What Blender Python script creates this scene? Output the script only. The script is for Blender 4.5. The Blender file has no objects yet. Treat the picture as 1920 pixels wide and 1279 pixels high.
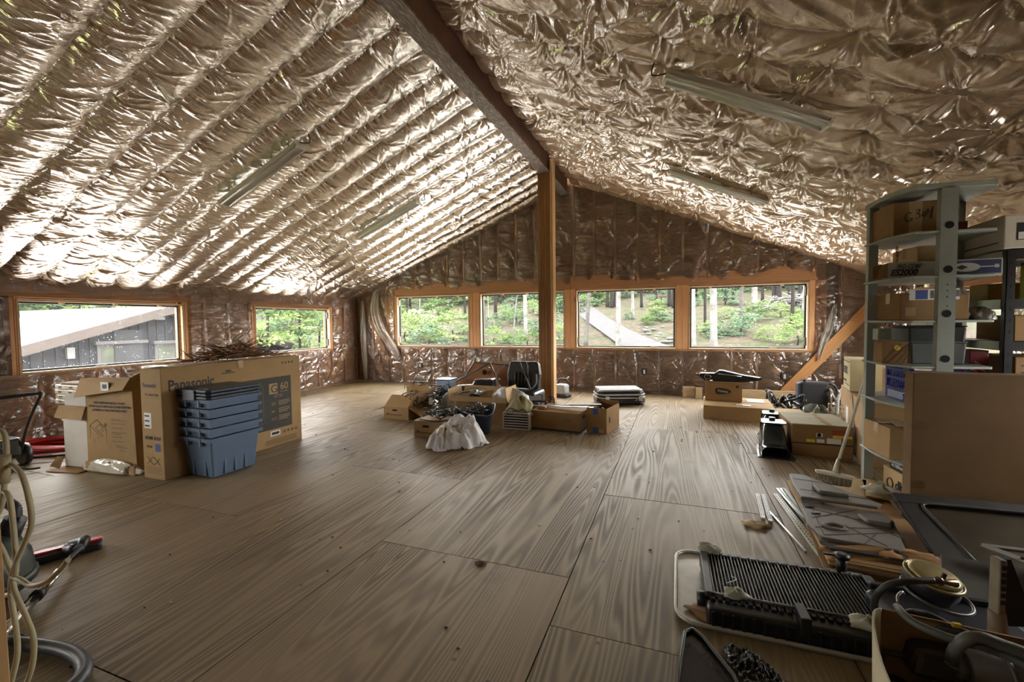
import bpy, bmesh, math, random
import numpy as np
from mathutils import Vector, Matrix, Euler

random.seed(11)
SC = bpy.context.scene
COL = SC.collection
PI = math.pi
R = math.radians

# ------------------------------------------------------------------ camera
FPX, YAW, PITCH, ROLL, CAMZ = 827.45, -0.3583, -0.0433, -0.0112, 1.387
_f = np.array([math.sin(YAW)*math.cos(PITCH), math.cos(YAW)*math.cos(PITCH), math.sin(PITCH)])
_r = np.array([math.cos(YAW), -math.sin(YAW), 0.0])
_u = np.cross(_r, _f)
CR = _r*math.cos(ROLL) + _u*math.sin(ROLL)
CU = -_r*math.sin(ROLL) + _u*math.cos(ROLL)
CF = _f
cam = bpy.data.cameras.new('camera')
cam.sensor_width = 36.0
cam.lens = FPX*36.0/1920.0
cam.clip_start = 0.05
cam.clip_end = 400
camo = bpy.data.objects.new('camera', cam)
COL.objects.link(camo)
camo.matrix_world = Matrix(((CR[0], CU[0], -CF[0], 0), (CR[1], CU[1], -CF[1], 0), (CR[2], CU[2], -CF[2], CAMZ), (0, 0, 0, 1)))
SC.camera = camo

# ------------------------------------------------------------------ world, light, exposure
SKY = 20.0
w = bpy.data.worlds.new('overcast_sky')
SC.world = w
w.use_nodes = True
_bg = w.node_tree.nodes['Background']
_bg.inputs[0].default_value = (1.0, 0.975, 0.94, 1)
_bg.inputs[1].default_value = SKY
SC.view_settings.view_transform = 'Standard'
SC.view_settings.look = 'None'
SC.view_settings.gamma = 1.0
SC.view_settings.use_curve_mapping = False
SC.view_settings.exposure = 0.25
cy = SC.cycles
cy.use_denoising = True
cy.max_bounces = 8
cy.diffuse_bounces = 5
cy.glossy_bounces = 3
cy.transparent_max_bounces = 16
cy.transmission_bounces = 4
cy.sample_clamp_indirect = 6.0
cy.caustics_reflective = True
cy.caustics_refractive = False
cy.use_adaptive_sampling = True
cy.adaptive_threshold = 0.12
cy.adaptive_min_samples = 16

# ------------------------------------------------------------------ room measures (metres)
XL, XR, YE, YB = -7.26, 3.16, 8.71, -5.5
XRIDGE, ZRIDGE, SLOPE = -2.05, 4.15, 0.412
RAFT0, RAFTS = 2.27, 0.381
E_WIN = [(-6.10, -4.27), (-3.97, -2.14), (-1.87, -0.04), (0.22, 2.05)]   # x ranges, end wall
E_Z = (0.87, 1.98)
L_WIN = [(2.84, 4.67), (5.96, 7.79)]      # y ranges, side walls
L_WIN3 = [(-3.40, -1.57), (-0.28, 1.55)]+L_WIN   # plus two unseen windows, added beside and behind the viewpoint for fill light
L_Z = (0.85, 1.70)

def pix(px, py):
    return CF*FPX + CR*(px-960.0) - CU*(py-639.5)
def G(px, py, z=0.0):
    v = pix(px, py); t = (z-CAMZ)/v[2]
    return Vector((v[0]*t, v[1]*t, z))
def atY(px, py, y):
    v = pix(px, py); t = y/v[1]
    return Vector((v[0]*t, y, CAMZ+v[2]*t))
def atX(px, py, x):
    v = pix(px, py); t = x/v[0]
    return Vector((x, v[1]*t, CAMZ+v[2]*t))

# ------------------------------------------------------------------ materials
MATS = {}
class NT:
    def __init__(s, name):
        s.m = bpy.data.materials.new(name); s.m.use_nodes = True
        s.t = s.m.node_tree; s.t.nodes.clear()
        s.out = s.n('ShaderNodeOutputMaterial')
    def n(s, typ, **kw):
        nd = s.t.nodes.new(typ)
        for k, v in kw.items():
            if k.startswith('_'): setattr(nd, k[1:], v)
            else: nd.inputs[k.replace('__', ' ')].default_value = v
        return nd
    def l(s, a, b):
        s.t.links.new(a, b); return s
    def val(s, sock, v):
        if hasattr(v, 'links') or hasattr(v, 'is_linked'): s.t.links.new(v, sock)
        else: sock.default_value = v
    def math(s, op, a, b=0.5, c=None, clamp=False):
        m = s.n('ShaderNodeMath', _operation=op, _use_clamp=clamp)
        s.val(m.inputs[0], a); s.val(m.inputs[1], b)
        if c is not None: s.val(m.inputs[2], c)
        return m.outputs[0]
    def mix(s, f, a, b):
        m = s.n('ShaderNodeMix', _data_type='RGBA')
        s.val(m.inputs['Factor'], f); s.val(m.inputs[6], c4(a)); s.val(m.inputs[7], c4(b))
        return m.outputs[2]
    def ramp(s, f, stops, interp='LINEAR'):
        r = s.n('ShaderNodeValToRGB'); r.color_ramp.interpolation = interp
        e = r.color_ramp.elements
        while len(e) < len(stops): e.new(0.5)
        for i, (p, c) in enumerate(stops):
            e[i].position = p; e[i].color = c4(c)
        s.l(f, r.inputs[0]); return r.outputs[0]
    def noise(s, vec, scale, detail=2, rough=0.5, dist=0.0):
        nd = s.n('ShaderNodeTexNoise', Scale=scale, Detail=detail, Roughness=rough, Distortion=dist)
        if vec is not None: s.l(vec, nd.inputs['Vector'])
        return nd.outputs['Fac']
    def coord(s, kind='Object', scale=(1, 1, 1), loc=(0, 0, 0), jitter=False, rot=(0, 0, 0)):
        tc = s.n('ShaderNodeTexCoord'); mp = s.n('ShaderNodeMapping', Scale=scale, Location=loc, Rotation=rot)
        src = tc.outputs[kind]
        if jitter:
            oi = s.n('ShaderNodeObjectInfo')
            cx = s.n('ShaderNodeCombineXYZ')
            a = s.math('MULTIPLY', oi.outputs['Random'], 37.0)
            s.l(a, cx.inputs[0]); s.l(a, cx.inputs[1]); s.l(s.math('MULTIPLY', oi.outputs['Random'], 91.0), cx.inputs[2])
            va = s.n('ShaderNodeVectorMath', _operation='ADD')
            s.l(src, va.inputs[0]); s.l(cx.outputs[0], va.inputs[1]); src = va.outputs[0]
        s.l(src, mp.inputs[0]); return mp.outputs[0]
    def rand(s):
        return s.n('ShaderNodeObjectInfo').outputs['Random']
    def bump(s, h, strength=0.3, dist=0.01):
        b = s.n('ShaderNodeBump', Strength=strength, Distance=dist); s.l(h, b.inputs['Height']); return b.outputs[0]
    def princ(s, col, rough=0.6, metal=0.0, spec=0.5, normal=None, coat=0.0, **kw):
        p = s.n('ShaderNodeBsdfPrincipled')
        s.val(p.inputs['Base Color'], c4(col)); s.val(p.inputs['Roughness'], rough); s.val(p.inputs['Metallic'], metal)
        s.val(p.inputs['Specular IOR Level'], spec); p.inputs['Coat Weight'].default_value = coat
        for k, v in kw.items(): s.val(p.inputs[k.replace('__', ' ')], v)
        if normal is not None: s.l(normal, p.inputs['Normal'])
        return p.outputs[0]
    def done(s, sh):
        s.l(sh, s.out.inputs[0]); return s.m
def c4(c):
    if isinstance(c, (tuple, list)) and len(c) == 3: return (c[0], c[1], c[2], 1)
    return c
def sRGB(r, g, b):
    f = lambda v: (v/255/12.92) if v/255 <= 0.04045 else ((v/255+0.055)/1.055)**2.4
    return (f(r), f(g), f(b))
def plain(name, col, rough=0.55, metal=0.0, spec=0.5, var=0.12, scale=9.0, bump=0.0, coat=0.0):
    """one colour with faint mottling"""
    if name in MATS: return MATS[name]
    t = NT(name); v = t.coord('Object', jitter=True)
    n = t.noise(v, scale, 4, 0.6)
    dk = tuple(c*(1-var) for c in col); lt = tuple(min(1, c*(1+var)) for c in col)
    colr = t.ramp(n, [(0.3, dk), (0.7, lt)])
    nm = t.bump(t.noise(v, scale*8, 3), bump, 0.004) if bump else None
    MATS[name] = t.done(t.princ(colr, rough, metal, spec, nm, coat)); return MATS[name]
def cardboard(name='cardboard', col=(0.36, 0.215, 0.105), var=0.16):
    if name in MATS: return MATS[name]
    t = NT(name); v = t.coord('Object', jitter=True)
    n = t.noise(v, 4.0, 5, 0.6); fl = t.noise(t.coord('Object', (1, 1, 60)), 6.0, 2)
    h = t.math('ADD', t.math('MULTIPLY', n, 0.8), t.math('MULTIPLY', fl, 0.2))
    dk = tuple(c*(1-var) for c in col); lt = tuple(min(1, c*(1+var)) for c in col)
    c = t.ramp(h, [(0.3, dk), (0.72, lt)])
    stain = t.noise(v, 1.6, 4, 0.7)
    c = t.mix(t.math('MULTIPLY', t.ramp(stain, [(0.6, (0, 0, 0)), (0.8, (1, 1, 1))]), 0.25), c, tuple(x*0.55 for x in col))
    MATS[name] = t.done(t.princ(c, 0.75, 0, 0.25, t.bump(fl, 0.12, 0.002))); return MATS[name]
def pine(name, col=(0.50, 0.27, 0.115), axis=2, dark=0.62):
    """sawn lumber, grain along the object axis"""
    if name in MATS: return MATS[name]
    t = NT(name)
    sc = [14, 14, 14]; sc[axis] = 0.7
    v = t.coord('Object', tuple(sc), jitter=True)
    g = t.noise(v, 1.0, 3, 0.55, 0.6)
    rings = t.math('FRACT', t.math('MULTIPLY', g, 7.0))
    lines = t.ramp(rings, [(0.0, (0.35, 0.35, 0.35)), (0.5, (0.9, 0.9, 0.9)), (1.0, (0.5, 0.5, 0.5))])
    dk = tuple(c*dark for c in col)
    c = t.mix(lines, dk, col)
    c = t.mix(t.math('MULTIPLY', t.rand(), 0.35), c, tuple(x*0.75 for x in col))
    kv = [5, 5, 5]; kv[axis] = 1.6
    vo = t.n('ShaderNodeTexVoronoi', Scale=1.0); t.l(t.coord('Object', tuple(kv), jitter=True), vo.inputs['Vector'])
    kn = t.ramp(vo.outputs['Distance'], [(0.045, (1, 1, 1)), (0.12, (0, 0, 0))])
    c = t.mix(t.math('MULTIPLY', kn, 0.7), c, (0.10, 0.04, 0.015))
    MATS[name] = t.done(t.princ(c, 0.62, 0, 0.35, t.bump(lines, 0.1, 0.002))); return MATS[name]
def film(name, haze=0.10, ior=1.75, rough=0.13, tint=(0.94, 0.92, 0.9), across=(2.0, 30.0, 2.0), bs=0.35):
    """clear polyethylene sheet: mostly see-through, glossy at its folds"""
    if name in MATS: return MATS[name]
    t = NT(name)
    v = t.coord('UV', (across[0], across[1], 1))
    n1 = t.noise(v, 1.0, 3, 0.6, 0.8)
    n2 = t.noise(t.coord('UV', (7, 9, 1)), 1.0, 4, 0.65, 1.2)
    h = t.math('ADD', t.math('MULTIPLY', n1, 0.6), t.math('MULTIPLY', n2, 0.6))
    nm = t.bump(h, bs, 0.035)
    fr = t.n('ShaderNodeFresnel', IOR=ior); t.l(nm, fr.inputs['Normal'])
    gl = t.n('ShaderNodeBsdfGlossy', Color=c4((0.97, 0.96, 0.94)), Roughness=rough); t.l(nm, gl.inputs['Normal'])
    tr = t.n('ShaderNodeBsdfTransparent', Color=c4(tint))
    df = t.n('ShaderNodeBsdfDiffuse', Color=c4((0.75, 0.70, 0.64))); t.l(nm, df.inputs['Normal'])
    m1 = t.n('ShaderNodeMixShader', Fac=haze); t.l(tr.outputs[0], m1.inputs[1]); t.l(df.outputs[0], m1.inputs[2])
    m2 = t.n('ShaderNodeMixShader'); t.l(fr.outputs[0], m2.inputs[0]); t.l(m1.outputs[0], m2.inputs[1]); t.l(gl.outputs[0], m2.inputs[2])
    MATS[name] = t.done(m2.outputs[0]); return MATS[name]
def backed_film(name, ior=2.1, rough=0.15, bs=0.3, base=(0.55, 0.315, 0.165)):
    """polyethylene lying on tan insulation, darker along the rafters behind it"""
    t = NT(name)
    uv = t.n('ShaderNodeTexCoord').outputs['UV']
    sp = t.n('ShaderNodeSeparateXYZ'); t.l(uv, sp.inputs[0])
    ph = t.math('DIVIDE', t.math('SUBTRACT', sp.outputs[1], RAFT0), RAFTS)
    d = t.math('ABSOLUTE', t.math('SUBTRACT', ph, t.math('ROUND', ph)))
    raf = t.ramp(d, [(0.04, (1,)*3), (0.10, (0,)*3)])
    n = t.noise(t.coord('UV', (3.5, 5, 1)), 2.0, 6, 0.7, 1.0)
    c = t.ramp(n, [(0.28, tuple(x*0.55 for x in base)), (0.5, base), (0.74, tuple(min(1, x*1.25) for x in base))])
    big = t.noise(t.coord('UV', (1, 1, 1)), 0.8, 3, 0.6)
    c = t.mix(t.ramp(big, [(0.35, (0,)*3), (0.65, (0.45,)*3)]), c, tuple(x*y for x, y in zip(base, (1.05, 1.15, 1.3))))
    c = t.mix(t.math('MULTIPLY', raf, 0.55), c, (0.16, 0.09, 0.05))
    n1 = t.math('ABSOLUTE', t.math('SUBTRACT', t.noise(t.coord('UV', (52, 2.4, 1)), 1.0, 2, 0.6, 0.7), 0.5))
    n1 = t.math('MULTIPLY', n1, t.ramp(d, [(0.0, (1,)*3), (0.5, (0.35,)*3)]))
    n2 = t.noise(t.coord('UV', (9, 9, 1)), 1.0, 5, 0.65, 1.5)
    h = t.math('ADD', t.math('MULTIPLY', n1, 1.7), t.math('MULTIPLY', n2, 0.6))
    nm = t.bump(h, bs, 0.03)
    fr = t.n('ShaderNodeFresnel', IOR=ior); t.l(nm, fr.inputs['Normal'])
    gl = t.n('ShaderNodeBsdfGlossy', Color=c4((0.97, 0.96, 0.95)), Roughness=rough); t.l(nm, gl.inputs['Normal'])
    df = t.n('ShaderNodeBsdfDiffuse'); t.l(c, df.inputs[0])
    m2 = t.n('ShaderNodeMixShader'); t.l(fr.outputs[0], m2.inputs[0]); t.l(df.outputs[0], m2.inputs[1]); t.l(gl.outputs[0], m2.inputs[2])
    return t.done(m2.outputs[0])
def batt(name, col=(0.36, 0.235, 0.145)):
    if name in MATS: return MATS[name]
    t = NT(name); v = t.coord('Object', (3, 3, 9), jitter=True)
    n = t.noise(v, 2.2, 6, 0.7, 1.0)
    c = t.ramp(n, [(0.25, tuple(x*0.5 for x in col)), (0.5, col), (0.75, tuple(min(1, x*1.35) for x in col))])
    MATS[name] = t.done(t.princ(c, 0.95, 0, 0.05, t.bump(n, 0.5, 0.03))); return MATS[name]
def glass_pane(name, dust=0.03, specks=0.0):
    if name in MATS: return MATS[name]
    t = NT(name)
    tr = t.n('ShaderNodeBsdfTransparent', Color=c4((0.97, 0.98, 0.98)))
    gl = t.n('ShaderNodeBsdfGlossy', Roughness=0.02)
    fr = t.n('ShaderNodeFresnel', IOR=1.1)
    df = t.n('ShaderNodeBsdfTranslucent', Color=c4((0.8, 0.83, 0.9)))
    f = t.math('MULTIPLY', t.ramp(t.noise(t.coord('Object'), 3.0, 4), [(0.3, (0.3,)*3), (0.8, (1,)*3)]), dust)
    if specks:
        vo = t.n('ShaderNodeTexVoronoi', Scale=38.0); t.l(t.coord('Object'), vo.inputs['Vector'])
        sp = t.ramp(vo.outputs['Distance'], [(0.10, (1,)*3), (0.2, (0,)*3)])
        msk = t.ramp(t.noise(t.coord('Object'), 6.0, 3), [(0.42, (0,)*3), (0.62, (1,)*3)])
        f = t.math('ADD', f, t.math('MULTIPLY', t.math('MULTIPLY', sp, msk), specks), clamp=True)
    m1 = t.n('ShaderNodeMixShader'); t.l(f, m1.inputs[0]); t.l(tr.outputs[0], m1.inputs[1]); t.l(df.outputs[0], m1.inputs[2])
    m2 = t.n('ShaderNodeMixShader'); t.l(fr.outputs[0], m2.inputs[0]); t.l(m1.outputs[0], m2.inputs[1]); t.l(gl.outputs[0], m2.inputs[2])
    MATS[name] = t.done(m2.outputs[0]); return MATS[name]
def leafy(name, col, col2, trans=0.35):
    if name in MATS: return MATS[name]
    t = NT(name)
    n = t.noise(t.coord('Object', jitter=True), 1.1, 3, 0.7)
    c = t.ramp(n, [(0.35, col), (0.7, col2)])
    df = t.n('ShaderNodeBsdfDiffuse'); t.l(c, df.inputs[0])
    tl = t.n('ShaderNodeBsdfTranslucent'); t.l(c, tl.inputs[0])
    m = t.n('ShaderNodeMixShader', Fac=trans); t.l(df.outputs[0], m.inputs[1]); t.l(tl.outputs[0], m.inputs[2])
    MATS[name] = t.done(m.outputs[0]); return MATS[name]

# ------------------------------------------------------------------ mesh helpers
class MB:
    def __init__(s): s.v = []; s.f = []; s.mi = []; s.sm = []
    def add(s, vs, fs, mi=0, smooth=False, M=None):
        o = len(s.v)
        for p in vs:
            p = Vector(p)
            s.v.append(tuple(M @ p) if M is not None else tuple(p))
        for f in fs:
            s.f.append([i+o for i in f]); s.mi.append(mi); s.sm.append(smooth)
        return s
    def box(s, lo, hi, mi=0, M=None):
        x0, y0, z0 = lo; x1, y1, z1 = hi
        return s.add([(x0,y0,z0),(x1,y0,z0),(x1,y1,z0),(x0,y1,z0),(x0,y0,z1),(x1,y0,z1),(x1,y1,z1),(x0,y1,z1)],
                     [(0,3,2,1),(4,5,6,7),(0,1,5,4),(1,2,6,5),(2,3,7,6),(3,0,4,7)], mi, False, M)
    def frustum(s, lo, hi, tx, ty, mi=0, M=None):
        """box whose top is widened by tx, ty on each side"""
        x0, y0, z0 = lo; x1, y1, z1 = hi
        return s.add([(x0,y0,z0),(x1,y0,z0),(x1,y1,z0),(x0,y1,z0),(x0-tx,y0-ty,z1),(x1+tx,y0-ty,z1),(x1+tx,y1+ty,z1),(x0-tx,y1+ty,z1)],
                     [(0,3,2,1),(4,5,6,7),(0,1,5,4),(1,2,6,5),(2,3,7,6),(3,0,4,7)], mi, False, M)
    def prism(s, poly, z0, z1, mi=0, M=None, smooth=False):
        n = len(poly)
        vs = [(x, y, z0) for x, y in poly] + [(x, y, z1) for x, y in poly]
        fs = [list(range(n))[::-1], list(range(n, 2*n))] + [[i, (i+1) % n, (i+1) % n+n, i+n] for i in range(n)]
        return s.add(vs, fs, mi, smooth, M)
    def beam(s, a, b, wx, wy, mi=0, up=(0, 0, 1)):
        a = Vector(a); b = Vector(b); d = (b-a); L = d.length; d.normalize(); up = Vector(up)
        x = d.cross(up)
        if x.length < 1e-4: x = d.cross(Vector((1, 0, 0)))
        x.normalize(); y = x.cross(d)
        M = Matrix(((x[0], y[0], d[0], a[0]), (x[1], y[1], d[1], a[1]), (x[2], y[2], d[2], a[2]), (0, 0, 0, 1)))
        return s.box((-wx/2, -wy/2, 0), (wx/2, wy/2, L), mi, M)
    def tube(s, pts, r, n=8, mi=0, cap=True, closed=False):
        pts = [Vector(p) for p in pts]; m = len(pts)
        rs = r if isinstance(r, (list, tuple)) else [r]*m
        o = len(s.v); prev = None
        for i, p in enumerate(pts):
            if closed: t = pts[(i+1) % m]-pts[i-1]
            else: t = pts[min(i+1, m-1)]-pts[max(i-1, 0)]
            if t.length < 1e-9: t = Vector((0, 0, 1))
            t.normalize()
            if prev is None:
                a = Vector((0, 0, 1)) if abs(t.z) < 0.9 else Vector((1, 0, 0))
                x = t.cross(a).normalized()
            else:
                x = prev-t*prev.dot(t)
                x = x.normalized() if x.length > 1e-6 else t.cross(Vector((0, 0, 1))).normalized()
            prev = x; y = t.cross(x)
            for k in range(n):
                an = 2*PI*k/n; s.v.append(tuple(p+(x*math.cos(an)+y*math.sin(an))*rs[i]))
        for i in range(m if closed else m-1):
            j = (i+1) % m
            for k in range(n):
                k2 = (k+1) % n
                s.f.append([o+i*n+k, o+i*n+k2, o+j*n+k2, o+j*n+k]); s.mi.append(mi); s.sm.append(True)
        if cap and not closed:
            s.f.append([o+k for k in range(n)][::-1]); s.mi.append(mi); s.sm.append(False)
            s.f.append([o+(m-1)*n+k for k in range(n)]); s.mi.append(mi); s.sm.append(False)
        return s
    def lathe(s, prof, n=20, mi=0, M=None, smooth=True):
        vs = []; fs = []
        for r, z in prof:
            for k in range(n):
                a = 2*PI*k/n; vs.append((r*math.cos(a), r*math.sin(a), z))
        for i in range(len(prof)-1):
            for k in range(n):
                k2 = (k+1) % n; fs.append([i*n+k, i*n+k2, (i+1)*n+k2, (i+1)*n+k])
        s.add(vs, fs, mi, smooth, M)
        o = len(s.v)-len(vs)
        s.f.append([o+k for k in range(n)][::-1]); s.mi.append(mi); s.sm.append(False)
        e = o+(len(prof)-1)*n
        s.f.append([e+k for k in range(n)]); s.mi.append(mi); s.sm.append(False)
        return s
    def grid(s, fn, nu, nv, mi=0, smooth=True, wrap=False):
        vs = [fn(i/(nu-1), j/(nv-1)) for i in range(nu) for j in range(nv)]
        fs = [[i*nv+j, (i+1)*nv+j, (i+1)*nv+j+1, i*nv+j+1] for i in range(nu-1) for j in range(nv-1)]
        return s.add(vs, fs, mi, smooth)
    def mesh(s, name):
        me = bpy.data.meshes.new(name); me.from_pydata(s.v, [], s.f)
        me.polygons.foreach_set('material_index', s.mi); me.polygons.foreach_set('use_smooth', s.sm); me.update(); return me
def link(name, me, mat, parent=None, loc=(0, 0, 0), rot=(0, 0, 0), bevel=0.0, seg=2, solid=0.0, sub=0):
    o = bpy.data.objects.new(name, me); COL.objects.link(o)
    o.location = loc; o.rotation_euler = rot
    if parent is not None: o.parent = parent
    if me is not None and mat is not None and len(me.materials) == 0:
        for m in (mat if isinstance(mat, (list, tuple)) else [mat]): me.materials.append(m)
    if solid:
        md = o.modifiers.new('solid', 'SOLIDIFY'); md.thickness = solid; md.offset = 0
    if bevel:
        md = o.modifiers.new('bevel', 'BEVEL'); md.width = bevel; md.segments = seg; md.limit_method = 'ANGLE'; md.angle_limit = R(40)
    if sub:
        md = o.modifiers.new('sub', 'SUBSURF'); md.levels = sub; md.render_levels = sub
    return o
def obj(name, mb, mat, parent=None, loc=(0, 0, 0), rot=(0, 0, 0), **kw):
    return link(name, mb.mesh(name), mat, parent, loc, rot, **kw)
def thing(name, label, cat, loc=(0, 0, 0), rotz=0.0, group=None, rot=None):
    o = bpy.data.objects.new(name, None); COL.objects.link(o); o.empty_display_size = 0.1
    o.location = loc; o.rotation_euler = rot if rot is not None else (0, 0, rotz)
    o['label'] = label; o['category'] = cat
    if group: o['group'] = group
    return o
def tag(o, label, cat, group=None, kind=None):
    o['label'] = label; o['category'] = cat
    if group: o['group'] = group
    if kind: o['kind'] = kind
    return o
def struct(name, mb, mat, parent=None, label=None, **kw):
    o = obj(name, mb, mat, parent, **kw)
    if parent is None: o['kind'] = 'structure'
    if label: o['label'] = label
    return o
def sroot(name, label=None):
    o = bpy.data.objects.new(name, None); COL.objects.link(o); o['kind'] = 'structure'
    if label: o['label'] = label
    return o
def text(s, size, mat, parent, loc, face='-y', name='lettering', bold=0.0, sx=1.0, align='LEFT', spin=0.0, shear=0.0, ext=0.0006):
    cu = bpy.data.curves.new(name, 'FONT'); cu.body = s; cu.size = size; cu.offset = bold*size; cu.extrude = ext
    cu.align_x = align; cu.shear = shear; cu.resolution_u = 3; cu.fill_mode = 'FRONT' if ext == 0 else 'BOTH'
    cu.materials.append(mat)
    o = bpy.data.objects.new(name, cu); COL.objects.link(o); o.parent = parent
    M = {'-y': Euler((PI/2, 0, 0)), '+x': Euler((PI/2, 0, PI/2)), '-x': Euler((PI/2, 0, -PI/2)), '+z': Euler((0, 0, 0))}[face].to_matrix()
    M = M @ Matrix.Rotation(spin, 3, 'Z')
    o.rotation_euler = M.to_euler(); o.location = loc; o.scale = (sx, 1, 1)
    return o
def spline(pts, n=8):
    """Catmull-Rom through points"""
    P = [Vector(p) for p in pts]; out = []
    for i in range(len(P)-1):
        p0 = P[max(i-1, 0)]; p1 = P[i]; p2 = P[i+1]; p3 = P[min(i+2, len(P)-1)]
        for k in range(n):
            t = k/n
            out.append(0.5*((2*p1)+(p2-p0)*t+(2*p0-5*p1+4*p2-p3)*t*t+(3*p1-p0-3*p2+p3)*t**3))
    out.append(P[-1]); return out
def vnoise(x, y, seed=0):
    """smooth 2-D value noise, arrays in, 0..1 out"""
    rg = np.random.default_rng(seed); T = rg.random((256, 256))
    xi = np.floor(x).astype(int); yi = np.floor(y).astype(int); fx = x-xi; fy = y-yi
    fx = fx*fx*(3-2*fx); fy = fy*fy*(3-2*fy)
    a = T[xi % 256, yi % 256]; b = T[(xi+1) % 256, yi % 256]; c = T[xi % 256, (yi+1) % 256]; d = T[(xi+1) % 256, (yi+1) % 256]
    return (a*(1-fx)+b*fx)*(1-fy)+(c*(1-fx)+d*fx)*fy
def sheet(name, O, U, V, N, us, vs, h, mat, keep=None, uvs=1.0):
    """grid surface O + u U + v V + h N, numpy arrays; keep = face mask"""
    nu, nv = len(us), len(vs)
    uu, vv = np.meshgrid(us, vs, indexing='ij')
    P = np.array(O)[None, None]+uu[..., None]*np.array(U)+vv[..., None]*np.array(V)+h[..., None]*np.array(N)
    idx = np.arange(nu*nv).reshape(nu, nv)
    q = np.stack([idx[:-1, :-1], idx[1:, :-1], idx[1:, 1:], idx[:-1, 1:]], -1).reshape(-1, 4)
    if keep is not None: q = q[keep[:-1, :-1].reshape(-1)]
    me = bpy.data.meshes.new(name)
    me.vertices.add(nu*nv); me.vertices.foreach_set('co', P.reshape(-1).astype(np.float32))
    me.loops.add(q.size); me.loops.foreach_set('vertex_index', q.reshape(-1).astype(np.int32))
    me.polygons.add(len(q)); me.polygons.foreach_set('loop_start', np.arange(0, q.size, 4, dtype=np.int32))
    me.polygons.foreach_set('use_smooth', np.ones(len(q), dtype=bool))
    uvl = me.uv_layers.new(name='UVMap')
    uvc = np.stack([uu.reshape(-1), vv.reshape(-1)], -1)[q.reshape(-1)]*uvs
    uvl.data.foreach_set('uv', uvc.reshape(-1).astype(np.float32))
    me.update(); me.validate(); me.materials.append(mat)
    return me
def folds(h, us, vs, pts, seed, amp=0.02, reach=(0.12, 0.30), n=(9, 15), bias=0.0, cone=0.02):
    """star-shaped creases radiating from staples; pts = [(u, v)]"""
    rg = np.random.default_rng(seed)
    for (pu, pv) in pts:
        Rr = rg.uniform(*reach); rm = Rr*2.0
        i0, i1 = np.searchsorted(us, [pu-rm, pu+rm]); j0, j1 = np.searchsorted(vs, [pv-rm, pv+rm])
        if i1-i0 < 2 or j1-j0 < 2: continue
        du = us[i0:i1, None]-pu; dv = vs[None, j0:j1]-pv
        r = np.sqrt(du*du+dv*dv)+1e-6; th = np.arctan2(du, dv)
        acc = np.zeros_like(r)
        for k in range(rg.integers(*n)):
            if bias and rg.random() < bias: t0 = rg.normal(0, 0.35)+(PI if rg.random() < 0.5 else 0)
            else: t0 = rg.uniform(-PI, PI)
            L = Rr*rg.uniform(0.45, 1.25); wd = rg.uniform(0.004, 0.008)
            d = np.angle(np.exp(1j*(th-t0)))
            perp = r*np.sin(np.clip(d, -1.5, 1.5)); along = r*np.cos(d)
            bend = rg.uniform(-0.5, 0.5)*along*along/ max(L, 0.05)
            pp = perp-bend
            ww = wd+rg.uniform(0.025, 0.06)*np.clip(along, 0, None)
            g = np.exp(-(pp/ww)**2)*np.clip(along/L, 0, 1)*np.exp(-(along/L)**2*1.6)*(np.abs(d) < 1.4)
            acc += g*rg.uniform(0.5, 1.2)
        h[i0:i1, j0:j1] += amp*acc*1.6 - cone*np.exp(-(r/(Rr*0.45))**1.0)
    return h
# ================================================================== THE SETTING
M_STUD = pine('stud_pine', (0.70, 0.38, 0.18))
M_STUDX = pine('plate_pine_x', (0.44, 0.225, 0.105), axis=0)
M_STUDY = pine('plate_pine_y', (0.48, 0.25, 0.12), axis=1)
M_TRIM = pine('pale_trim', (0.58, 0.41, 0.25), axis=0)
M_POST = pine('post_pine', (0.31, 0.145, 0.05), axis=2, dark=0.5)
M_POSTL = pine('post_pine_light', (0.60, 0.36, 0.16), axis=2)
M_BATT = batt('wall_insulation', (0.44, 0.255, 0.14))
M_CBATT = batt('roof_insulation', (0.40, 0.27, 0.165))
M_SHEATH = plain('sheathing_board', (0.20, 0.12, 0.06), 0.9)
M_DARK = plain('dark_frame', (0.03, 0.03, 0.03), 0.45)
M_FILMC = backed_film('ceiling_film', 2.1, 0.14)
M_FILMR = backed_film('ceiling_film_grey', 3.8, 0.10, 0.20, (0.50, 0.345, 0.215))
M_FILMW = film('wall_film', 0.06, 1.85, 0.17, (0.97, 0.95, 0.92), (5, 5, 1), 0.45)
M_FOLD = film('loose_film', 0.35, 1.8, 0.15, (0.96, 0.96, 0.96), (8, 3, 1), 0.3)
def zroof(x): return ZRIDGE-SLOPE*abs(x-XRIDGE)

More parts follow.
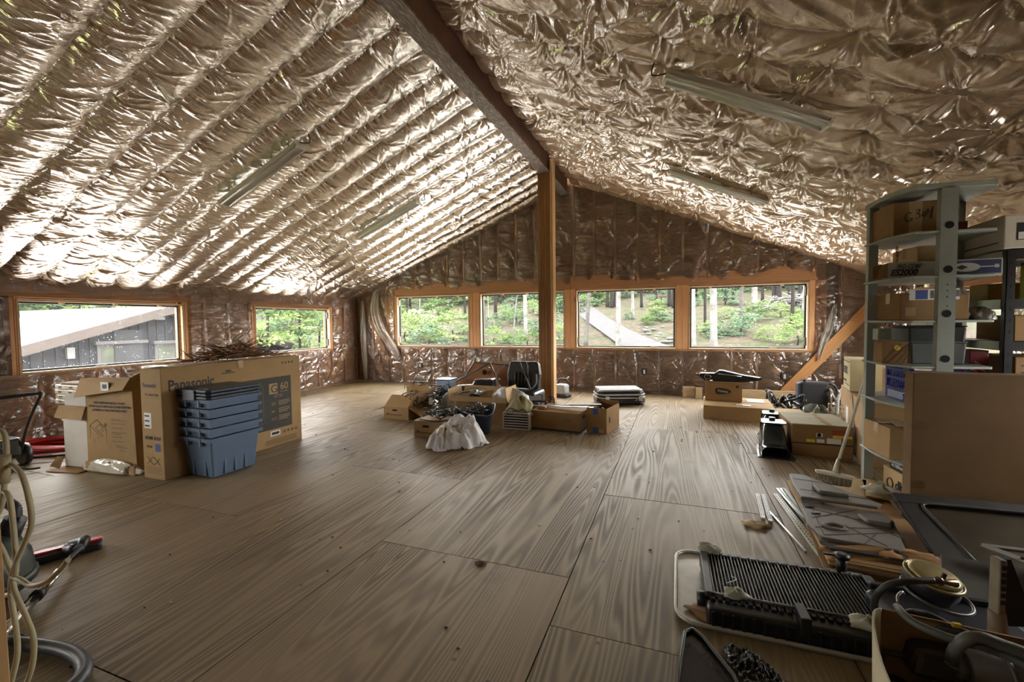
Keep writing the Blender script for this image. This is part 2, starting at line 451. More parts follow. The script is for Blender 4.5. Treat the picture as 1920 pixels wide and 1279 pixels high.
# ---- floor: subfloor slab + plywood sheets
def plywood():
    t = NT('plywood_floor')
    oi = t.n('ShaderNodeObjectInfo')
    v = t.coord('Object', (3.0, 0.17, 1), jitter=True)
    g = t.noise(v, 1.0, 2.0, 0.45, 0.25)
    fine = t.noise(t.coord('Object', (70, 2.0, 1), jitter=True), 1.0, 3, 0.6)
    rings = t.math('PINGPONG', t.math('MULTIPLY', g, 64.0), 1.0)
    fig = t.ramp(rings, [(0.12, (0, 0, 0)), (0.45, (0.55,)*3), (0.8, (1, 1, 1))])
    patch = t.noise(t.coord('Object', (1.3, 0.5, 1), jitter=True), 1.2, 4, 0.6)
    fig2 = t.math('ADD', t.math('MULTIPLY', fig, t.ramp(patch, [(0.34, (0.22,)*3), (0.60, (0.95,)*3)])), t.math('MULTIPLY', t.math('SUBTRACT', fine, 0.5), 0.55), clamp=True)
    late = t.mix(oi.outputs['Random'], (0.095, 0.055, 0.027), (0.108, 0.077, 0.039))
    early = t.mix(oi.outputs['Random'], (0.250, 0.165, 0.086), (0.240, 0.188, 0.098))
    c = t.mix(fig2, early, late)
    wv = t.n('ShaderNodeNewGeometry')
    grey = t.noise(wv.outputs['Position'], 0.55, 4, 0.65)
    c = t.mix(t.math('MULTIPLY', t.ramp(grey, [(0.42, (0,)*3), (0.68, (1,)*3)]), 0.42), c, (0.225, 0.188, 0.120))
    st = t.noise(wv.outputs['Position'], 1.7, 5, 0.7)
    c = t.mix(t.math('MULTIPLY', t.ramp(st, [(0.60, (0,)*3), (0.74, (1,)*3)]), 0.5), c, (0.085, 0.058, 0.036))
    vo = t.n('ShaderNodeTexVoronoi', Scale=5.0); t.l(wv.outputs['Position'], vo.inputs['Vector'])
    sp = t.ramp(vo.outputs['Distance'], [(0.035, (1,)*3), (0.06, (0,)*3)])
    c = t.mix(t.math('MULTIPLY', sp, 0.7), c, (0.03, 0.02, 0.012))
    # pale scratches
    sv = t.n('ShaderNodeMapping', Scale=(9, 0.8, 1), Rotation=(0, 0, 0.7)); t.l(wv.outputs['Position'], sv.inputs[0])
    sc = t.noise(sv.outputs[0], 2.0, 3, 0.8)
    c = t.mix(t.math('MULTIPLY', t.ramp(sc, [(0.70, (0,)*3), (0.735, (1,)*3)]), 0.35), c, (0.42, 0.38, 0.30))
    rg = t.math('ADD', 0.50, t.math('MULTIPLY', fig2, 0.16))
    return t.done(t.princ(c, rg, 0, 0.5, t.bump(fig2, 0.22, 0.003)))
M_PLY = plywood()
flo = struct('floor', MB().box((XL, YB, -0.25), (XR, YE, -0.02)), plain('subfloor_gap', (0.03, 0.02, 0.015), 0.9), label='plywood subfloor of the attic room')
cuts = {-7.86: (1.2, 3.64), -6.64: (2.3, 4.74, 7.1), -5.42: (1.0, 3.44, 5.88), -4.20: (-0.2, 2.24, 4.68, 7.12), -2.98: (1.03, 3.44, 5.88), -1.76: (-0.15, 2.285, 4.725, 7.16), -0.54: (-0.55, 1.89, 3.50, 5.87), 0.68: (0.2, 2.64, 5.08, 7.52), 1.90: (1.4, 3.84, 6.28)}
for x0, ys in cuts.items():
    yy = [YB]+[y for y in ys]+[YE]
    while yy[1]-yy[0] > 2.6: yy.insert(1, yy[1]-2.44)
    k = len(yy)-2
    while yy[-1]-yy[-2] > 2.6: yy.insert(-1, yy[-2]+2.44)
    a, b = max(x0, XL)+0.003, min(x0+1.22, XR)-0.003
    for y0, y1 in zip(yy[:-1], yy[1:]):
        dz = random.uniform(-0.0015, 0.0015)
        cx, cy_ = (a+b)/2, (y0+y1)/2
        obj('plywood_sheet', MB().box((a-cx, y0+0.003-cy_, -0.018), (b-cx, y1-0.003-cy_, dz)), M_PLY, flo, (cx, cy_, 0))

# ---- walls: framing, insulation
def stud(parent, a, b, w, d, mat, name='stud', up=(0, 0, 1)):
    """box between two corners"""
    c = [(a[i]+b[i])/2 for i in range(3)]
    return obj(name, MB().box([a[i]-c[i] for i in range(3)], [b[i]-c[i] for i in range(3)]), mat, parent, c, bevel=0.003, seg=1)
def batt_face(parent, P0, P1, z0a, z0b, z1a, z1b, n, dep=0.035, mat=None, seed=0):
    """bulging batt between two studs; P0,P1 xy ends; bottom/top heights at each end; n = unit normal into the room"""
    nu, nv = 6, max(6, int((max(z1a, z1b)-z0a)/0.09))
    rg = random.Random(seed)
    ph = rg.uniform(0, 6)
    c = Vector(((P0[0]+P1[0])/2, (P0[1]+P1[1])/2, (z0a+max(z1a, z1b))/2))
    def fn(u, v):
        x = P0[0]+(P1[0]-P0[0])*u; y = P0[1]+(P1[1]-P0[1])*u
        zb = z0a+(z0b-z0a)*u; zt = z1a+(z1b-z1a)*u
        z = zb+(zt-zb)*v
        b = (math.sin(PI*u)**0.5)*(0.55+0.45*math.sin(PI*v)**0.4)*dep*(1+0.3*math.sin(v*14+ph+u*3))
        return (x+n[0]*(b-dep)-c[0], y+n[1]*(b-dep)-c[1], z-c[2])
    return obj('insulation_batt', MB().grid(fn, nu, nv), mat or M_BATT, parent, c)

wf = sroot('wall_far', 'gable end wall of open studs, pink-brown insulation and clear plastic sheet')
# sheathing with window holes
mb = MB()
xs = [XL-0.2]+[q for wn in E_WIN for q in wn]+[XR+0.2]
mb.box((XL-0.2, YE+0.14, -0.3), (XR+0.2, YE+0.17, E_Z[0]-0.03))
for a, b in zip(xs[0::2], xs[1::2]): mb.box((a+0.02 if a > XL else a, YE+0.14, E_Z[0]-0.03), (b-0.02, YE+0.17, E_Z[1]+0.03))
mb.add([(XL-0.2, YE+0.14, E_Z[1]+0.03), (XR+0.2, YE+0.14, E_Z[1]+0.03), (XR+0.2, YE+0.14, zroof(XR+0.2)+0.4), (XRIDGE, YE+0.14, ZRIDGE+0.4), (XL-0.2, YE+0.14, zroof(XL-0.2)+0.4)], [(0, 1, 2, 3, 4)])
struct('sheathing', mb, M_SHEATH, wf)
stud(wf, (XL, YE, 0), (XR, YE+0.14, 0.04), 0, 0, M_STUDX, 'bottom_plate')
stud(wf, (-6.45, YE-0.005, E_Z[0]-0.06), (2.35, YE+0.14, E_Z[0]-0.022), 0, 0, M_STUDX, 'sill_plate')
for a, b in ((-6.42, -2.0), (-2.0, 2.30)): stud(wf, (a+0.002, YE-0.012, E_Z[1]+0.045), (b-0.002, YE+0.13, E_Z[1]+0.30), 0, 0, M_STUDX, 'header')
# studs and batts
sx = [XL+0.02+0.4064*k for k in range(26)]
sx = [x for x in sx if x < XR-0.05]+[XR-0.04]
for i, x in enumerate(sx):
    inwin = -6.4 < x < 2.3
    zt = zroof(x+0.019)
    if inwin:
        stud(wf, (x, YE, 0.04), (x+0.038, YE+0.13, E_Z[0]-0.06), 0, 0, M_STUD)
        stud(wf, (x, YE, E_Z[1]+0.30), (x+0.038, YE+0.13, zt), 0, 0, M_STUD)
    else: stud(wf, (x, YE, 0.04), (x+0.038, YE+0.13, zt), 0, 0, M_STUD)
    if i+1 < len(sx):
        a, b = x+0.038, sx[i+1]
        if b-a < 0.08: continue
        if -6.5 < a < 2.2:
            batt_face(wf, (a, YE+0.016), (b, YE+0.016), 0.04, 0.04, E_Z[0]-0.06, E_Z[0]-0.06, (0, -1), 0.028, seed=i)
            batt_face(wf, (a, YE+0.016), (b, YE+0.016), E_Z[1]+0.30, E_Z[1]+0.30, zroof(a), zroof(b), (0, -1), 0.028, seed=i+50)
        else: batt_face(wf, (a, YE+0.016), (b, YE+0.016), 0.04, 0.04, zroof(a), zroof(b), (0, -1), 0.028, seed=i)
# jack studs between windows
for a, b in ((-6.40, -6.13), (-4.245, -4.0), (-2.115, -1.90), (-0.015, 0.195), (2.075, 2.32)):
    n = max(2, int((b-a)/0.075)); wd = (b-a)/n
    for k in range(n): stud(wf, (a+k*wd+0.001, YE-0.008+0.006*(k % 2), E_Z[0]-0.022), (a+(k+1)*wd-0.001, YE+0.13, E_Z[1]+0.045), 0, 0, M_STUD)
# knee braces let into the far wall
for (a, b) in (((1.70, YE-0.035, 0.08), (3.05, YE-0.035, 1.74)), ((-6.30, YE+0.03, 0.55), (-7.1, YE+0.03, 1.80))):
    L = (Vector(b)-Vector(a)).length; d = (Vector(b)-Vector(a)).normalized()
    ax = MB().box((-0.085, -0.019, 0), (0.085, 0.019, L))
    o = obj('diagonal_brace', ax, pine('brace_pine', (0.62, 0.31, 0.115), axis=2), wf, a, bevel=0.003, seg=1)
    x = Vector((0, 1, 0)).cross(d).normalized()
    o.rotation_euler = Matrix(((x[0], 0, d[0]), (x[1], 1, d[1]), (x[2], 0, d[2]))).to_euler()
# ---- side walls
def side_wall(name, X, sgn, label, wins):
    """sgn: direction into the room along x"""
    wl = sroot(name, label)
    o = lambda d: X-sgn*d
    def bx(y0, y1, z0, z1, d0, d1): return ((min(o(d0), o(d1)), y0, z0), (max(o(d0), o(d1)), y1, z1))
    mb = MB()
    mb.box(*bx(YB, YE+0.17, -0.3, L_Z[0]-0.03, 0.14, 0.17)); mb.box(*bx(YB, YE+0.17, L_Z[1]+0.03, 2.35, 0.14, 0.17))
    ys = [YB]+[q for wn in wins for q in wn]+[YE+0.17]
    for a, b in zip(ys[0::2], ys[1::2]): mb.box(*bx(a, b, L_Z[0]-0.03, L_Z[1]+0.03, 0.14, 0.17))
    struct('sheathing', mb, M_SHEATH, wl)
    def st(y0, y1, z0, z1, mat, nm, d0=0.0, d1=0.13): lo, hi = bx(y0, y1, z0, z1, d0, d1); return stud(wl, lo, hi, 0, 0, mat, nm)
    st(YB, YE, 0, 0.04, M_STUDY, 'bottom_plate'); st(YB, YE, L_Z[0]-0.075, L_Z[0]-0.022, M_STUDY, 'sill_plate', -0.006)
    for k in range(4):
        a = YB+(YE-YB)*k/4; st(a+0.002, a+(YE-YB)/4-0.002, L_Z[1]+0.05, 1.99, M_STUDY, 'header', -0.006)
    yy = [YE-0.04-0.4064*k for k in range(30)]; yy = sorted(y for y in yy if y > YB)
    for i, y in enumerate(yy):
        hit = any(a-0.1 < y < b+0.06 for a, b in wins)
        st(y, y+0.038, 0.04, L_Z[0]-0.075, M_STUD, 'stud')
        if not hit: st(y, y+0.038, L_Z[0]-0.022, L_Z[1]+0.05, M_STUD, 'stud')
        if i+1 < len(yy):
            a, b = y+0.038, yy[i+1]
            batt_face(wl, (o(0.016), a), (o(0.016), b), 0.04, 0.04, L_Z[0]-0.075, L_Z[0]-0.075, (sgn, 0), 0.028, seed=i+200)
            if not any(p-0.15 < (a+b)/2 < q+0.15 for p, q in wins): batt_face(wl, (o(0.016), a), (o(0.016), b), L_Z[0]-0.022, L_Z[0]-0.022, L_Z[1]+0.05, L_Z[1]+0.05, (sgn, 0), 0.028, seed=i+300)
    for a, b in wins:
        for k in range(2):
            st(a-0.04-0.042*k, a-0.002-0.042*k, L_Z[0]-0.022, L_Z[1]+0.05, M_STUD, 'stud', -0.004)
            st(b+0.002+0.042*k, b+0.04+0.042*k, L_Z[0]-0.022, L_Z[1]+0.05, M_STUD, 'stud', -0.004)
    return wl
wl = side_wall('wall_left', XL, 1, 'long low side wall with windows, open studs under clear plastic', L_WIN3)
wr = side_wall('wall_right', XR, -1, 'low side wall behind the shelving, open studs under clear plastic', L_WIN)
o = MB().beam((XL-0.01, 7.75, 0.12), (XL-0.01, 8.45, 0.95), 0.14, 0.04, up=(1, 0, 0))
obj('diagonal_brace', o, M_POSTL, wl)
wn = sroot('wall_near', 'insulated gable wall behind the viewpoint')
mb = MB().box((XL-0.2, YB-0.1, -0.3), (XR+0.2, YB, E_Z[0]-0.02))
N_WIN = []
xn = [XL-0.2]+[q for wn_ in N_WIN for q in wn_]+[XR+0.2]
for a, b in zip(xn[0::2], xn[1::2]): mb.box((a, YB-0.1, E_Z[0]-0.02), (b, YB, E_Z[1]+0.02))
mb.add([(XL-0.2, YB, E_Z[1]+0.02), (XR+0.2, YB, E_Z[1]+0.02), (XR+0.2, YB, 2.1), (XRIDGE, YB, ZRIDGE+0.3), (XL-0.2, YB, 2.1)], [(0, 1, 2, 3, 4)])
struct('sheathing', mb, M_CBATT, wn)

# ---- windows: window_1..4 in the far wall, window_5.. in the left wall, then the right wall
M_GLASS = glass_pane('window_glass', 0.006, 0.0)
M_GLASSD = glass_pane('dusty_window_glass', 0.02, 0.3)
def window(n, P, ux, uy, w_, z0, z1, label, dusty=False):
    """P = xy of the lower corner on the inner wall face, ux = unit vector along the wall, uy = unit vector outwards"""
    root = sroot('window_%d' % n, label)
    root.location = (P[0], P[1], 0); root.rotation_euler = (0, 0, math.atan2(ux[1], ux[0]))
    flip = -1 if (ux[0]*uy[1]-ux[1]*uy[0]) < 0 else 1
    def bx(nm, x0, x1, d0, d1, a, b, mat, **k):
        y0, y1 = sorted((d0*flip, d1*flip))
        return obj(nm, MB().box((x0, y0, a), (x1, y1, b)), mat, root, **k)
    t = 0.022
    bx('jamb', -t, w_+t, -0.012, 0.13, z1, z1+t, M_TRIM); bx('window_sill', -t, w_+t, -0.02, 0.13, z0-t, z0, M_TRIM)
    bx('jamb', -t, 0, -0.012, 0.13, z0, z1, M_TRIM); bx('jamb', w_, w_+t, -0.012, 0.13, z0, z1, M_TRIM)
    f = 0.026
    bx('frame_rail', 0, w_, 0.075, 0.115, z0, z0+f, M_DARK); bx('frame_rail', 0, w_, 0.075, 0.115, z1-f, z1, M_DARK)
    bx('frame_stile', 0, f, 0.075, 0.115, z0+f, z1-f, M_DARK); bx('frame_stile', w_-f, w_, 0.075, 0.115, z0+f, z1-f, M_DARK)
    pn = MB().add([(f, 0.095*flip, z0+f), (w_-f, 0.095*flip, z0+f), (w_-f, 0.095*flip, z1-f), (f, 0.095*flip, z1-f)], [(0, 1, 2, 3)])
    obj('pane', pn, M_GLASSD if dusty else M_GLASS, root)
    rg = random.Random(n)
    for k in range(3):
        xx = w_*(0.2+0.3*k)+rg.uniform(-0.1, 0.1); bx('shim', xx, xx+0.05, 0.03, 0.075, z1-0.02, z1, M_TRIM)
    for k in range(2):
        xx = w_*(0.35+0.4*k)+rg.uniform(-0.1, 0.1); bx('shim', xx, xx+0.13, 0.02, 0.075, z0, z0+0.014, M_SHEATH if k else M_DARK)
    for zz in (z0+0.06, z1-0.20):
        bx('shim', 0.0 if n % 2 else w_-0.02, 0.02 if n % 2 else w_, 0.03, 0.075, zz, zz+0.14, M_TRIM if n == 1 else M_DARK)
    return root
wlab = ['far wall window nearest the left corner, full of bright green leaves', 'far wall window partly hidden by the wooden post', 'far wall window looking onto the grey driveway', 'far wall window nearest the diagonal brace']
for i, (a, b) in enumerate(E_WIN): window(i+1, (a, YE), (1, 0), (0, 1), b-a, E_Z[0], E_Z[1], wlab[i])
for i, (a, b) in enumerate(L_WIN):
    window(5+i, (XL, a), (0, 1), (-1, 0), b-a, L_Z[0], L_Z[1], ['dusty side window showing the neighbouring dark gabled house', 'side window near the corner showing only bright trees'][i], dusty=(i == 0))
for i, (a, b) in enumerate(L_WIN):
    window(7+i, (XR, a), (0, 1), (1, 0), b-a, L_Z[0], L_Z[1], 'window in the side wall behind the shelving')

for i in range(2): window(9+i, (XL, L_WIN3[i][0]), (0, 1), (-1, 0), 1.83, L_Z[0], L_Z[1], 'unseen side window added for fill %s the viewpoint' % ['behind', 'beside'][i])
for i, (a, b) in enumerate(N_WIN): window(9+i, (a, YB), (1, 0), (0, -1), b-a, E_Z[0], E_Z[1], 'window in the gable wall behind the viewpoint')

# ---- roof: rafters, batts, clear plastic sheet
ce = sroot('ceiling', 'sloped ceiling of rafters and tan insulation under clear plastic')
al = math.atan(SLOPE); CA, SA = math.cos(al), math.sin(al)
LS = (XRIDGE-XL)/CA
rafters = []
y = RAFT0
while y > YB: y -= RAFTS
y += RAFTS
while y < YE-0.05: rafters.append(y); y += RAFTS
for side in (-1, 1):
    X0 = XL if side < 0 else XR
    nrm = Vector((SA if side > 0 else -SA, 0, CA))*0.24
    d = Vector((CA*(-side), 0, SA))
    p = Vector((X0, 0, zroof(X0)))+nrm; q = p+d*(LS+0.05); p = p-d*0.5
    obj('roof_deck', MB().add([(p.x, YB-0.2, p.z), (q.x, YB-0.2, q.z), (q.x, YE+0.5, q.z), (p.x, YE+0.5, p.z)], [(0, 1, 2, 3)]), M_SHEATH, ce, solid=0.02)

def ceiling_film(side):
    X0 = XL if side < 0 else XR
    U = (CA*(-side), 0, SA); V = (0, 1, 0); N = (-SA*side, 0, -CA)
    us = np.linspace(-0.02, LS-0.11, 570)
    vs = np.concatenate([np.arange(YB, 0.3, 0.06), np.arange(0.3, 4.2, 0.0098), np.arange(4.2, YE+0.03, 0.015)])
    uu, vv = np.meshgrid(us, vs, indexing='ij')
    ph = (vv-RAFT0)/RAFTS; d = np.abs(ph-np.round(ph))*2       # 0 at a rafter, 1 mid-bay
    sd = 3 if side < 0 else 40
    amp = (0.028+0.055*vnoise(uu*0.9+5, vv*0.8+7, sd))*(1 if side < 0 else 0.55)
    h = amp*(1-(1-d)**2.2)
    k = vnoise(uu*0.5, vv*0.5, sd+1)
    # loose stretches sag below the rafters
    h += 0.05*np.clip(k-0.45, 0, 1)
    # fine creases running across the rafters
    wr = vnoise(uu*26+3*vnoise(uu*2, vv*3, sd+2), vv*1.7, sd+3)
    wr2 = vnoise(uu*55+4*vnoise(uu*3, vv*4, sd+4), vv*3.5, sd+5)
    m = np.clip(1.15-d, 0, 1)*(0.4+1.2*vnoise(uu*1.3, vv*1.9, sd+6))
    s1 = 0.012 if side < 0 else 0.003
    h += m*(s1*np.abs(wr-0.5)*2+0.5*s1*np.abs(wr2-0.5)*2)
    rg = np.random.default_rng(sd+9); pts = []
    for y in rafters:
        if y < 0.0: continue
        u = rg.uniform(0.1, 0.4)
        while u < LS-0.2:
            pts.append((u, y+rg.normal(0, 0.01))); u += rg.uniform(0.24, 0.6) if side < 0 else rg.uniform(0.30, 0.75)
    if side < 0: folds(h, us, vs, pts, sd+10, 0.016, (0.14, 0.38), (12, 24), 0.6, 0.022)
    else: folds(h, us, vs, pts, sd+10, 0.036, (0.20, 0.50), (12, 22), 0.1, 0.070)
    h += 0.012
    me = sheet('plastic_sheet', (X0, 0, zroof(X0)), U, V, N, us, vs, h, M_FILMC if side < 0 else M_FILMR)
    o = link('plastic_sheet', me, None)
    return tag(o, 'crinkled clear plastic sheet stapled under the roof slope over the %s' % ('TV carton side' if side < 0 else 'metal shelving side'), 'plastic sheet')
ceiling_film(-1); ceiling_film(1)

def far_film():
    us = np.linspace(XL+0.02, XR-0.02, 760); vs = np.linspace(0.01, 4.05, 300)
    uu, vv = np.meshgrid(us, vs, indexing='ij')
    ph = (uu-(XL+0.039))/0.4064; d = np.abs(ph-np.round(ph))*2
    h = 0.012+0.02*(1-(1-d)**2)+0.012*np.abs(vnoise(uu*3+2*vnoise(uu, vv, 70), vv*9, 71)-0.5)*2+0.02*np.abs(vnoise(uu*6+vv*5, vv*2-uu*3, 72)-0.5)
    rg = np.random.default_rng(73); pts = []
    for k in range(26):
        x = XL+0.039+0.4064*k
        for z in np.arange(0.12, 4.0, 0.33): pts.append((x+rg.normal(0, 0.01), z+rg.uniform(-0.12, 0.12)))
    folds(h, us, vs, pts, 74, 0.045, (0.18, 0.48), (5, 11), 0.1, 0.014)
    cx = (uu < -6.35); h += cx*(0.10*np.clip((uu+7.2)/0.8, 0, 1)*np.abs(np.sin((uu+vv*0.55)*9)))*np.clip(2.2-vv, 0, 1)
    rag = 2.12+0.13*vnoise(uu*3, uu*0, 75)+0.10*vnoise(uu*11, uu*0, 76)-0.05
    inwin = (uu > -6.2) & (uu < 2.16)
    keep = ~(inwin & (vv > E_Z[0]-0.05) & (vv < rag)) & (vv < ZRIDGE-SLOPE*np.abs(uu-XRIDGE)+0.02)
    me = sheet('plastic_sheet', (0, YE, 0), (1, 0, 0), (0, 0, 1), (0, -1, 0), us, vs, h, M_FILMW, keep)
    return tag(link('plastic_sheet', me, None), 'clear plastic sheet stapled over the studs of the gable wall', 'plastic sheet')
far_film()
def side_film(X, sgn, wins, label):
    us = np.linspace(1.0 if sgn > 0 else 4.0, YE-0.02, 560 if sgn > 0 else 300); vs = np.linspace(0.01, 2.02, 140)
    uu, vv = np.meshgrid(us, vs, indexing='ij')
    ph = (uu-(YE-0.02))/0.4064; d = np.abs(ph-np.round(ph))*2
    h = 0.014+0.02*(1-(1-d)**2)+0.012*np.abs(vnoise(uu*4+2*vnoise(uu, vv, 80), vv*9, 81)-0.5)*2+0.03*np.abs(vnoise(uu*5+vv*4, vv*2-uu*3, 82)-0.5)
    rg = np.random.default_rng(83); pts = []
    for k in range(30):
        y = YE-0.02-0.4064*k
        for z in np.arange(0.1, 2.0, 0.3): pts.append((y, z+rg.uniform(-0.1, 0.1)))
    folds(h, us, vs, pts, 84, 0.045, (0.18, 0.45), (5, 11), 0.1, 0.012)
    keep = np.ones_like(h, bool)
    for a, b in wins: keep &= ~((uu > a-0.1) & (uu < b+0.1) & (vv > L_Z[0]-0.04) & (vv < L_Z[1]+0.07+0.05*vnoise(uu*6, uu*0, 85)))
    me = sheet('plastic_sheet', (X, 0, 0), (0, 1, 0), (0, 0, 1), (sgn, 0, 0), us, vs, h, M_FILMW, keep)
    return tag(link('plastic_sheet', me, None), label, 'plastic sheet')
side_film(XL, 1, L_WIN, 'clear plastic sheet over the side wall behind the TV carton')
side_film(XR, -1, L_WIN, 'clear plastic sheet over the side wall behind the shelving')

# ---- ridge beam (steel) and timber posts
br = thing('ridge_beam', 'rust-brown steel beam under the roof ridge, grey flange below', 'beam', (XRIDGE-0.05, 0, 0))
M_RUST = plain('rusty_steel', (0.105, 0.048, 0.028), 0.6, 0.0, 0.4, 0.35, 3.0, 0.2)
def mottle():
    t = NT('scaled_steel'); v = t.coord('Object', (18, 3, 6))
    n = t.noise(v, 3.0, 6, 0.75)
    c = t.ramp(n, [(0.4, (0.09, 0.06, 0.045)), (0.55, (0.22, 0.18, 0.15)), (0.68, (0.42, 0.37, 0.32))])
    return t.done(t.princ(c, 0.6, 0.2, 0.5, t.bump(n, 0.4, 0.004)))
obj('web', MB().box((-0.008, YB, 3.905), (0.008, YE-0.02, 4.23)), M_RUST, br)
obj('side_plank', MB().box((0.008, YB, 3.92), (0.05, YE-0.02, 4.21)), M_RUST, br)
obj('side_plank', MB().box((-0.05, YB, 3.92), (-0.008, YE-0.02, 4.21)), M_RUST, br)
obj('bottom_flange', MB().box((-0.09, YB, 3.885), (0.09, YE-0.02, 3.905)), mottle(), br)
obj('top_flange', MB().box((-0.09, YB, 4.21), (0.09, YE-0.02, 4.23)), M_RUST, br)
def post(y0, y1, label, ztop=3.885):
    p = thing('timber_post', label, 'post', (-2.09, (y0+y1)/2, 0), group='built-up posts under the ridge beam')
    n = 5; x0, x1 = -0.135, 0.13; wd = (x1-x0)/n
    for k in range(n):
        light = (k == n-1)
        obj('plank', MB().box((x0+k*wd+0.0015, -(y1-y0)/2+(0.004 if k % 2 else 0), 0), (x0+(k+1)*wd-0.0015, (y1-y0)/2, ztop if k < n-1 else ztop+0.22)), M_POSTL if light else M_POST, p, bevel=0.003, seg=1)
    return p
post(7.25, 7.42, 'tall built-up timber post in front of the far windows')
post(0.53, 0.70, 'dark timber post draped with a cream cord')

# ---- fluorescent strip fixtures under the slopes
M_FIX = plain('fixture_enamel', (0.82, 0.80, 0.74), 0.35, 0, 0.5, 0.05)
M_TUBE = plain('lamp_tube', (0.75, 0.75, 0.72), 0.15, 0, 0.6, 0.02)
def fixture(a, b, label):
    a = Vector(a); b = Vector(b); d = (b-a); L = d.length; d.normalize()
    x = Vector((0, 1, 0)); z = d.cross(x)
    if z.z < 0: z = -z; 
    x = z.cross(d)
    root = thing('light_fixture', label, 'light fixture', a, group='unlit fluorescent strip lights')
    root.rotation_euler = Matrix(((d[0], x[0], z[0]), (d[1], x[1], z[1]), (d[2], x[2], z[2]))).to_euler()
    prof = [(-0.03, 0.075), (0.03, 0.075), (0.03, 0.045), (0.085, 0.012), (0.085, 0.0), (0.03, 0.03), (-0.03, 0.03), (-0.085, 0.0), (-0.085, 0.012), (-0.03, 0.045)]
    vs = [(0, p, q) for p, q in prof]+[(L, p, q) for p, q in prof]; n = len(prof)
    obj('housing', MB().add(vs, [list(range(n)), list(range(n, 2*n))[::-1]]+[[i, i+n, (i+1) % n+n, (i+1) % n] for i in range(n)]), M_FIX, root)
    for s in (-0.05, 0.05): obj('lamp_tube', MB().tube([(0.02, s, -0.004), (L-0.02, s, -0.004)], 0.013, 10), M_TUBE, root)
    for xx in (0.0, L-0.02): obj('end_cap', MB().box((xx, -0.07, -0.015), (xx+0.02, 0.07, 0.05)), M_FIX, root)
    cord = spline([(-0.0 if a.z > b.z else L, 0.0, 0.05), ((-0.10 if a.z > b.z else L+0.10), 0.02, 0.0), ((-0.12 if a.z > b.z else L+0.12), 0.03, 0.10)], 6)
    obj('cord', MB().tube(cord, 0.006, 6), M_DARK, root)
    for xx in (0.15, L-0.15): obj('hanger', MB().box((xx, -0.012, 0.07), (xx+0.012, 0.012, 0.24)), M_FIX, root)
def toward(px, py, s, side):
    v = pix(px, py); sg = 1 if side < 0 else -1
    t = (ZRIDGE+sg*SLOPE*(-XRIDGE)-CAMZ)/(v[2]-sg*SLOPE*v[0])
    return Vector((v[0]*t*s, v[1]*t*s, CAMZ+v[2]*t*s))
fixture(toward(420, 385, .95, -1), toward(565, 275, .95, -1), 'unlit strip light on the TV carton side, nearer the viewer')
fixture(toward(672, 448, .96, -1), toward(785, 380, .96, -1), 'unlit strip light on the TV carton side, farther away')
fixture(toward(1550, 240, .95, 1), toward(1245, 150, .95, 1), 'unlit strip light on the shelving side, nearer the viewer')
fixture(toward(1437, 383, .96, 1), toward(1255, 325, .96, 1), 'unlit strip light on the shelving side, farther away')

# ---- loose folds of plastic hanging off the walls
def fold(label, pts, w0, w1, seed, cat='plastic sheet'):
    sp_ = spline(pts, 10); n = len(sp_); rg = random.Random(seed); ph = rg.uniform(0, 6)
    def fn(u, v):
        p = sp_[min(int(u*(n-1)+0.5), n-1)]; w_ = w0+(w1-w0)*math.sin(PI*min(1, u*1.05))**0.7
        a = (v-0.5)*2
        return (p.x+a*w_, p.y-0.030*math.cos(a*PI*2.5+ph+u*2)-0.02*(1-a*a), p.z+0.02*math.sin(a*9+u*5))
    tag(obj('plastic_fold', MB().grid(fn, n, 15), M_FOLD), label, cat)
fold('bright loose fold of plastic hanging beside the diagonal brace', [(2.42, YE-0.07, 1.62), (2.36, YE-0.08, 1.30), (2.27, YE-0.09, 1.0), (2.20, YE-0.08, 0.70)], 0.015, 0.07, 1)
fold('swag of gathered plastic curving down the corner by the leafy window', [(-6.62, YE-0.07, 2.15), (-6.66, YE-0.10, 1.75), (-6.52, YE-0.11, 1.30), (-6.22, YE-0.09, 0.85), (-6.05, YE-0.08, 0.55)], 0.06, 0.13, 2)
fold('torn plastic corner hanging from the ceiling edge over the far wall', [(0.42, YE-0.10, 3.30), (0.45, YE-0.12, 3.10), (0.47, YE-0.10, 2.92)], 0.02, 0.10, 3)
fold('torn plastic strip hanging from the ceiling above the corner side window', [(XL+0.35, 6.9, 2.10), (XL+0.36, 6.9, 1.95), (XL+0.38, 6.9, 1.80)], 0.02, 0.06, 4)
fold('gathered plastic hanging at the corner of the two walls', [(-7.02, YE-0.08, 1.95), (-7.0, YE-0.10, 1.2), (-6.98, YE-0.10, 0.6), (-6.95, YE-0.09, 0.05)], 0.04, 0.10, 5)
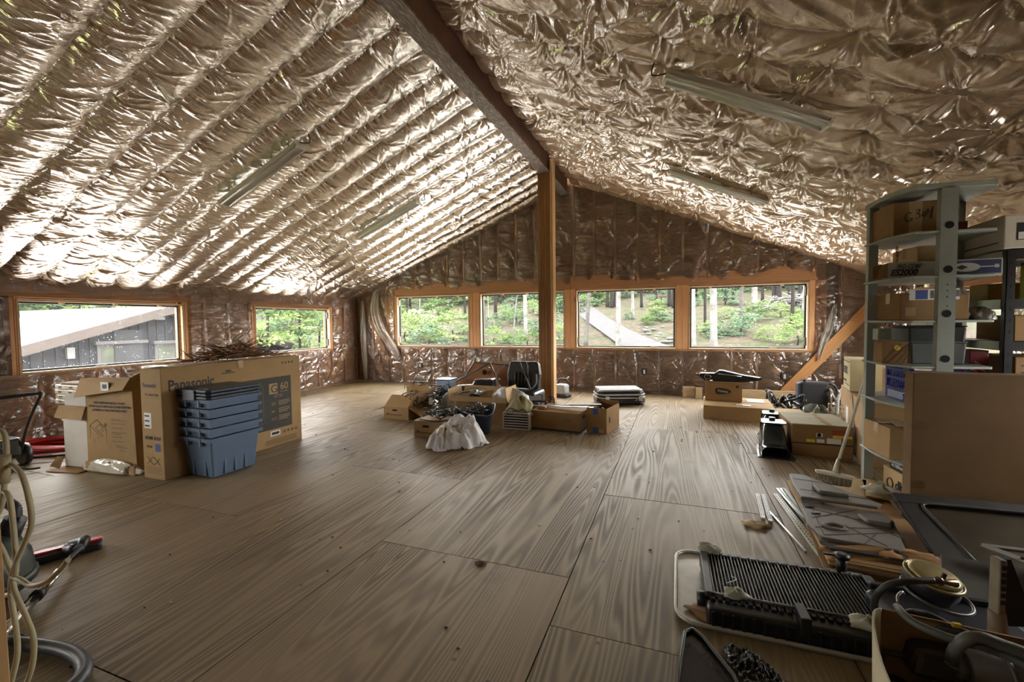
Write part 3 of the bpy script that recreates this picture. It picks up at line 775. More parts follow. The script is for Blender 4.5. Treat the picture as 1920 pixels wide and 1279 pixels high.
# ================================================================== OUTDOORS
def gz(x, y):
    d = max(y-14, 0)
    z = -1.0+0.091*min(d, 11)+0.137*max(d-11, 0)
    if x < -7:
        e = max(-x-26, 0); z = max(z, -1.0+0.12*e)
    return z+0.10*math.sin(x*0.7+y*0.3)*min(1, d/12)+0.08*math.sin(x*1.9-y*1.1)*min(1, d/12)
def terr(px, py, tmax=120):
    v = Vector(pix(px, py)); v.normalize(); t = 9.0
    while t < tmax:
        p = Vector((0, 0, CAMZ))+v*t
        if p.z < gz(p.x, p.y): return p
        t += 0.1
    return Vector((0, 0, CAMZ))+v*60
def ground_mat():
    t = NT('forest_floor'); g = t.n('ShaderNodeNewGeometry'); P = g.outputs['Position']
    n = t.noise(P, 0.8, 6, 0.7); n2 = t.noise(P, 4.0, 5, 0.7)
    leaf = t.ramp(n2, [(0.3, (0.010, 0.007, 0.005)), (0.55, (0.040, 0.028, 0.021)), (0.75, (0.075, 0.056, 0.043))])
    grs = t.ramp(n2, [(0.3, (0.006, 0.010, 0.003)), (0.7, (0.028, 0.036, 0.011))])
    c = t.mix(t.ramp(n, [(0.42, (0,)*3), (0.58, (1,)*3)]), leaf, grs)
    return t.done(t.princ(c, 0.95, 0, 0.1, t.bump(n2, 0.6, 0.1)))
mb = MB()
xs = np.linspace(-75, 55, 66); ys = np.concatenate([np.linspace(-30, 12, 15), np.linspace(13, 110, 60)])
nv = len(ys)
mb.add([(x, y, gz(x, y)) for x in xs for y in ys], [[i*nv+j, (i+1)*nv+j, (i+1)*nv+j+1, i*nv+j+1] for i in range(len(xs)-1) for j in range(nv-1)], 0, True)
struct('ground', mb, ground_mat(), label='wooded slope outside')
# unseen pale apron round the building, added to bounce skylight onto the ceiling
M_BOUNCE = plain('pale_bounce', (0.50, 0.48, 0.44), 0.95, 0, 0.1, 0.2, 3.0)
mb = MB().box((-24, 2.2, -1.05), (XL-0.25, 13.0, -0.94)).box((XR+0.25, -20, -1.05), (18, 13.0, -0.94)).box((XL-0.25, YE+0.25, -1.05), (XR+0.25, 13.0, -0.94))
struct('ground_bounce', mb, M_BOUNCE, label='unseen pale apron added around the building to bounce skylight')
struct('lawn', MB().box((-24, -26, -1.05), (XL-0.25, 2.2, -0.93)), plain('lawn_grass', (0.30, 0.33, 0.13), 0.95, 0, 0.1, 0.3, 5.0), label='bright lawn beside the building')
# driveway
Lp = [(1078, 572), (1079, 580), (1086, 593), (1102, 606), (1124, 622), (1151, 642), (1168, 658), (1190, 676)]
Rp = [(1086, 563), (1098, 567), (1107, 574), (1143, 600), (1178, 620), (1216, 637), (1251, 651), (1290, 668)]
vs = []; 
for a, b in zip(Lp, Rp):
    A = terr(*a); B = terr(*b); A.z += 0.10; B.z += 0.10; vs += [tuple(A), tuple((A+B)/2+Vector((0, 0, 0.05))), tuple(B)]
mb = MB().add(vs, [[3*i+k, 3*i+k+1, 3*i+k+4, 3*i+k+3] for i in range(len(Lp)-1) for k in (0, 1)], 0, True)
struct('road', mb, plain('asphalt', (0.024, 0.024, 0.026), 0.9, 0, 0.2, 0.12, 1.5), label='grey driveway curving up through the woods')
# trees
M_BARK = plain('grey_bark', (0.048, 0.045, 0.043), 0.95, 0, 0.1, 0.35, 4.0, 0.5)
M_BARKD = plain('dark_bark', (0.013, 0.011, 0.010), 0.95, 0, 0.1, 0.3, 4.0, 0.5)
M_BIRCH = plain('pale_bark', (0.088, 0.085, 0.080), 0.9, 0, 0.2, 0.5, 2.5, 0.3)
LEAF = [leafy('leaves_bright', (0.100, 0.150, 0.050), (0.165, 0.215, 0.090)), leafy('leaves_mid', (0.052, 0.092, 0.034), (0.105, 0.150, 0.062)),
        leafy('leaves_cool', (0.068, 0.110, 0.064), (0.120, 0.165, 0.105)), leafy('leaves_pale', (0.18, 0.225, 0.12), (0.25, 0.28, 0.18))]
def leaf_blob(seed, n, layers=7, size=0.11):
    """unit blob of leaf sprays in flat tiers"""
    rg = np.random.default_rng(seed); V = []; F = []
    tips = [(rg.uniform(-1, 1), rg.uniform(0, 2*PI), rg.uniform(0.3, 1)**0.6) for _ in range(layers*6)]
    for i in range(n):
        zt, a, rr = tips[rg.integers(len(tips))]
        rad = math.sqrt(max(0.05, 1-zt*zt))*rr
        c = np.array([math.cos(a)*rad, math.sin(a)*rad, zt-0.15*rad])+rg.normal(0, 1, 3)*np.array([0.16, 0.16, 0.06])
        nrm = rg.normal(0, 1, 3)*0.45+np.array([0, 0, 1]); nrm /= np.linalg.norm(nrm)
        t = np.cross(nrm, rg.normal(0, 1, 3)); t /= np.linalg.norm(t); b = np.cross(nrm, t)
        s = size*rg.uniform(0.6, 1.3); o = len(V)
        V += [tuple(c-t*s), tuple(c+b*s*0.45), tuple(c+t*s), tuple(c-b*s*0.45)]; F.append((o, o+1, o+2, o+3))
    m = MB(); m.add(V, F); return m
BLOBS = {}
def blob(kind, lf):
    k = (kind, lf)
    if k not in BLOBS:
        n = {'big': 1900, 'mid': 1500, 'low': 500}[kind]
        me = leaf_blob(hash(kind) % 7+lf*13, n, 9 if kind == 'big' else 6, {'big': 0.085, 'mid': 0.085, 'low': 0.15}[kind]).mesh('foliage_'+kind); me.materials.append(LEAF[lf]); BLOBS[k] = me
    return BLOBS[k]
import zlib
def hash(s): return zlib.crc32(str(s).encode())
def tree(px, py, wpx, label, mat=None, lean=0.0, hgt=13.0, crown=1, cz=None, group=None, base=None):
    if crown == 1: crown = None
    p = terr(px, py) if base is None else base
    dist = (p-Vector((0, 0, CAMZ))).length
    r = wpx*dist/FPX/2
    t = thing('tree', label, 'tree', (p.x, p.y, p.z-0.15), random.uniform(0, 6), group)
    pts = spline([(0, 0, 0), (lean*0.3, 0.05, hgt*0.3), (lean*0.7, -0.1, hgt*0.65), (lean, 0, hgt)], 5)
    obj('trunk', MB().tube(pts, [r*(1.35 if i == 0 else 1-0.6*i/(len(pts)-1)) for i in range(len(pts))], 10), mat or M_BARK, t)
    if crown is not None:
        c = link('crown', blob('big', crown), None, t, (lean, 0, cz or hgt*0.85)); c.scale = (3.2, 3.2, 2.6)
    return t
def shrub(px, py, rpx, lf, label, squash=0.8, dist=None, kind='mid', name='shrub', group=None):
    p = terr(px, py) if dist is None else Vector((0, 0, CAMZ))+Vector(pix(px, py)).normalized()*dist
    d = (p-Vector((0, 0, CAMZ))).length; r = rpx*d/FPX
    t = thing(name, label, 'shrub' if name == 'shrub' else 'tree', (p.x, p.y, gz(p.x, p.y)), random.uniform(0, 6), group)
    top = max(p.z-gz(p.x, p.y), 0)+r*squash*0.55
    f = link('foliage', blob(kind, lf), None, t, (0, 0, top)); f.scale = (r, r, r*squash)
    obj('stem', MB().tube([(0, 0, -0.2), (0.05, 0, top*0.5), (0, 0.05, top)], [max(0.02, r*0.04)]*3, 6), M_BARKD, t)
    return t
tree(1098, 650, 8, 'leaning grey tree beside the near end of the driveway', M_BARK, 0.9)
tree(1159, 655, 10, 'pale birch standing in front of the driveway', M_BIRCH, 0.6)
tree(1187, 598, 6, 'slim pale tree on the bank above the driveway', M_BIRCH, -0.2, crown=2)
tree(1301, 654, 8, 'pale tree at the edge of the window nearest the brace', M_BIRCH, 0.1)
tree(1338, 655, 13, 'thick pale mossy tree seen through the window nearest the brace', M_BIRCH, 0.0, crown=2)
tree(1322, 622, 5, 'thin dark spruce trunk behind the thick pale tree', M_BARKD, 0.0, crown=None)
tree(1388, 602, 7, 'grey tree between the shrub and the thick pale tree', M_BARK, 0.1)
tree(1415, 594, 10, 'broad pale tree right of the middle of its window', M_BIRCH, 0.2)
tree(1485, 608, 6, 'thin dark straight pole of a tree near the brush pile', M_BARKD, 0.0, hgt=9, crown=None)
tree(1508, 597, 9, 'pale tree leaning beside the brush pile', M_BIRCH, -0.5)
tree(1461, 569, 8, 'dark tree far up the slope above the brush pile', M_BARKD, 0.0)
tree(1451, 567, 7, 'slimmer dark tree far up the slope beside its twin', M_BARKD, 0.1)
tree(909, 624, 10, 'thick grey leaning tree at the edge of the window behind the post', M_BARK, -0.8, crown=2)
tree(929, 597, 7, 'straight grey tree behind the thick leaning one', M_BARKD, 0.0)
tree(917, 608, 2.5, 'thin pale sapling between two grey trunks', M_BIRCH, -0.2, hgt=8, crown=None)
tree(963, 624, 2.5, 'thin bent pale sapling on the brown leaf slope', M_BIRCH, -1.3, hgt=7, crown=None)
tree(986, 628, 8, 'pale thick tree just left of the wooden post', M_BIRCH, 0.1, crown=2)
tree(967, 571, 7, 'dark tree high on the slope above the bent sapling', M_BARKD, 0.0)
tree(787, 601, 2.5, 'thin white birch stem in the leafy window', M_BIRCH, 0.1, hgt=10, crown=None)
tree(763, 603, 5, 'dark trunk at the edge of the leafy window', M_BARKD, 0.2)
tree(488, 625, 8, 'pale trunk in the side window near the corner', M_BIRCH, 0.1, crown=1)
for i, (px, py, wd) in enumerate([(1116, 562, 5), (1123, 563, 6), (1139, 575, 6), (1147, 576, 6), (1152, 575, 5), (1203, 576, 5), (1256, 574, 8), (1264, 577, 7), (1480, 572, 5), (1290, 570, 5), (1230, 566, 5), (845, 578, 5), (815, 577, 4), (872, 590, 5), (940, 570, 4), (1040, 575, 6), (1050, 580, 5), (1360, 566, 5), (1375, 568, 5), (1430, 566, 5), (1500, 566, 5)]):
    tree(px, py, wd, 'slender dark trunk far back in the woods', M_BARKD, random.uniform(-0.3, 0.3), crown=None, group='far trunks in the woods')
SH = [(790, 630, 42, 3, 'pale flowering shrub in the leafy window'), (760, 640, 40, 0, 'bright green shrub at the edge of the leafy window'), (850, 640, 45, 0, 'bright green shrub filling the corner of the leafy window'), (822, 600, 32, 1, 'darker green bush behind the pale flowering shrub'),
      (805, 655, 36, 2, 'low cool-green bush under the pale flowering shrub'), (1020, 620, 34, 2, 'cool-green bush half hidden by the wooden post'), (1048, 640, 26, 0, 'bright bush right of the wooden post'), (1050, 585, 24, 1, 'leafy bush high behind the wooden post'),
      (925, 645, 26, 0, 'low bush under the thick leaning tree'), (990, 648, 26, 1, 'low bush at the foot of the tree beside the post'), (955, 648, 20, 1, 'small bush under the bent sapling'), (1388, 628, 33, 2, 'large cool-green shrub in the window nearest the brace'), (1440, 640, 20, 0, 'small bright shrub beside the large cool-green one'),
      (1495, 645, 30, 0, 'bright shrub in the corner next to the brace'), (1360, 570, 26, 2, 'hanging leafy branch mass behind the thick pale tree'), (1320, 560, 24, 0, 'leaves spreading over the pale edge tree'), (1240, 570, 26, 2, 'pale leafy bush above the stony bank'), (1215, 610, 16, 1, 'small dark bush on the stony bank'), (1237, 600, 16, 2, 'rounded bush above the stones'), (1090, 560, 16, 2, 'leaves in front of the far end of the driveway'), (1420, 600, 24, 1, 'dark low shrub below the broad pale tree'), (1345, 625, 18, 2, 'dark conical evergreen behind the thick pale tree')]
for (px, py, r, lf, lb) in SH: shrub(px, py, r, lf, lb)
for i, (px, py, r, lf) in enumerate([(500, 620, 50, 0), (560, 600, 55, 1), (600, 640, 45, 0), (530, 655, 42, 2), (470, 660, 40, 0), (620, 600, 40, 2), (580, 655, 30, 3)]):
    shrub(px, py, r, lf, 'bright bush filling the side window near the corner', 0.9, 19+i*1.5, group='bushes outside the corner side window')
rg = random.Random(5)
for i in range(54):
    px = rg.uniform(735, 1530); py = rg.uniform(572, 640)
    if 1075 < px < 1262: py = rg.uniform(566, 585) if px < 1150 else rg.uniform(568, 606)
    shrub(px, py, rg.uniform(9, 22), rg.choice((0, 1, 2, 2, 0)), 'low green undergrowth bush on the wooded slope', 0.7, None, 'mid', 'shrub', 'undergrowth on the wooded slope')
for i in range(26):
    px = 700+i*34+rg.uniform(-8, 8)
    shrub(px, rg.uniform(560, 572), rg.uniform(40, 75), rg.choice((0, 1, 1, 2, 2)), 'green tree crown in the far woods', 0.8, rg.uniform(50, 78), 'big', 'forest_tree', 'far tree crowns')
for i in range(11):
    px = 20+i*60+rg.uniform(-8, 8)
    shrub(px, rg.uniform(556, 580), rg.uniform(50, 80), rg.choice((0, 1, 1, 2)), 'green tree crown behind the neighbouring house', 0.8, rg.uniform(45, 62), 'big', 'forest_tree', 'tree crowns beyond the side windows')
# brush pile and stones
bp = MB(); c = terr(1492, 585); rr = random.Random(3)
for k in range(70):
    a = Vector((c.x+rr.gauss(0, 1.1), c.y+rr.gauss(0, 0.6), c.z+rr.uniform(0, 1.3))); d = Vector((rr.gauss(0, 1), rr.gauss(0, 1), rr.gauss(0, 0.4))).normalized()*rr.uniform(0.4, 1.1)
    bp.tube([a-d, a+d], 0.05, 5)
tag(obj('brush_pile', bp, M_BIRCH), 'heap of cut branches on the slope by the dark pole', 'brush pile', kind='stuff')
for k in range(34):
    p = terr(rr.uniform(1195, 1262), rr.uniform(612, 645)); s = rr.uniform(0.10, 0.28)
    m = MB().lathe([(0.5, 0), (1, 0.35), (0.85, 0.8), (0.3, 1.0)], 7, smooth=False)
    o = obj('stone', m, plain('field_stone', (0.045, 0.043, 0.040), 0.95), None, (p.x, p.y, p.z-0.03), (0, 0, rr.uniform(0, 6))); o.scale = (s, s*rr.uniform(.6, 1), s*0.6)
    tag(o, 'pale stone on the bank beside the driveway', 'stone', 'stones along the driveway')
# neighbouring house
XG = -17.0
ap = atX(306, 575, XG); lf_ = atX(-60, 672, XG); rt = atX(352, 598, XG)
ridge_far = 22.0
nh = thing('neighbour_house', 'dark-sided house with a pale shingle roof outside the dusty window', 'house', (XG, ap.y, -1.0))
M_SIDING = plain('dark_siding', (0.0075, 0.0075, 0.0095), 0.85, 0, 0.3, 0.25, 3)
M_ROOF = plain('pale_shingles', (0.025, 0.0235, 0.024), 0.95, 0, 0.1, 0.1, 6)
M_FASC = plain('fascia_brown', (0.022, 0.015, 0.012), 0.8)
sl = (ap.z-lf_.z)/(ap.y-lf_.y)
Z0 = ap.z+1.0; hw2 = 9.0; ze = Z0-sl*hw2
y0 = -hw2; y1 = hw2*0.75; ze1 = Z0-sl*1.0*y1
obj('gable_wall', MB().prism([(y0, 0), (y1, 0), (y1, ze1-0.25), (0, Z0-0.25), (y0, ze-0.25)], 0, 0.2, M=Matrix(((0, 0, -1, 0), (1, 0, 0, 0), (0, 1, 0, 0), (0, 0, 0, 1)))), M_SIDING, nh)
for k in range(60):
    yy = y0+0.1+k*0.27
    if yy > y1: break
    zt = (Z0-sl*abs(yy))-0.3
    if zt > 0.2: obj('batten', MB().box((0.0, yy, 0), (0.035, yy+0.045, zt)), M_SIDING, nh)
for s, yy, zz in ((-1, y0-0.6, ze-sl*0.6), (1, y1+0.5, ze1-sl*0.5)):
    obj('roof_slope', MB().add([(0.5, 0, Z0), (0.5, yy, zz), (-14, yy, zz), (-14, 0, Z0)], [(0, 1, 2, 3)]), M_ROOF, nh, solid=0.06)
    obj('rake_board', MB().add([(0.52, 0, Z0+0.03), (0.52, yy, zz+0.03), (0.52, yy, zz-0.26), (0.52, 0, Z0-0.26)], [(0, 1, 2, 3)]), M_FASC, nh, solid=0.05)
    obj('soffit', MB().add([(0.5, 0, Z0-0.24), (0.5, yy, zz-0.24), (0.0, yy, zz-0.24), (0.0, 0, Z0-0.24)], [(0, 1, 2, 3)]), M_FASC, nh)
M_PGL = plain('reflecting_glass', (0.035, 0.04, 0.03), 0.08, 0, 0.8, 0.4, 2.0)
M_WTR = plain('window_trim_grey', (0.025, 0.023, 0.024), 0.8)
for (ax, ay, bx_, by) in ((187, 652, 260, 690), (294, 650, 352, 690)):
    A = atX(ax, ay, XG); B = atX(bx_, by, XG); oy, oz = A.y-ap.y, A.z+1.0; by2 = B.y-ap.y
    wnd = obj('house_window', MB().box((0.03, oy-0.1, oz-1.2), (0.07, by2+0.1, oz+0.1)), M_WTR, nh)
    md = (oy+by2)/2
    for a, b in ((oy, md-0.04), (md+0.04, by2)): obj('pane', MB().box((0.06, a, oz-1.1), (0.08, b, oz)), M_PGL, wnd)
    obj('window_hood', MB().box((0.03, oy-0.2, oz+0.1), (0.22, by2+0.2, oz+0.2)), M_WTR, nh)
A = atX(128, 655, XG); obj('meter_box', MB().box((0.03, A.y-ap.y-0.09, A.z+0.72), (0.14, A.y-ap.y+0.09, A.z+1.05)), plain('meter_white', (0.06, 0.06, 0.06), 0.5), nh)
A = atX(293, 596, XG); obj('flood_light', MB().box((0.03, A.y-ap.y-0.16, A.z+0.93), (0.2, A.y-ap.y+0.16, A.z+1.03)), plain('meter_white', (0.06, 0.06, 0.06), 0.5), nh)
obj('corner_pilaster', MB().box((0.03, -1.55, 0), (0.12, -0.75, Z0-0.8)), plain('pilaster_dark', (0.004, 0.004, 0.006), 0.85), nh)

# ---- daylight portals at the window openings
def portal(loc, rot, sx, sy):
    l = bpy.data.lights.new('window_portal', 'AREA'); l.shape = 'RECTANGLE'; l.size = sx; l.size_y = sy; l.cycles.is_portal = True
    o = bpy.data.objects.new('window_portal', l); COL.objects.link(o); o.location = loc; o.rotation_euler = rot
for a, b in E_WIN:
    portal(((a+b)/2, YE+0.12, sum(E_Z)/2), (-PI/2, 0, 0), b-a, E_Z[1]-E_Z[0])
for a, b in N_WIN:
    portal(((a+b)/2, YB-0.12, sum(E_Z)/2), (PI/2, 0, 0), b-a, E_Z[1]-E_Z[0])
for a, b in L_WIN3:
    portal((XL-0.12, (a+b)/2, sum(L_Z)/2), (0, -PI/2, 0), L_Z[1]-L_Z[0], b-a)
for a, b in L_WIN:
    portal((XR+0.12, (a+b)/2, sum(L_Z)/2), (0, PI/2, 0), L_Z[1]-L_Z[0], b-a)
# ================================================================== OBJECTS
KR = cardboard('kraft', (0.36, 0.232, 0.105)); KRD = cardboard('kraft_dark', (0.26, 0.150, 0.060)); KRL = cardboard('kraft_light', (0.50, 0.35, 0.185))
KRW = cardboard('white_carton', (0.62, 0.58, 0.49), 0.08)
INK = plain('black_print', (0.014, 0.013, 0.012), 0.6); INKB = plain('brown_print', (0.14, 0.08, 0.035), 0.7)
INKBL = plain('blue_print', (0.03, 0.06, 0.22), 0.6); INKR = plain('red_print', (0.35, 0.02, 0.015), 0.6); WHITE = plain('white_paper', (0.72, 0.71, 0.68), 0.6, var=0.05)
YEL = plain('yellow_label', (0.72, 0.55, 0.03), 0.6); TAPE = plain('packing_tape', (0.44, 0.30, 0.15), 0.22, var=0.1)
BLK = plain('black_plastic', (0.016, 0.016, 0.017), 0.42, var=0.3); BLKS = plain('satin_black', (0.022, 0.022, 0.024), 0.25, var=0.25); GRYP = plain('grey_vinyl', (0.115, 0.105, 0.085), 0.55, var=0.15)
STEEL = plain('bare_steel', (0.42, 0.41, 0.39), 0.32, 0.9, var=0.15); CHROME = plain('chrome', (0.75, 0.75, 0.73), 0.12, 1.0, var=0.03)
CREAM = plain('cream_cord', (0.50, 0.46, 0.29), 0.5, var=0.08); NAVY = plain('navy_cloth', (0.011, 0.014, 0.025), 0.8); CLOTH = plain('white_cloth', (0.66, 0.65, 0.66), 0.85, var=0.08)
TOTE = plain('blue_tote_plastic', (0.105, 0.160, 0.25), 0.42, var=0.06); TOTED = plain('dark_blue_lid', (0.030, 0.045, 0.070), 0.38, var=0.1)
GAP = plain('handle_hole', (0.006, 0.005, 0.004), 0.9)

def quad(parent, pts, mat, name, solid=0.0, loc=(0, 0, 0)):
    return obj(name, MB().add(pts, [tuple(range(len(pts)))]), mat, parent, loc, solid=solid)
def patch(parent, face, a, b, mat, name, S, lift=0.0012):
    """flat label: face '-y' a=(x0,z0) b=(x1,z1); '+x'/'-x' a=(y0,z0); '+z' a=(x0,y0)"""
    sx, sy, sz = S; e = lift
    (p, q), (r, s) = a, b
    P = {'-y': [(p, -e, q), (r, -e, q), (r, -e, s), (p, -e, s)], '+x': [(sx+e, p, q), (sx+e, r, q), (sx+e, r, s), (sx+e, p, s)],
         '-x': [(-e, r, q), (-e, p, q), (-e, p, s), (-e, r, s)], '+z': [(p, q, sz+e), (r, q, sz+e), (r, s, sz+e), (p, s, sz+e)]}[face]
    return quad(parent, P, mat, name)
def carton(name, label, loc, rotz, S, mat=KR, tape=True, opened=None, group=None, cat='cardboard box', flapmat=None, tilt=None):
    """origin = front-left-bottom corner, x along the front, y away; opened = {'f','b','l','r': angle outwards from upright, length}"""
    sx, sy, sz = S; t = thing(name, label, cat, loc, rotz, group)
    if tilt: t.rotation_euler = (tilt[0], tilt[1], rotz)
    rg = random.Random(zlib.crc32(label.encode()))
    if opened is None:
        bow = 0.006
        obj('body', MB().box((0, 0, 0), (sx, sy, sz-0.005)), mat, t, bevel=0.005)
        for k in range(2):
            y0, y1 = (0.0005, sy/2-0.0015) if k == 0 else (sy/2+0.0015, sy-0.0005)
            d1 = rg.uniform(0, 0.004)
            ya = sz+(d1 if k == 1 else 0); yb = sz+(d1 if k == 0 else 0)
            obj('flap', MB().add([(0.001, y0, sz-0.006), (sx-0.001, y0, sz-0.006), (sx-0.001, y1, sz-0.006), (0.001, y1, sz-0.006), (0.001, y0, ya), (sx-0.001, y0, ya), (sx-0.001, y1, yb), (0.001, y1, yb)],
                             [(0, 3, 2, 1), (4, 5, 6, 7), (0, 1, 5, 4), (1, 2, 6, 5), (2, 3, 7, 6), (3, 0, 4, 7)]), flapmat or mat, t)
        if tape:
            w = 0.03
            obj('tape', MB().add([(-0.001, sy/2-w, sz+0.006), (sx+0.001, sy/2-w, sz+0.006), (sx+0.001, sy/2+w, sz+0.006), (-0.001, sy/2+w, sz+0.006), (-0.002, sy/2-w, sz-0.07), (-0.002, sy/2+w, sz-0.07), (sx+0.002, sy/2-w, sz-0.07), (sx+0.002, sy/2+w, sz-0.07)],
                             [(0, 1, 2, 3), (0, 3, 5, 4), (1, 6, 7, 2)]), TAPE, t)
    else:
        th = 0.005; mb = MB()
        mb.box((0, 0, 0), (sx, sy, th)); mb.box((0, 0, th), (sx, th, sz)); mb.box((0, sy-th, th), (sx, sy, sz)); mb.box((0, th, th), (th, sy-th, sz)); mb.box((sx-th, th, th), (sx, sy-th, sz))
        obj('body', mb, mat, t)
        for k, (ang, ln) in opened.items():
            a = R(ang); c, s_ = math.cos(a)*ln, math.sin(a)*ln; i = 0.006
            P = {'f': [(i, 0.002, sz), (sx-i, 0.002, sz), (sx-i*2, -s_, sz+c), (i*2, -s_, sz+c)], 'b': [(sx-i, sy-0.002, sz), (i, sy-0.002, sz), (i*2, sy+s_, sz+c), (sx-i*2, sy+s_, sz+c)],
                 'l': [(0.002, sy-i, sz), (0.002, i, sz), (-s_, i*2, sz+c), (-s_, sy-i*2, sz+c)], 'r': [(sx-0.002, i, sz), (sx-0.002, sy-i, sz), (sx+s_, sy-i*2, sz+c), (sx+s_, i*2, sz+c)]}[k]
            quad(t, P, flapmat or mat, 'flap', solid=0.004)
    return t
def boxpx(name, label, x0, x1, yt, yb, Y, depth, mat=KR, z0=None, skew=0.0, **kw):
    """carton whose front face fills the given picture span at room depth Y"""
    A = atY(x0, yb, Y); B = atY(x1, yb, Y); T = atY((x0+x1)/2, yt, Y)
    zb = A.z if z0 is None else z0
    return carton(name, label, (A.x, Y, zb), skew, (B.x-A.x, depth, T.z-zb), mat, **kw), (B.x-A.x, depth, T.z-zb)
def tangle(name, label, c, s, n, r, mat, seed=1, zmin=0.0, cat='cables'):
    rg = random.Random(seed); mb = MB()
    for k in range(n):
        p = Vector((c[0]+rg.uniform(-1, 1)*s[0]*0.8, c[1]+rg.uniform(-1, 1)*s[1]*0.8, c[2]+rg.random()*s[2]*0.6)); pts = [p]
        an = rg.uniform(0, 6.3)
        for j in range(7):
            an += rg.uniform(-1.3, 1.3)
            p = p+Vector((math.cos(an)*s[0]*0.45, math.sin(an)*s[1]*0.45, rg.uniform(-0.4, 0.4)*s[2]))
            p.x = min(max(p.x, c[0]-s[0]), c[0]+s[0]); p.y = min(max(p.y, c[1]-s[1]), c[1]+s[1]); p.z = min(max(p.z, max(zmin, c[2])+r), c[2]+s[2]); pts.append(p)
        mb.tube(spline(pts, 4), r*rg.uniform(0.7, 1.3), 5)
    o = obj(name, mb, mat); tag(o, label, cat, kind='stuff'); return o
def crumple(name, label, loc, S, mat, seed=1, cat='bag', parent=None, nu=40, nv=28, rough=0.28, rot=0.0, flat=0.6):
    """closed crumpled heap with folds"""
    rg = np.random.default_rng(seed); ph = rg.uniform(0, 6.28, 12)
    def fn(u, v):
        a = 2*PI*u; e = v*PI/2
        r = math.cos(e)**flat; z = math.sin(e)
        d = 1+rough*(0.5*math.sin(3*a+ph[0]+3*e)+0.35*math.sin(5*a-4*e+ph[1])+0.30*abs(math.sin(8*a+5*e+ph[2]))+0.22*abs(math.sin(13*a-9*e+ph[3])))
        z2 = z*(1+rough*(0.5*math.sin(4*a+ph[4])+0.45*abs(math.sin(7*a+3*e+ph[5]))))*(1 if v > 0 else 0)
        return (math.cos(a)*r*d*S[0], math.sin(a)*r*d*S[1], max(0.0, z2*S[2]))
    o = obj(name, MB().grid(fn, nu, nv), mat, parent, loc, (0, 0, rot))
    if parent is None: tag(o, label, cat)
    return o

# ---------------------------------------------------------------- TV carton and its neighbours
S = (0.288, 1.54, 1.01)
tv = carton('television_carton', 'tall brown Panasonic television carton standing on edge', (-4.576, 2.555, 0), 0, S, KR)
T0 = Vector((-4.576, 2.555, 0))
def tvx(px, py): p = atX(px, py, T0.x+S[0]); return (S[0]+0.002, p.y-T0.y, p.z)
def tvy(px, py): p = atY(px, py, T0.y); return (p.x-T0.x, -0.002, p.z)
text('Panasonic', 0.135, INK, tv, (S[0]+0.001, 0.055, 0.80), '+x', bold=0.022, sx=0.80)
patch(tv, '+x', (0.20, 0.20), (1.40, 0.79), plain('print_charcoal', (0.028, 0.026, 0.018), 0.65), 'printed_panel', S)
INKT = plain('tan_print', (0.36, 0.24, 0.10), 0.7)
for a, b in (((0.70, 0.28), (1.03, 0.30)), ((0.70, 0.70), (1.03, 0.72)), ((1.015, 0.28), (1.03, 0.72))): patch(tv, '+x', a, b, plain('print_grey', (0.06, 0.055, 0.04), 0.6), 'printed_screen_edge', S, 0.002)
text('VIERA', 0.22, INKT, tv, (S[0]+0.002, 0.36, 0.40), '+x', bold=0.02, sx=0.8, shear=0.1)
patch(tv, '+x', (1.10, 0.60), (1.21, 0.72), INKT, 'printed_square', S, 0.002)
text('G', 0.13, INK, tv, (S[0]+0.003, 1.118, 0.615), '+x')
text('60', 0.115, INKT, tv, (S[0]+0.003, 1.245, 0.64), '+x', bold=0.01); text('PLASMA', 0.03, INKT, tv, (S[0]+0.003, 1.245, 0.605), '+x')
text('GT30', 0.05, INKT, tv, (S[0]+0.003, 1.16, 0.555), '+x')
for k in range(3):
    text(['3D', '\u221e', 'HD'][k], 0.05, INKT, tv, (S[0]+0.003, 1.12, 0.47-0.085*k), '+x')
    for j in range(3): patch(tv, '+x', (1.22, 0.505-0.085*k-0.02*j), (1.22+0.15-0.03*(j == 2), 0.512-0.085*k-0.02*j), INKT, 'printed_line', S, 0.002)
patch(tv, '+x', (1.10, 0.12), (1.23, 0.18), WHITE, 'logo_plate', S); patch(tv, '+x', (1.115, 0.135), (1.215, 0.165), INK, 'printed_line', S, 0.002)
for k in range(4): patch(tv, '+x', (1.27+0.055*k, 0.13), (1.305+0.055*k, 0.16), INKB, 'printed_mark', S)
for k in range(5): patch(tv, '+x', (1.03, 0.03+0.012*k), (1.46, 0.036+0.012*k), INKB, 'printed_line', S)
patch(tv, '+x', (0.56, 0.895), (0.70, 0.905), INK, 'printed_line', S); patch(tv, '+x', (0.60, 0.91), (0.66, 0.93), INK, 'printed_mark', S)
for k in range(4): patch(tv, '+x', (1.28+0.045*k, 0.935), (1.30+0.045*k, 0.955), INK, 'printed_mark', S)
text('Panasonic', 0.056, INK, tv, (0.035, -0.002, 0.835), '-y', bold=0.015, sx=0.85); text('TC-P60GT30', 0.034, INKB, tv, (0.06, -0.002, 0.755), '-y')
patch(tv, '-y', (0.03, 0.735), (0.26, 0.739), INKB, 'printed_line', S)
patch(tv, '-y', (0.035, 0.46), (0.135, 0.60), WHITE, 'sticker', S)
for k in range(3): patch(tv, '-y', (0.045, 0.565-0.045*k), (0.11, 0.58-0.045*k), INK, 'barcode', S, 0.002)
text('HDMI', 0.042, INK, tv, (0.04, -0.002, 0.36), '-y', bold=0.01); text('DTV', 0.045, INK, tv, (0.165, -0.002, 0.355), '-y', bold=0.01)
text('SD XC', 0.026, INK, tv, (0.06, -0.002, 0.285), '-y'); patch(tv, '-y', (0.175, 0.255), (0.245, 0.325), INKBL, 'energy_mark', S)
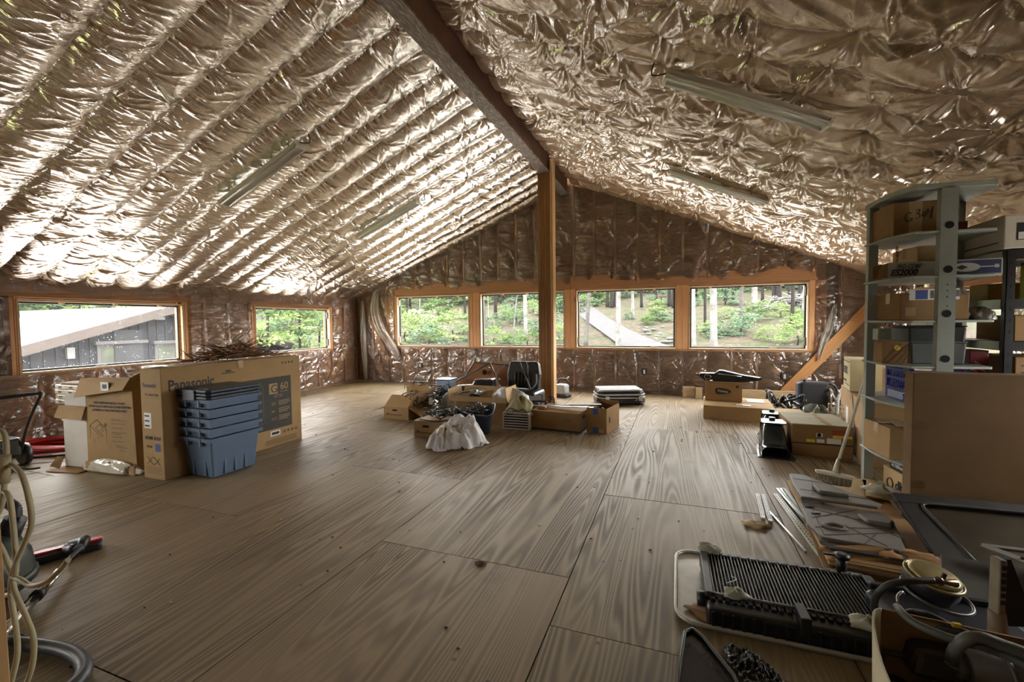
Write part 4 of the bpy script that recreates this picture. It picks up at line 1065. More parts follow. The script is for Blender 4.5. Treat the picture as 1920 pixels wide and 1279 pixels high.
for a, b in (((0.05, 0.13), (0.135, 0.20)), ((0.15, 0.13), (0.235, 0.20))):
    for (p, q, r_, s_) in ((a[0], a[1], b[0], b[1]), (a[0], b[1], b[0], a[1])): obj('printed_cross', MB().beam((p, -0.002, q), (r_, -0.002, s_), 0.002, 0.002), INKB, tv)
for k in range(5): patch(tv, '-y', (0.04, 0.05+0.014*k), (0.25-0.03*(k % 2), 0.054+0.014*k), INKB, 'printed_line', S)
crumple('plastic_wrap', '', (0.14, 0.07, 1.012), (0.15, 0.09, 0.012), plain('clear_tape', (0.46, 0.40, 0.27), 0.2), 4, parent=tv, nu=24, nv=8)

# stacked totes
def tote(k, n, label):
    """five nested storage totes; k = 0 is the lowest, all the others show only their rims"""
    z = 0.088*k
    t = thing('storage_tote', label, 'storage tote', (-4.075, 2.94, z), R(-1.5), 'nested blue totes')
    bx, by, tx = 0.165, 0.205, 0.035; h = 0.37; th = 0.006
    mb = MB(); z0 = 0.004 if k == 0 else 0.29
    def ring(z, e): s = e+tx*z/h; return [(-bx-s, -by-s, z), (bx+s, -by-s, z), (bx+s, by+s, z), (-bx-s, by+s, z)]
    o, i = ring(z0, 0)+ring(h, 0), ring(z0, -th)+ring(h, -th)
    F = [(0, 1, 5, 4), (1, 2, 6, 5), (2, 3, 7, 6), (3, 0, 4, 7)]
    mb.add(o, F+([(0, 3, 2, 1)] if k == 0 else [])); mb.add(i, [f[::-1] for f in F]+([(0, 1, 2, 3)] if k == 0 else []))
    obj('body', mb, TOTE, t, bevel=0.012 if k == 0 else 0.0)
    rim = MB()
    for (e0, e1, a, b) in ((0.0, 0.022, h-0.012, h+0.002), (0.016, 0.022, h-0.03, h-0.012)):
        A, B = ring(a, e0), ring(a, e1); C_, D = ring(b, e0), ring(b, e1)
        rim.add(A+B+C_+D, [(4, 5, 13, 12), (5, 6, 14, 13), (6, 7, 15, 14), (7, 4, 12, 15), (8, 9, 13, 12), (9, 10, 14, 13), (10, 11, 15, 14), (11, 8, 12, 15), (0, 1, 5, 4), (1, 2, 6, 5), (2, 3, 7, 6), (3, 0, 4, 7)])
    obj('rim', rim, TOTE, t)
    for s in (-1, 1):
        hd = MB().box((-0.075, s*(by+0.045)-0.016, h-0.008), (0.075, s*(by+0.045)+0.016, h+0.004))
        for xx in (-0.085, 0.085): hd.prism([(xx-0.014, s*(by+0.025)), (xx+0.014, s*(by+0.025)), (xx+0.010, s*(by+0.06)), (xx-0.010, s*(by+0.06))], h-0.07, h)
        obj('handle', hd, TOTE, t)
    if k == 0:
        for s in (-1, 1):
            for yy in (-0.10, 0.0, 0.10): obj('rib', MB().box((s*(bx+0.004), yy-0.012, 0.02), (s*(bx+0.016), yy+0.012, 0.26)), TOTE, t, bevel=0.004)
            for xx in (-0.08, 0.08): obj('rib', MB().box((xx-0.012, s*(by+0.004), 0.02) if s > 0 else (xx-0.012, -by-0.016, 0.02), (xx+0.012, by+0.016, 0.26) if s > 0 else (xx+0.012, -by-0.004, 0.26)), TOTE, t, bevel=0.004)
    return t
for k, lb in enumerate(['lowest blue tote of the nested stack, its full ribbed body showing', 'second blue tote from the floor, only its rim showing', 'third blue tote from the floor, only its rim showing', 'fourth blue tote from the floor, only its rim showing', 'topmost blue tote of the nested stack, just under the dark lids']): tote(k, 5, lb)
for k, lb in enumerate(['lowest dark blue lid on the tote stack', 'second dark blue lid on the tote stack', 'topmost dark blue lid on the tote stack']):
    t = thing('tote_cover', lb, 'lid', (-4.075, 2.94, 0.728+0.030*k), R(-1.5), 'lids on the tote stack')
    x, y = 0.228, 0.268
    obj('panel', MB().prism([(-x, -y+.03), (-x+.03, -y), (x-.03, -y), (x, -y+.03), (x, y-.03), (x-.03, y), (-x+.03, y), (-x, y-.03)], 0, 0.022), TOTED, t, bevel=0.004)
    obj('raised_centre', MB().prism([(-x+.05, -y+.08), (-x+.08, -y+.05), (x-.08, -y+.05), (x-.05, -y+.08), (x-.05, y-.08), (x-.08, y-.05), (-x+.08, y-.05), (-x+.05, y-.08)], 0.022, 0.03), TOTED, t, bevel=0.003)
    obj('latch', MB().box((-0.10, -y-0.012, -0.012), (0.06, -y, 0.02)), plain('lid_latch', (0.10, 0.115, 0.135), 0.4), t, bevel=0.003)

# white cabinet with the torn carton that it came in
cb = thing('cabinet', 'white flat cabinet standing in a torn carton next to the television carton', 'cabinet', (-5.31, 2.50, 0), R(6))
MEL = plain('white_melamine', (0.66, 0.63, 0.57), 0.4, var=0.04)
obj('side_panel', MB().box((-0.335, 0.012, 0.02), (0.02, 0.03, 0.56)), MEL, cb, bevel=0.002)
obj('back_body', MB().box((-0.335, 0.03, 0.02), (0.58, 0.33, 0.72)), MEL, cb, bevel=0.002)
quad(cb, [(0.0, 0.0, 0.02), (0.62, 0.005, 0.02), (0.585, 0.012, 0.87), (-0.01, 0.012, 0.86)], KR, 'carton_front', solid=0.006)
quad(cb, [(0.62, 0.005, 0.02), (0.60, 0.34, 0.02), (0.57, 0.34, 0.86), (0.585, 0.012, 0.87)], KRD, 'carton_side', solid=0.006)
quad(cb, [(-0.07, -0.045, 0.715), (0.56, -0.05, 0.80), (0.60, -0.005, 0.915), (0.05, 0.01, 0.90), (-0.06, 0.005, 0.885)], KR, 'carton_flap', solid=0.006)
quad(cb, [(0.56, -0.05, 0.80), (0.63, 0.06, 0.84), (0.64, 0.09, 0.97), (0.60, -0.005, 0.915)], KRD, 'carton_flap', solid=0.006)
quad(cb, [(-0.42, -0.01, 0.50), (-0.03, -0.02, 0.49), (0.0, 0.0, 0.62), (-0.36, 0.0, 0.625)], KR, 'carton_flap', solid=0.006)
quad(cb, [(-0.36, -0.13, 0.008), (0.02, -0.10, 0.008), (0.02, 0.05, 0.012), (-0.36, 0.04, 0.012)], KRD, 'carton_flap', solid=0.006)
quad(cb, [(-0.50, -0.02, 0.008), (-0.33, -0.04, 0.008), (-0.335, 0.0, 0.11), (-0.47, 0.03, 0.10)], KRD, 'carton_flap', solid=0.006)
obj('carton_tray', MB().box((0.0, -0.03, 0.0), (0.63, 0.0, 0.10)), KR, cb, bevel=0.01)
wr = crumple('plastic_wrap', '', (0.32, -0.02, 0.02), (0.31, 0.03, 0.09), plain('clear_wrap', (0.55, 0.50, 0.40), 0.15), 9, parent=cb, nu=60, nv=14, rough=0.35)
patch(cb, '-y', (0.28, 0.79), (0.38, 0.87), WHITE, 'sticker', (1, 1, 1), 0.046); patch(cb, '-y', (0.305, 0.81), (0.355, 0.85), INK, 'barcode', (1, 1, 1), 0.048)
for k, (s, z) in enumerate((('TAKE HOME AND INSTALL TODAY!', 0.655), ('APPORTEZ-LE ET INSTALLEZ-LE AUJOURD\'HUI!', 0.62), ('\u00a1LL\u00c9VESELO A CASA E INST\u00c1LELO HOY!', 0.585))): text(s, 0.030, INK, cb, (0.30, 0.0, z), '-y', bold=0.02, align='CENTER', sx=0.82)
for k in range(9):
    for j in range(1+(k % 3 == 0)): patch(cb, '-y', (0.32, 0.51-0.042*k-0.014*j), (0.32+random.uniform(0.12, 0.21), 0.516-0.042*k-0.014*j), INKB, 'printed_line', (1, 1, 1), -0.002)
def lines(parent, pts, y, mat, name, w=0.0035):
    for a, b in zip(pts[:-1], pts[1:]): obj(name, MB().beam((a[0], y, a[1]), (b[0], y, b[1]), w, w), mat, parent)
lines(cb, [(0.04, 0.22), (0.04, 0.44), (0.13, 0.50), (0.25, 0.42), (0.25, 0.22), (0.15, 0.15), (0.15, 0.36), (0.25, 0.42)], 0.003, INK, 'printed_drawing')
lines(cb, [(0.04, 0.44), (0.15, 0.36)], 0.003, INK, 'printed_drawing'); lines(cb, [(0.11, 0.42), (0.17, 0.46), (0.21, 0.42), (0.15, 0.385), (0.11, 0.42)], 0.003, INK, 'printed_drawing'); lines(cb, [(0.04, 0.22), (0.15, 0.15)], 0.003, INK, 'printed_drawing')
for (x, z) in ((0.09, 0.30), (0.19, 0.35), (0.24, 0.455)):
    obj('printed_circle', MB().tube([(x+0.013*math.cos(a*PI/6), 0.003, z+0.013*math.sin(a*PI/6)) for a in range(12)], 0.003, 4, closed=True), INK, cb)
# foil-wrapped packs on the carton
FOIL = plain('foil_wrap', (0.52, 0.49, 0.40), 0.28, 0.25, var=0.35, scale=14, bump=0.5); FOILD = plain('grey_end', (0.14, 0.135, 0.12), 0.6)
for k, lb in enumerate(['lowest foil-wrapped flat pack on the torn carton', 'second foil-wrapped flat pack from below', 'third foil-wrapped flat pack from below', 'topmost foil-wrapped flat pack on the torn carton']):
    t = thing('flat_pack', lb, 'package', (-5.87+0.012*(k % 2), 2.52, 0.615+0.049*k), R(3), 'foil-wrapped packs')
    obj('body', MB().box((0, 0, 0), (0.37, 0.26, 0.047)), FOIL, t, bevel=0.008)
    obj('bare_end', MB().box((0.352, -0.002, 0.002), (0.53, 0.258, 0.045)), FOILD, t, bevel=0.003)
    for xx in (0.06, 0.22): obj('printed_mark', MB().box((xx, -0.0015, 0.014), (xx+0.05, 0.0, 0.034)), INKB, t)
t = thing('wood_strip', 'thin brown board lying on the topmost foil pack', 'board', (-5.84, 2.54, 0.813), R(3)); obj('board', MB().box((0, 0, 0), (0.50, 0.2, 0.014)), KRD, t)

# dry twigs on the television carton
tw = MB(); rg = random.Random(8)
for k in range(330):
    y = 3.40+rg.gauss(0, 0.20); x = -4.43+rg.gauss(0, 0.05); z = 1.03+abs(rg.gauss(0, 0.075))*math.exp(-((y-3.4)/0.33)**2)
    d = Vector((rg.gauss(0, 0.16), rg.choice((-1, 1))*rg.uniform(0.5, 1), rg.gauss(0.02, 0.22))).normalized()*rg.uniform(0.10, 0.30)
    a = Vector((x, y, z)); b = a+d; b.z = max(b.z, 1.026); m = (a+b)/2+Vector((rg.gauss(0, 0.02), rg.gauss(0, 0.02), rg.uniform(0, 0.03)))
    b.y = min(max(b.y, 2.92), 3.95)
    tw.tube(spline([a, m, b], 3), [0.0042]*4+[0.003, 0.002, 0.001], 4, mi=rg.choice((0, 0, 1, 2)), cap=False)
M_TW = [plain('twig_brown', (0.115, 0.060, 0.026), 0.8, var=0.3), plain('twig_pale', (0.28, 0.19, 0.095), 0.8, var=0.3), plain('twig_rust', (0.24, 0.085, 0.025), 0.8, var=0.3)]
t = thing('twig_bundle', 'bundle of dry brown twigs lying on top of the television carton', 'twigs'); o = obj('twigs', tw, M_TW, t); o['kind'] = 'stuff'

# red hose coil
mb = MB(); rg = random.Random(2); c = Vector((-6.5, 2.86, 0))
pts = []
for k in range(7*14+1):
    a = 2*PI*k/14; n = k/14; rx = 0.55-0.035*(n % 3)+0.02*math.sin(k); ry = 0.30-0.02*(n % 3)
    x = c.x+math.cos(a)*rx+0.05*math.sin(n*2.1); y = c.y+math.sin(a)*ry+0.30*math.cos(a)*0.55+0.03*math.cos(n*3)
    pts.append((x, y, 0.018+0.011*n+0.012*math.sin(a*2+n)))
mb.tube(spline(pts, 2), 0.016, 8)
t = thing('hose_coil', 'coil of red rubber hose on the floor by the wall', 'hose'); obj('hose', mb, plain('red_rubber', (0.42, 0.028, 0.030), 0.4, var=0.1), t)
obj('brass_end', MB().tube([pts[-1], (pts[-1][0]-0.08, pts[-1][1]-0.02, pts[-1][2])], 0.019, 10), plain('brass', (0.55, 0.38, 0.12), 0.35, 0.9), t)
# pressure washer with folding handle
t = thing('pressure_washer', 'black and yellow machine with a bent tube handle at the side wall', 'pressure washer', (-6.20, 2.24, 0))
HB = plain('washer_black', (0.018, 0.018, 0.018), 0.35); HY = plain('washer_yellow', (0.70, 0.42, 0.02), 0.4)
for s in (0, 0.30): obj('handle_tube', MB().tube(spline([(0.05, 0.12-s, 0.12), (0.20, 0.12-s, 0.42), (0.46, 0.12-s, 0.73), (0.50, 0.10-s*0.93, 0.755)], 6), 0.013, 8), HB, t)
obj('grip', MB().tube([(0.50, 0.105, 0.757), (0.50, -0.185, 0.757)], 0.017, 10), plain('grip_foam', (0.03, 0.028, 0.026), 0.8), t)
obj('body', MB().box((-0.16, -0.18, 0.10), (0.10, 0.12, 0.30)), HB, t, bevel=0.03)
obj('pump_cover', MB().box((0.06, -0.22, 0.32), (0.22, -0.06, 0.41)), HY, t, bevel=0.02)
obj('name_plate', MB().box((0.0, -0.19, 0.47), (0.12, -0.18, 0.60)), HB, t); text('CAT', 0.05, WHITE, t, (0.01, -0.192, 0.51), '-y', bold=0.01)
for s in (-0.22, 0.14): obj('wheel', MB().tube([(0.0, s, 0.11), (0.0, s+0.05, 0.11)], 0.11, 18), HB, t)
obj('spray_lance', MB().tube([(-0.10, 0.16, 0.04), (0.12, 0.32, 0.05), (0.22, 0.40, 0.05)], 0.014, 7), HB, t)
obj('high_pressure_hose', MB().tube(spline([(0.2, -0.1, 0.3), (0.36, -0.06, 0.12), (0.40, 0.02, 0.04), (0.44, 0.10, 0.03)], 6), 0.010, 6), HB, t)
# canister vacuum
t = thing('vacuum_cleaner', 'dark green round canister vacuum on the floor by the cream-corded post', 'vacuum', (-3.27, 1.06, 0))
GRN = plain('dark_green_plastic', (0.035, 0.048, 0.036), 0.3, var=0.2)
obj('body', MB().lathe([(0.16, 0.03), (0.20, 0.06), (0.215, 0.14), (0.205, 0.22), (0.17, 0.29), (0.11, 0.335), (0.03, 0.35)], 28), GRN, t)
obj('bumper', MB().lathe([(0.215, 0.08), (0.225, 0.09), (0.225, 0.12), (0.215, 0.13)], 28), BLK, t)
obj('wheel', MB().tube([(0.13, -0.17, 0.13), (0.155, -0.205, 0.13)], [0.13, 0.12], 26), plain('grey_wheel', (0.16, 0.16, 0.145), 0.4), t)
obj('wheel', MB().tube([(-0.16, 0.14, 0.10), (-0.19, 0.17, 0.10)], [0.10, 0.09], 22), plain('grey_wheel', (0.16, 0.16, 0.145), 0.4), t)
obj('carry_handle', MB().tube(spline([(-0.10, 0.05, 0.30), (-0.05, 0.0, 0.385), (0.06, -0.02, 0.385), (0.12, -0.02, 0.30)], 6), 0.014, 8), BLK, t)
obj('hose_socket', MB().tube([(0.02, 0.10, 0.27), (0.06, 0.14, 0.40)], [0.055, 0.045], 14), BLK, t)
hp = spline([(0.06, 0.14, 0.40), (0.04, 0.14, 0.46), (-0.06, 0.10, 0.49), (-0.22, 0.0, 0.40), (-0.30, -0.16, 0.12)], 14)
obj('suction_hose', MB().tube(hp, [0.024+0.003*(i % 2) for i in range(len(hp))], 10), BLK, t)
t = thing('vacuum_wand', 'chrome vacuum tube lying beside the green canister', 'vacuum wand')
A, B = Vector((-3.36, 1.52, 0.05)), Vector((-2.66, 0.90, 0.07)); M1 = A.lerp(B, 0.5)
obj('tube', MB().tube([A, M1], 0.020, 12), CHROME, t); obj('tube', MB().tube([M1, B], 0.023, 12), CHROME, t)
obj('joint', MB().tube([A.lerp(B, 0.55), A.lerp(B, 0.59)], 0.028, 12), BLK, t); obj('elbow', MB().tube([A, A+Vector((-0.06, 0.05, 0.02)), A+Vector((-0.13, 0.02, 0.0))], [0.025, 0.03, 0.028], 12), BLK, t)
t = thing('floor_brush', 'black vacuum floor head with a bright red strip', 'vacuum head', (-3.46, 1.50, 0), R(62))
obj('head', MB().box((-0.16, -0.05, 0.0), (0.16, 0.05, 0.05)), BLK, t, bevel=0.015); obj('red_strip', MB().box((-0.16, -0.012, 0.05), (0.16, 0.03, 0.062)), plain('red_plastic', (0.50, 0.02, 0.025), 0.35), t)
obj('neck', MB().tube([(0, 0, 0.04), (0.06, -0.10, 0.06)], 0.03, 12), BLK, t)
t = thing('vacuum_hose', 'thick dark grey ribbed hose curling on the floor at the post foot', 'hose')
hp = spline([(-2.86, 0.90, 0.03), (-2.62, 0.98, 0.03), (-2.36, 1.02, 0.03), (-2.17, 0.97, 0.03), (-2.12, 0.84, 0.03), (-2.22, 0.74, 0.03)], 18)
obj('hose', MB().tube(hp, [0.026+0.0025*(i % 2) for i in range(len(hp))], 12), plain('slate_hose', (0.050, 0.053, 0.060), 0.4), t)
# cream extension cord on the near post
t = thing('extension_cord', 'cream extension cord hanging in loops on the dark near post', 'cord')
def cordpx(pts, Y, r=0.0085):
    P = [atY(px, py, y if y else Y) for (px, py, *yy) in pts for y in [yy[0] if yy else None]]
    return MB().tube(spline(P, 7), r, 7)
for pts in ([(-25, 800), (6, 812), (12, 850), (8, 905), (2, 950), (-20, 990)], [(4, 920), (18, 935), (26, 1000), (30, 1060), (24, 1082), (8, 1040), (-15, 1000)],
            [(-10, 860), (14, 868), (40, 890), (56, 945), (58, 985), (45, 1020), (26, 1065), (20, 1110), (30, 1180), (32, 1230), (18, 1290)],
            [(10, 1050), (22, 1078), (28, 1110), (50, 1160), (63, 1200), (60, 1250), (46, 1290)], [(28, 1083), (40, 1088), (58, 1098), (85, 1092), (112, 1070), (128, 1050)], [(-14, 1113), (8, 1117), (22, 1112)], [(-20, 1190), (-4, 1205), (8, 1240), (4, 1290)]):
    obj('cord_loop', cordpx(pts, 0.80), CREAM, t)
obj('plug', MB().tube([atY(6, 905, 0.79), atY(8, 855, 0.79)], 0.018, 8), CREAM, t)
# ---------------------------------------------------------------- heap of boxes round the far post
def arrow_print(t, x, z, s=1.0):
    for a, b in (((0, 0), (0.045, 0.03)), ((0.045, 0.03), (0.018, 0.030)), ((0.045, 0.03), (0.04, 0.004)), ((0.0, 0.018), (0.03, 0.022))):
        obj('printed_arrow', MB().beam((x+a[0]*s, -0.002, z+a[1]*s), (x+b[0]*s, -0.002, z+b[1]*s), 0.006, 0.003), INK, t)
    patch(t, '-y', (x+0.06*s, z+0.004), (x+0.27*s, z+0.018), INKB, 'printed_word', (1, 1, 1), 0.002)
S = (0.42, 0.55, 0.175)
bA = carton('cardboard_box', 'open box of wires with an arrow print and a flap leaning back', (-4.0, 5.32, 0), R(0), S, KR, opened={'f': (-52, 0.24), 'l': (110, 0.25), 'b': (10, 0.25), 'r': (120, 0.26)})
patch(bA, '-y', (0.15, 0.12), (0.23, 0.145), GAP, 'hand_hole', S); arrow_print(bA, 0.04, 0.055)
quad(bA, [(0.40, 0.05, 0.17), (0.42, 0.52, 0.17), (0.52, 0.66, 0.42), (0.44, 0.06, 0.34)], KRL, 'flap', solid=0.004)
tangle('wire_tangle', 'tangle of brown and grey wires spilling out of the arrow-print box', (-3.58, 5.66, 0.14), (0.24, 0.22, 0.20), 26, 0.007, plain('wire_mix', (0.055, 0.046, 0.036), 0.5, var=0.5, scale=20), 5)
tangle('wire_tangle', 'black wires and brackets heaped behind the arrow-print box', (-3.72, 6.06, 0.20), (0.34, 0.14, 0.22), 22, 0.007, BLK, 6)
t = thing('carton_insert', 'small white card standing among the wires', 'card', (-3.32, 5.45, 0.22), 0.3); obj('card', MB().box((0, 0, 0), (0.05, 0.012, 0.10)), WHITE, t)
S = (0.42, 0.36, 0.20)
bB = carton('cardboard_box', 'closed box with an arrow print and hand hole behind the white cloth', (-3.007, 4.575, 0), R(-2), S, KR, tape=False)
patch(bB, '-y', (0.13, 0.125), (0.22, 0.152), GAP, 'hand_hole', S); arrow_print(bB, 0.03, 0.05); 
tangle('cable_coil', 'black cables coiled on the closed arrow-print box', (-2.72, 4.80, 0.20), (0.20, 0.15, 0.14), 16, 0.007, BLK, 12)
pts = spline([(-2.96, 4.62, 0.215), (-2.80, 4.57, 0.212), (-2.62, 4.60, 0.215), (-2.52, 4.72, 0.26), (-2.62, 4.95, 0.46), (-2.48, 5.1, 0.50)], 8)
t = thing('cable', 'thick olive cable looping over the closed arrow-print box', 'cable'); obj('cable', MB().tube(pts, 0.010, 7), plain('olive_cable', (0.06, 0.055, 0.03), 0.5), t)
# navy bag
nb = thing('tote_bag', 'dark navy open bag full of cables behind the white cloth', 'bag', (-2.36, 4.97, 0), R(18))
def bagw(u, v):
    a = 2*PI*u; f = 0.72+0.30*v; sx_, sy_ = 0.24*f, 0.18*f
    ex = 0.55; x = math.copysign(abs(math.cos(a))**ex, math.cos(a))*sx_; y = math.copysign(abs(math.sin(a))**ex, math.sin(a))*sy_
    return (x, y, 0.01+0.29*v+0.05*math.sin(2*a+0.6)*v)
obj('body', MB().grid(bagw, 33, 9), NAVY, nb, solid=0.006); obj('base', MB().lathe([(0.12, 0.008), (0.17, 0.012)], 20), NAVY, nb)
obj('zip_strip', MB().tube([bagw(k/32, 1.0) for k in range(32)], 0.007, 6, closed=True), plain('zip_grey', (0.10, 0.10, 0.10), 0.4), nb)
tangle('wire_tangle', 'black wires with small connectors inside the navy bag', (-2.36, 4.97, 0.24), (0.17, 0.12, 0.12), 22, 0.006, plain('wire_black', (0.02, 0.02, 0.02), 0.35), 14)
# white cloth heap
def cloth():
    rg = np.random.default_rng(21); n = 90
    us = np.linspace(-1, 1, n); uu, vv = np.meshgrid(us, us, indexing='ij')
    r = np.sqrt((uu/1.0)**2+(vv/0.95)**2); th = np.arctan2(vv, uu)
    edge = 0.92+0.10*np.sin(3*th+1)+0.06*np.sin(7*th)+0.04*np.sin(12*th+2)
    q = np.clip(1-(r/edge), 0, 1)
    z = np.zeros_like(uu)
    for (cu, cv, hh, ru, rv) in ((0.05, 0.45, 0.25, 0.75, 0.42), (0.45, 0.15, 0.18, 0.42, 0.5), (-0.42, -0.10, 0.16, 0.42, 0.45), (-0.25, -0.55, 0.12, 0.4, 0.3), (0.35, -0.45, 0.13, 0.45, 0.35)):
        z = np.maximum(z, hh*np.clip(1.15-((uu-cu)/ru)**2-((vv-cv)/rv)**2, 0, 1)**0.6)
    z *= np.clip(q*3.4, 0, 1)**0.75
    z += np.clip(q*7, 0, 1)*(0.05*np.abs(vnoise(uu*3+2.5*vnoise(uu*3, vv*3, 6), vv*4, 7)-0.5)*2+0.045*np.abs(vnoise(uu*6+vv*4, vv*5-uu*4, 8)-0.5)*2+0.015*vnoise(uu*16, vv*16, 9))
    keep = q > 0.004
    me = sheet('cloth_heap', (-2.36, 4.44, 0.004), (0.34, 0.02, 0), (0.04, 0.36, 0), (0, 0, 1), us, us, z, CLOTH, keep)
    o = link('cloth_heap', me, None); tag(o, 'crumpled white cloth heap on the floor in front of the boxes', 'cloth')
    a = crumple('plastic_liner', '', (-0.12, -0.17, 0), (0.15, 0.12, 0.19), plain('thin_plastic', (0.62, 0.59, 0.50), 0.3), 33, parent=o, rough=0.25, nu=44, nv=20); a.location = (-2.42, 4.32, 0.0); a.name = 'plastic_liner'
cloth()
# big open box with upright flaps
S = (0.86, 0.45, 0.30)
bC = carton('cardboard_box', 'long open box with pale upright flaps behind the louvred crate', (-2.98, 5.42, 0), R(1), S, KRD, opened={'f': (-8, 0.07), 'b': (20, 0.16), 'l': (8, 0.16), 'r': (-6, 0.20)}, flapmat=KRL)
quad(bC, [(0.02, 0.004, 0.30), (0.32, 0.004, 0.30), (0.30, 0.02, 0.46), (0.05, 0.02, 0.40)], KR, 'flap', solid=0.004)
quad(bC, [(0.42, 0.01, 0.30), (0.62, 0.06, 0.30), (0.64, 0.07, 0.47), (0.50, 0.02, 0.44)], KRL, 'flap', solid=0.004)
for k in range(3): obj('torn_hole', MB().box((0.56+0.03*k, -0.002, 0.12-0.02*k), (0.575+0.03*k, 0.001, 0.135-0.02*k)), WHITE, bC)
crumple('plastic_bag', 'pale plastic bag lying in the long open box', (-2.66, 5.64, 0.24), (0.24, 0.16, 0.16), plain('pale_bag', (0.42, 0.46, 0.50), 0.3), 41)
crumple('folded_cloth', 'dark brown folded cloth in the long open box', (-2.62, 5.54, 0.22), (0.20, 0.08, 0.16), plain('brown_cloth', (0.035, 0.018, 0.015), 0.9), 42, 'cloth', rough=0.1)
crumple('plastic_bag', 'white plastic sheet behind the pale upright flaps', (-2.20, 5.75, 0.22), (0.26, 0.12, 0.20), plain('pale_bag2', (0.55, 0.57, 0.60), 0.3), 43)
# louvred crate
cr = thing('louvred_crate', 'white slatted crate standing in front of the boxes', 'crate', (-2.116, 5.275, 0), R(2))
WP = plain('white_slats', (0.58, 0.55, 0.49), 0.5, var=0.06)
S = (0.355, 0.30, 0.215)
for x in (0, S[0]-0.012): obj('end_post', MB().box((x, 0, 0), (x+0.012, 0.016, S[2])), WP, cr)
for k in range(7): obj('slat', MB().box((0.012, 0.002, 0.004+k*0.0335), (S[0]-0.012, 0.012, 0.019+k*0.0335)), WP, cr)
obj('inner_bin', MB().box((0.012, 0.016, 0.004), (S[0]-0.012, S[1], 0.17)), plain('crate_dark', (0.012, 0.009, 0.007), 0.9), cr); obj('side', MB().box((S[0]-0.012, 0.016, 0), (S[0], S[1], S[2])), WP, cr); obj('side', MB().box((0, 0.016, 0), (0.012, S[1], S[2])), WP, cr)
crumple('paper_bag', 'crumpled khaki paper in the louvred crate', (-1.93, 5.45, 0.18), (0.16, 0.12, 0.19), plain('khaki_paper', (0.33, 0.29, 0.15), 0.8), 45, 'paper', rough=0.3)
t = thing('cable', 'black looped cable resting on the louvred crate', 'cable')
obj('cable', MB().tube(spline([(-2.08, 5.30, 0.22), (-2.02, 5.31, 0.27), (-1.92, 5.31, 0.235), (-1.84, 5.31, 0.265), (-1.80, 5.32, 0.225), (-1.9, 5.33, 0.245), (-2.0, 5.32, 0.225)], 7), 0.006, 6), BLK, t)
# long box and strips on it
S = (0.655, 0.36, 0.245)
bD = carton('cardboard_box', 'long low closed box beside the louvred crate', (-1.770, 5.40, 0), R(-5), S, KRD, tape=False, flapmat=KR)
patch(bD, '+x', (0.10, 0.16), (0.22, 0.20), GAP, 'hand_hole', S); obj('base_strip', MB().box((-0.002, -0.002, 0.0), (S[0]+0.002, S[1]+0.002, 0.02)), plain('dark_green_base', (0.02, 0.03, 0.02), 0.8), bD)
patch(bD, '-y', (0.46, 0.14), (0.54, 0.15), INKB, 'printed_line', S); obj('torn_paper', MB().box((0.05, 0.06, 0.246), (0.18, 0.16, 0.285)), KR, bD, bevel=0.02)
for k, (a, b, lb) in enumerate((((-1.80, 5.58, 0.268), (-0.98, 5.50, 0.300), 'pale metal strip across the long low box'), ((-1.68, 5.66, 0.262), (-0.90, 5.60, 0.325), 'dark metal strip lying behind the pale one'))):
    t = thing('metal_strip', lb, 'metal strip'); obj('strip', MB().beam(a, b, 0.05, 0.012), STEEL if k == 0 else BLK, t)
tangle('wire_tangle', 'black wires and clips on the floor at the post foot', (-1.90, 6.0, 0.02), (0.22, 0.20, 0.27), 22, 0.008, BLK, 16)
t = thing('picture_frame', 'small dark frame lying on the wires by the post', 'frame', (-2.02, 5.90, 0.24), 0.4, rot=(0.5, 0, 0.4)); obj('frame', MB().box((0, 0, 0), (0.26, 0.16, 0.02)), BLK, t, bevel=0.004); obj('pane', MB().box((0.02, 0.02, 0.018), (0.24, 0.14, 0.022)), plain('grey_glass', (0.25, 0.26, 0.27), 0.1), t)
# taped open box
S = (0.26, 0.48, 0.31)
bE = carton('cardboard_box', 'open box with blue tape patches at the end of the row', (-1.055, 5.446, 0), R(-11), S, KRD, opened={'b': (-10, 0.03)})
patch(bE, '-y', (0.08, 0.23), (0.15, 0.305), INKBL, 'blue_tape', S); patch(bE, '-y', (0.08, 0.0), (0.15, 0.07), INKBL, 'blue_tape', S); patch(bE, '-y', (0.165, 0.01), (0.225, 0.05), TAPE, 'sticker', S)
tangle('cable_coil', 'brown hoses inside the blue-taped box', (-0.86, 5.66, 0.10), (0.08, 0.16, 0.18), 8, 0.012, plain('brown_hose', (0.04, 0.028, 0.02), 0.5), 18)
# hard case
hc = thing('hard_case', 'black hard case with silver ribs lying on the floor under the driveway window', 'case', (-0.92, 7.56, 0.0), R(20))
HC = plain('case_black', (0.022, 0.023, 0.025), 0.3, var=0.2); HS = plain('case_silver', (0.62, 0.62, 0.62), 0.4, 0.0)
def oct_(x, y, c): return [(-x+c, -y), (x-c, -y), (x, -y+c), (x, y-c), (x-c, y), (-x+c, y), (-x, y-c), (-x, -y+c)]
obj('lower_shell', MB().prism(oct_(0.40, 0.25, 0.09), 0.02, 0.12), HC, hc, bevel=0.02); obj('upper_shell', MB().prism(oct_(0.39, 0.24, 0.09), 0.125, 0.23), HC, hc, bevel=0.03)
obj('rim', MB().prism(oct_(0.405, 0.255, 0.09), 0.115, 0.13), HS, hc)
for yy in (-0.16, 0.0, 0.16): obj('rib', MB().prism([(-0.36, yy-0.05), (0.30, yy-0.05), (0.36, yy), (0.30, yy+0.045), (-0.36, yy+0.045)], 0.222, 0.262), HS, hc, bevel=0.015)
obj('side_band', MB().prism(oct_(0.398, 0.248, 0.09), 0.165, 0.185), HS, hc)
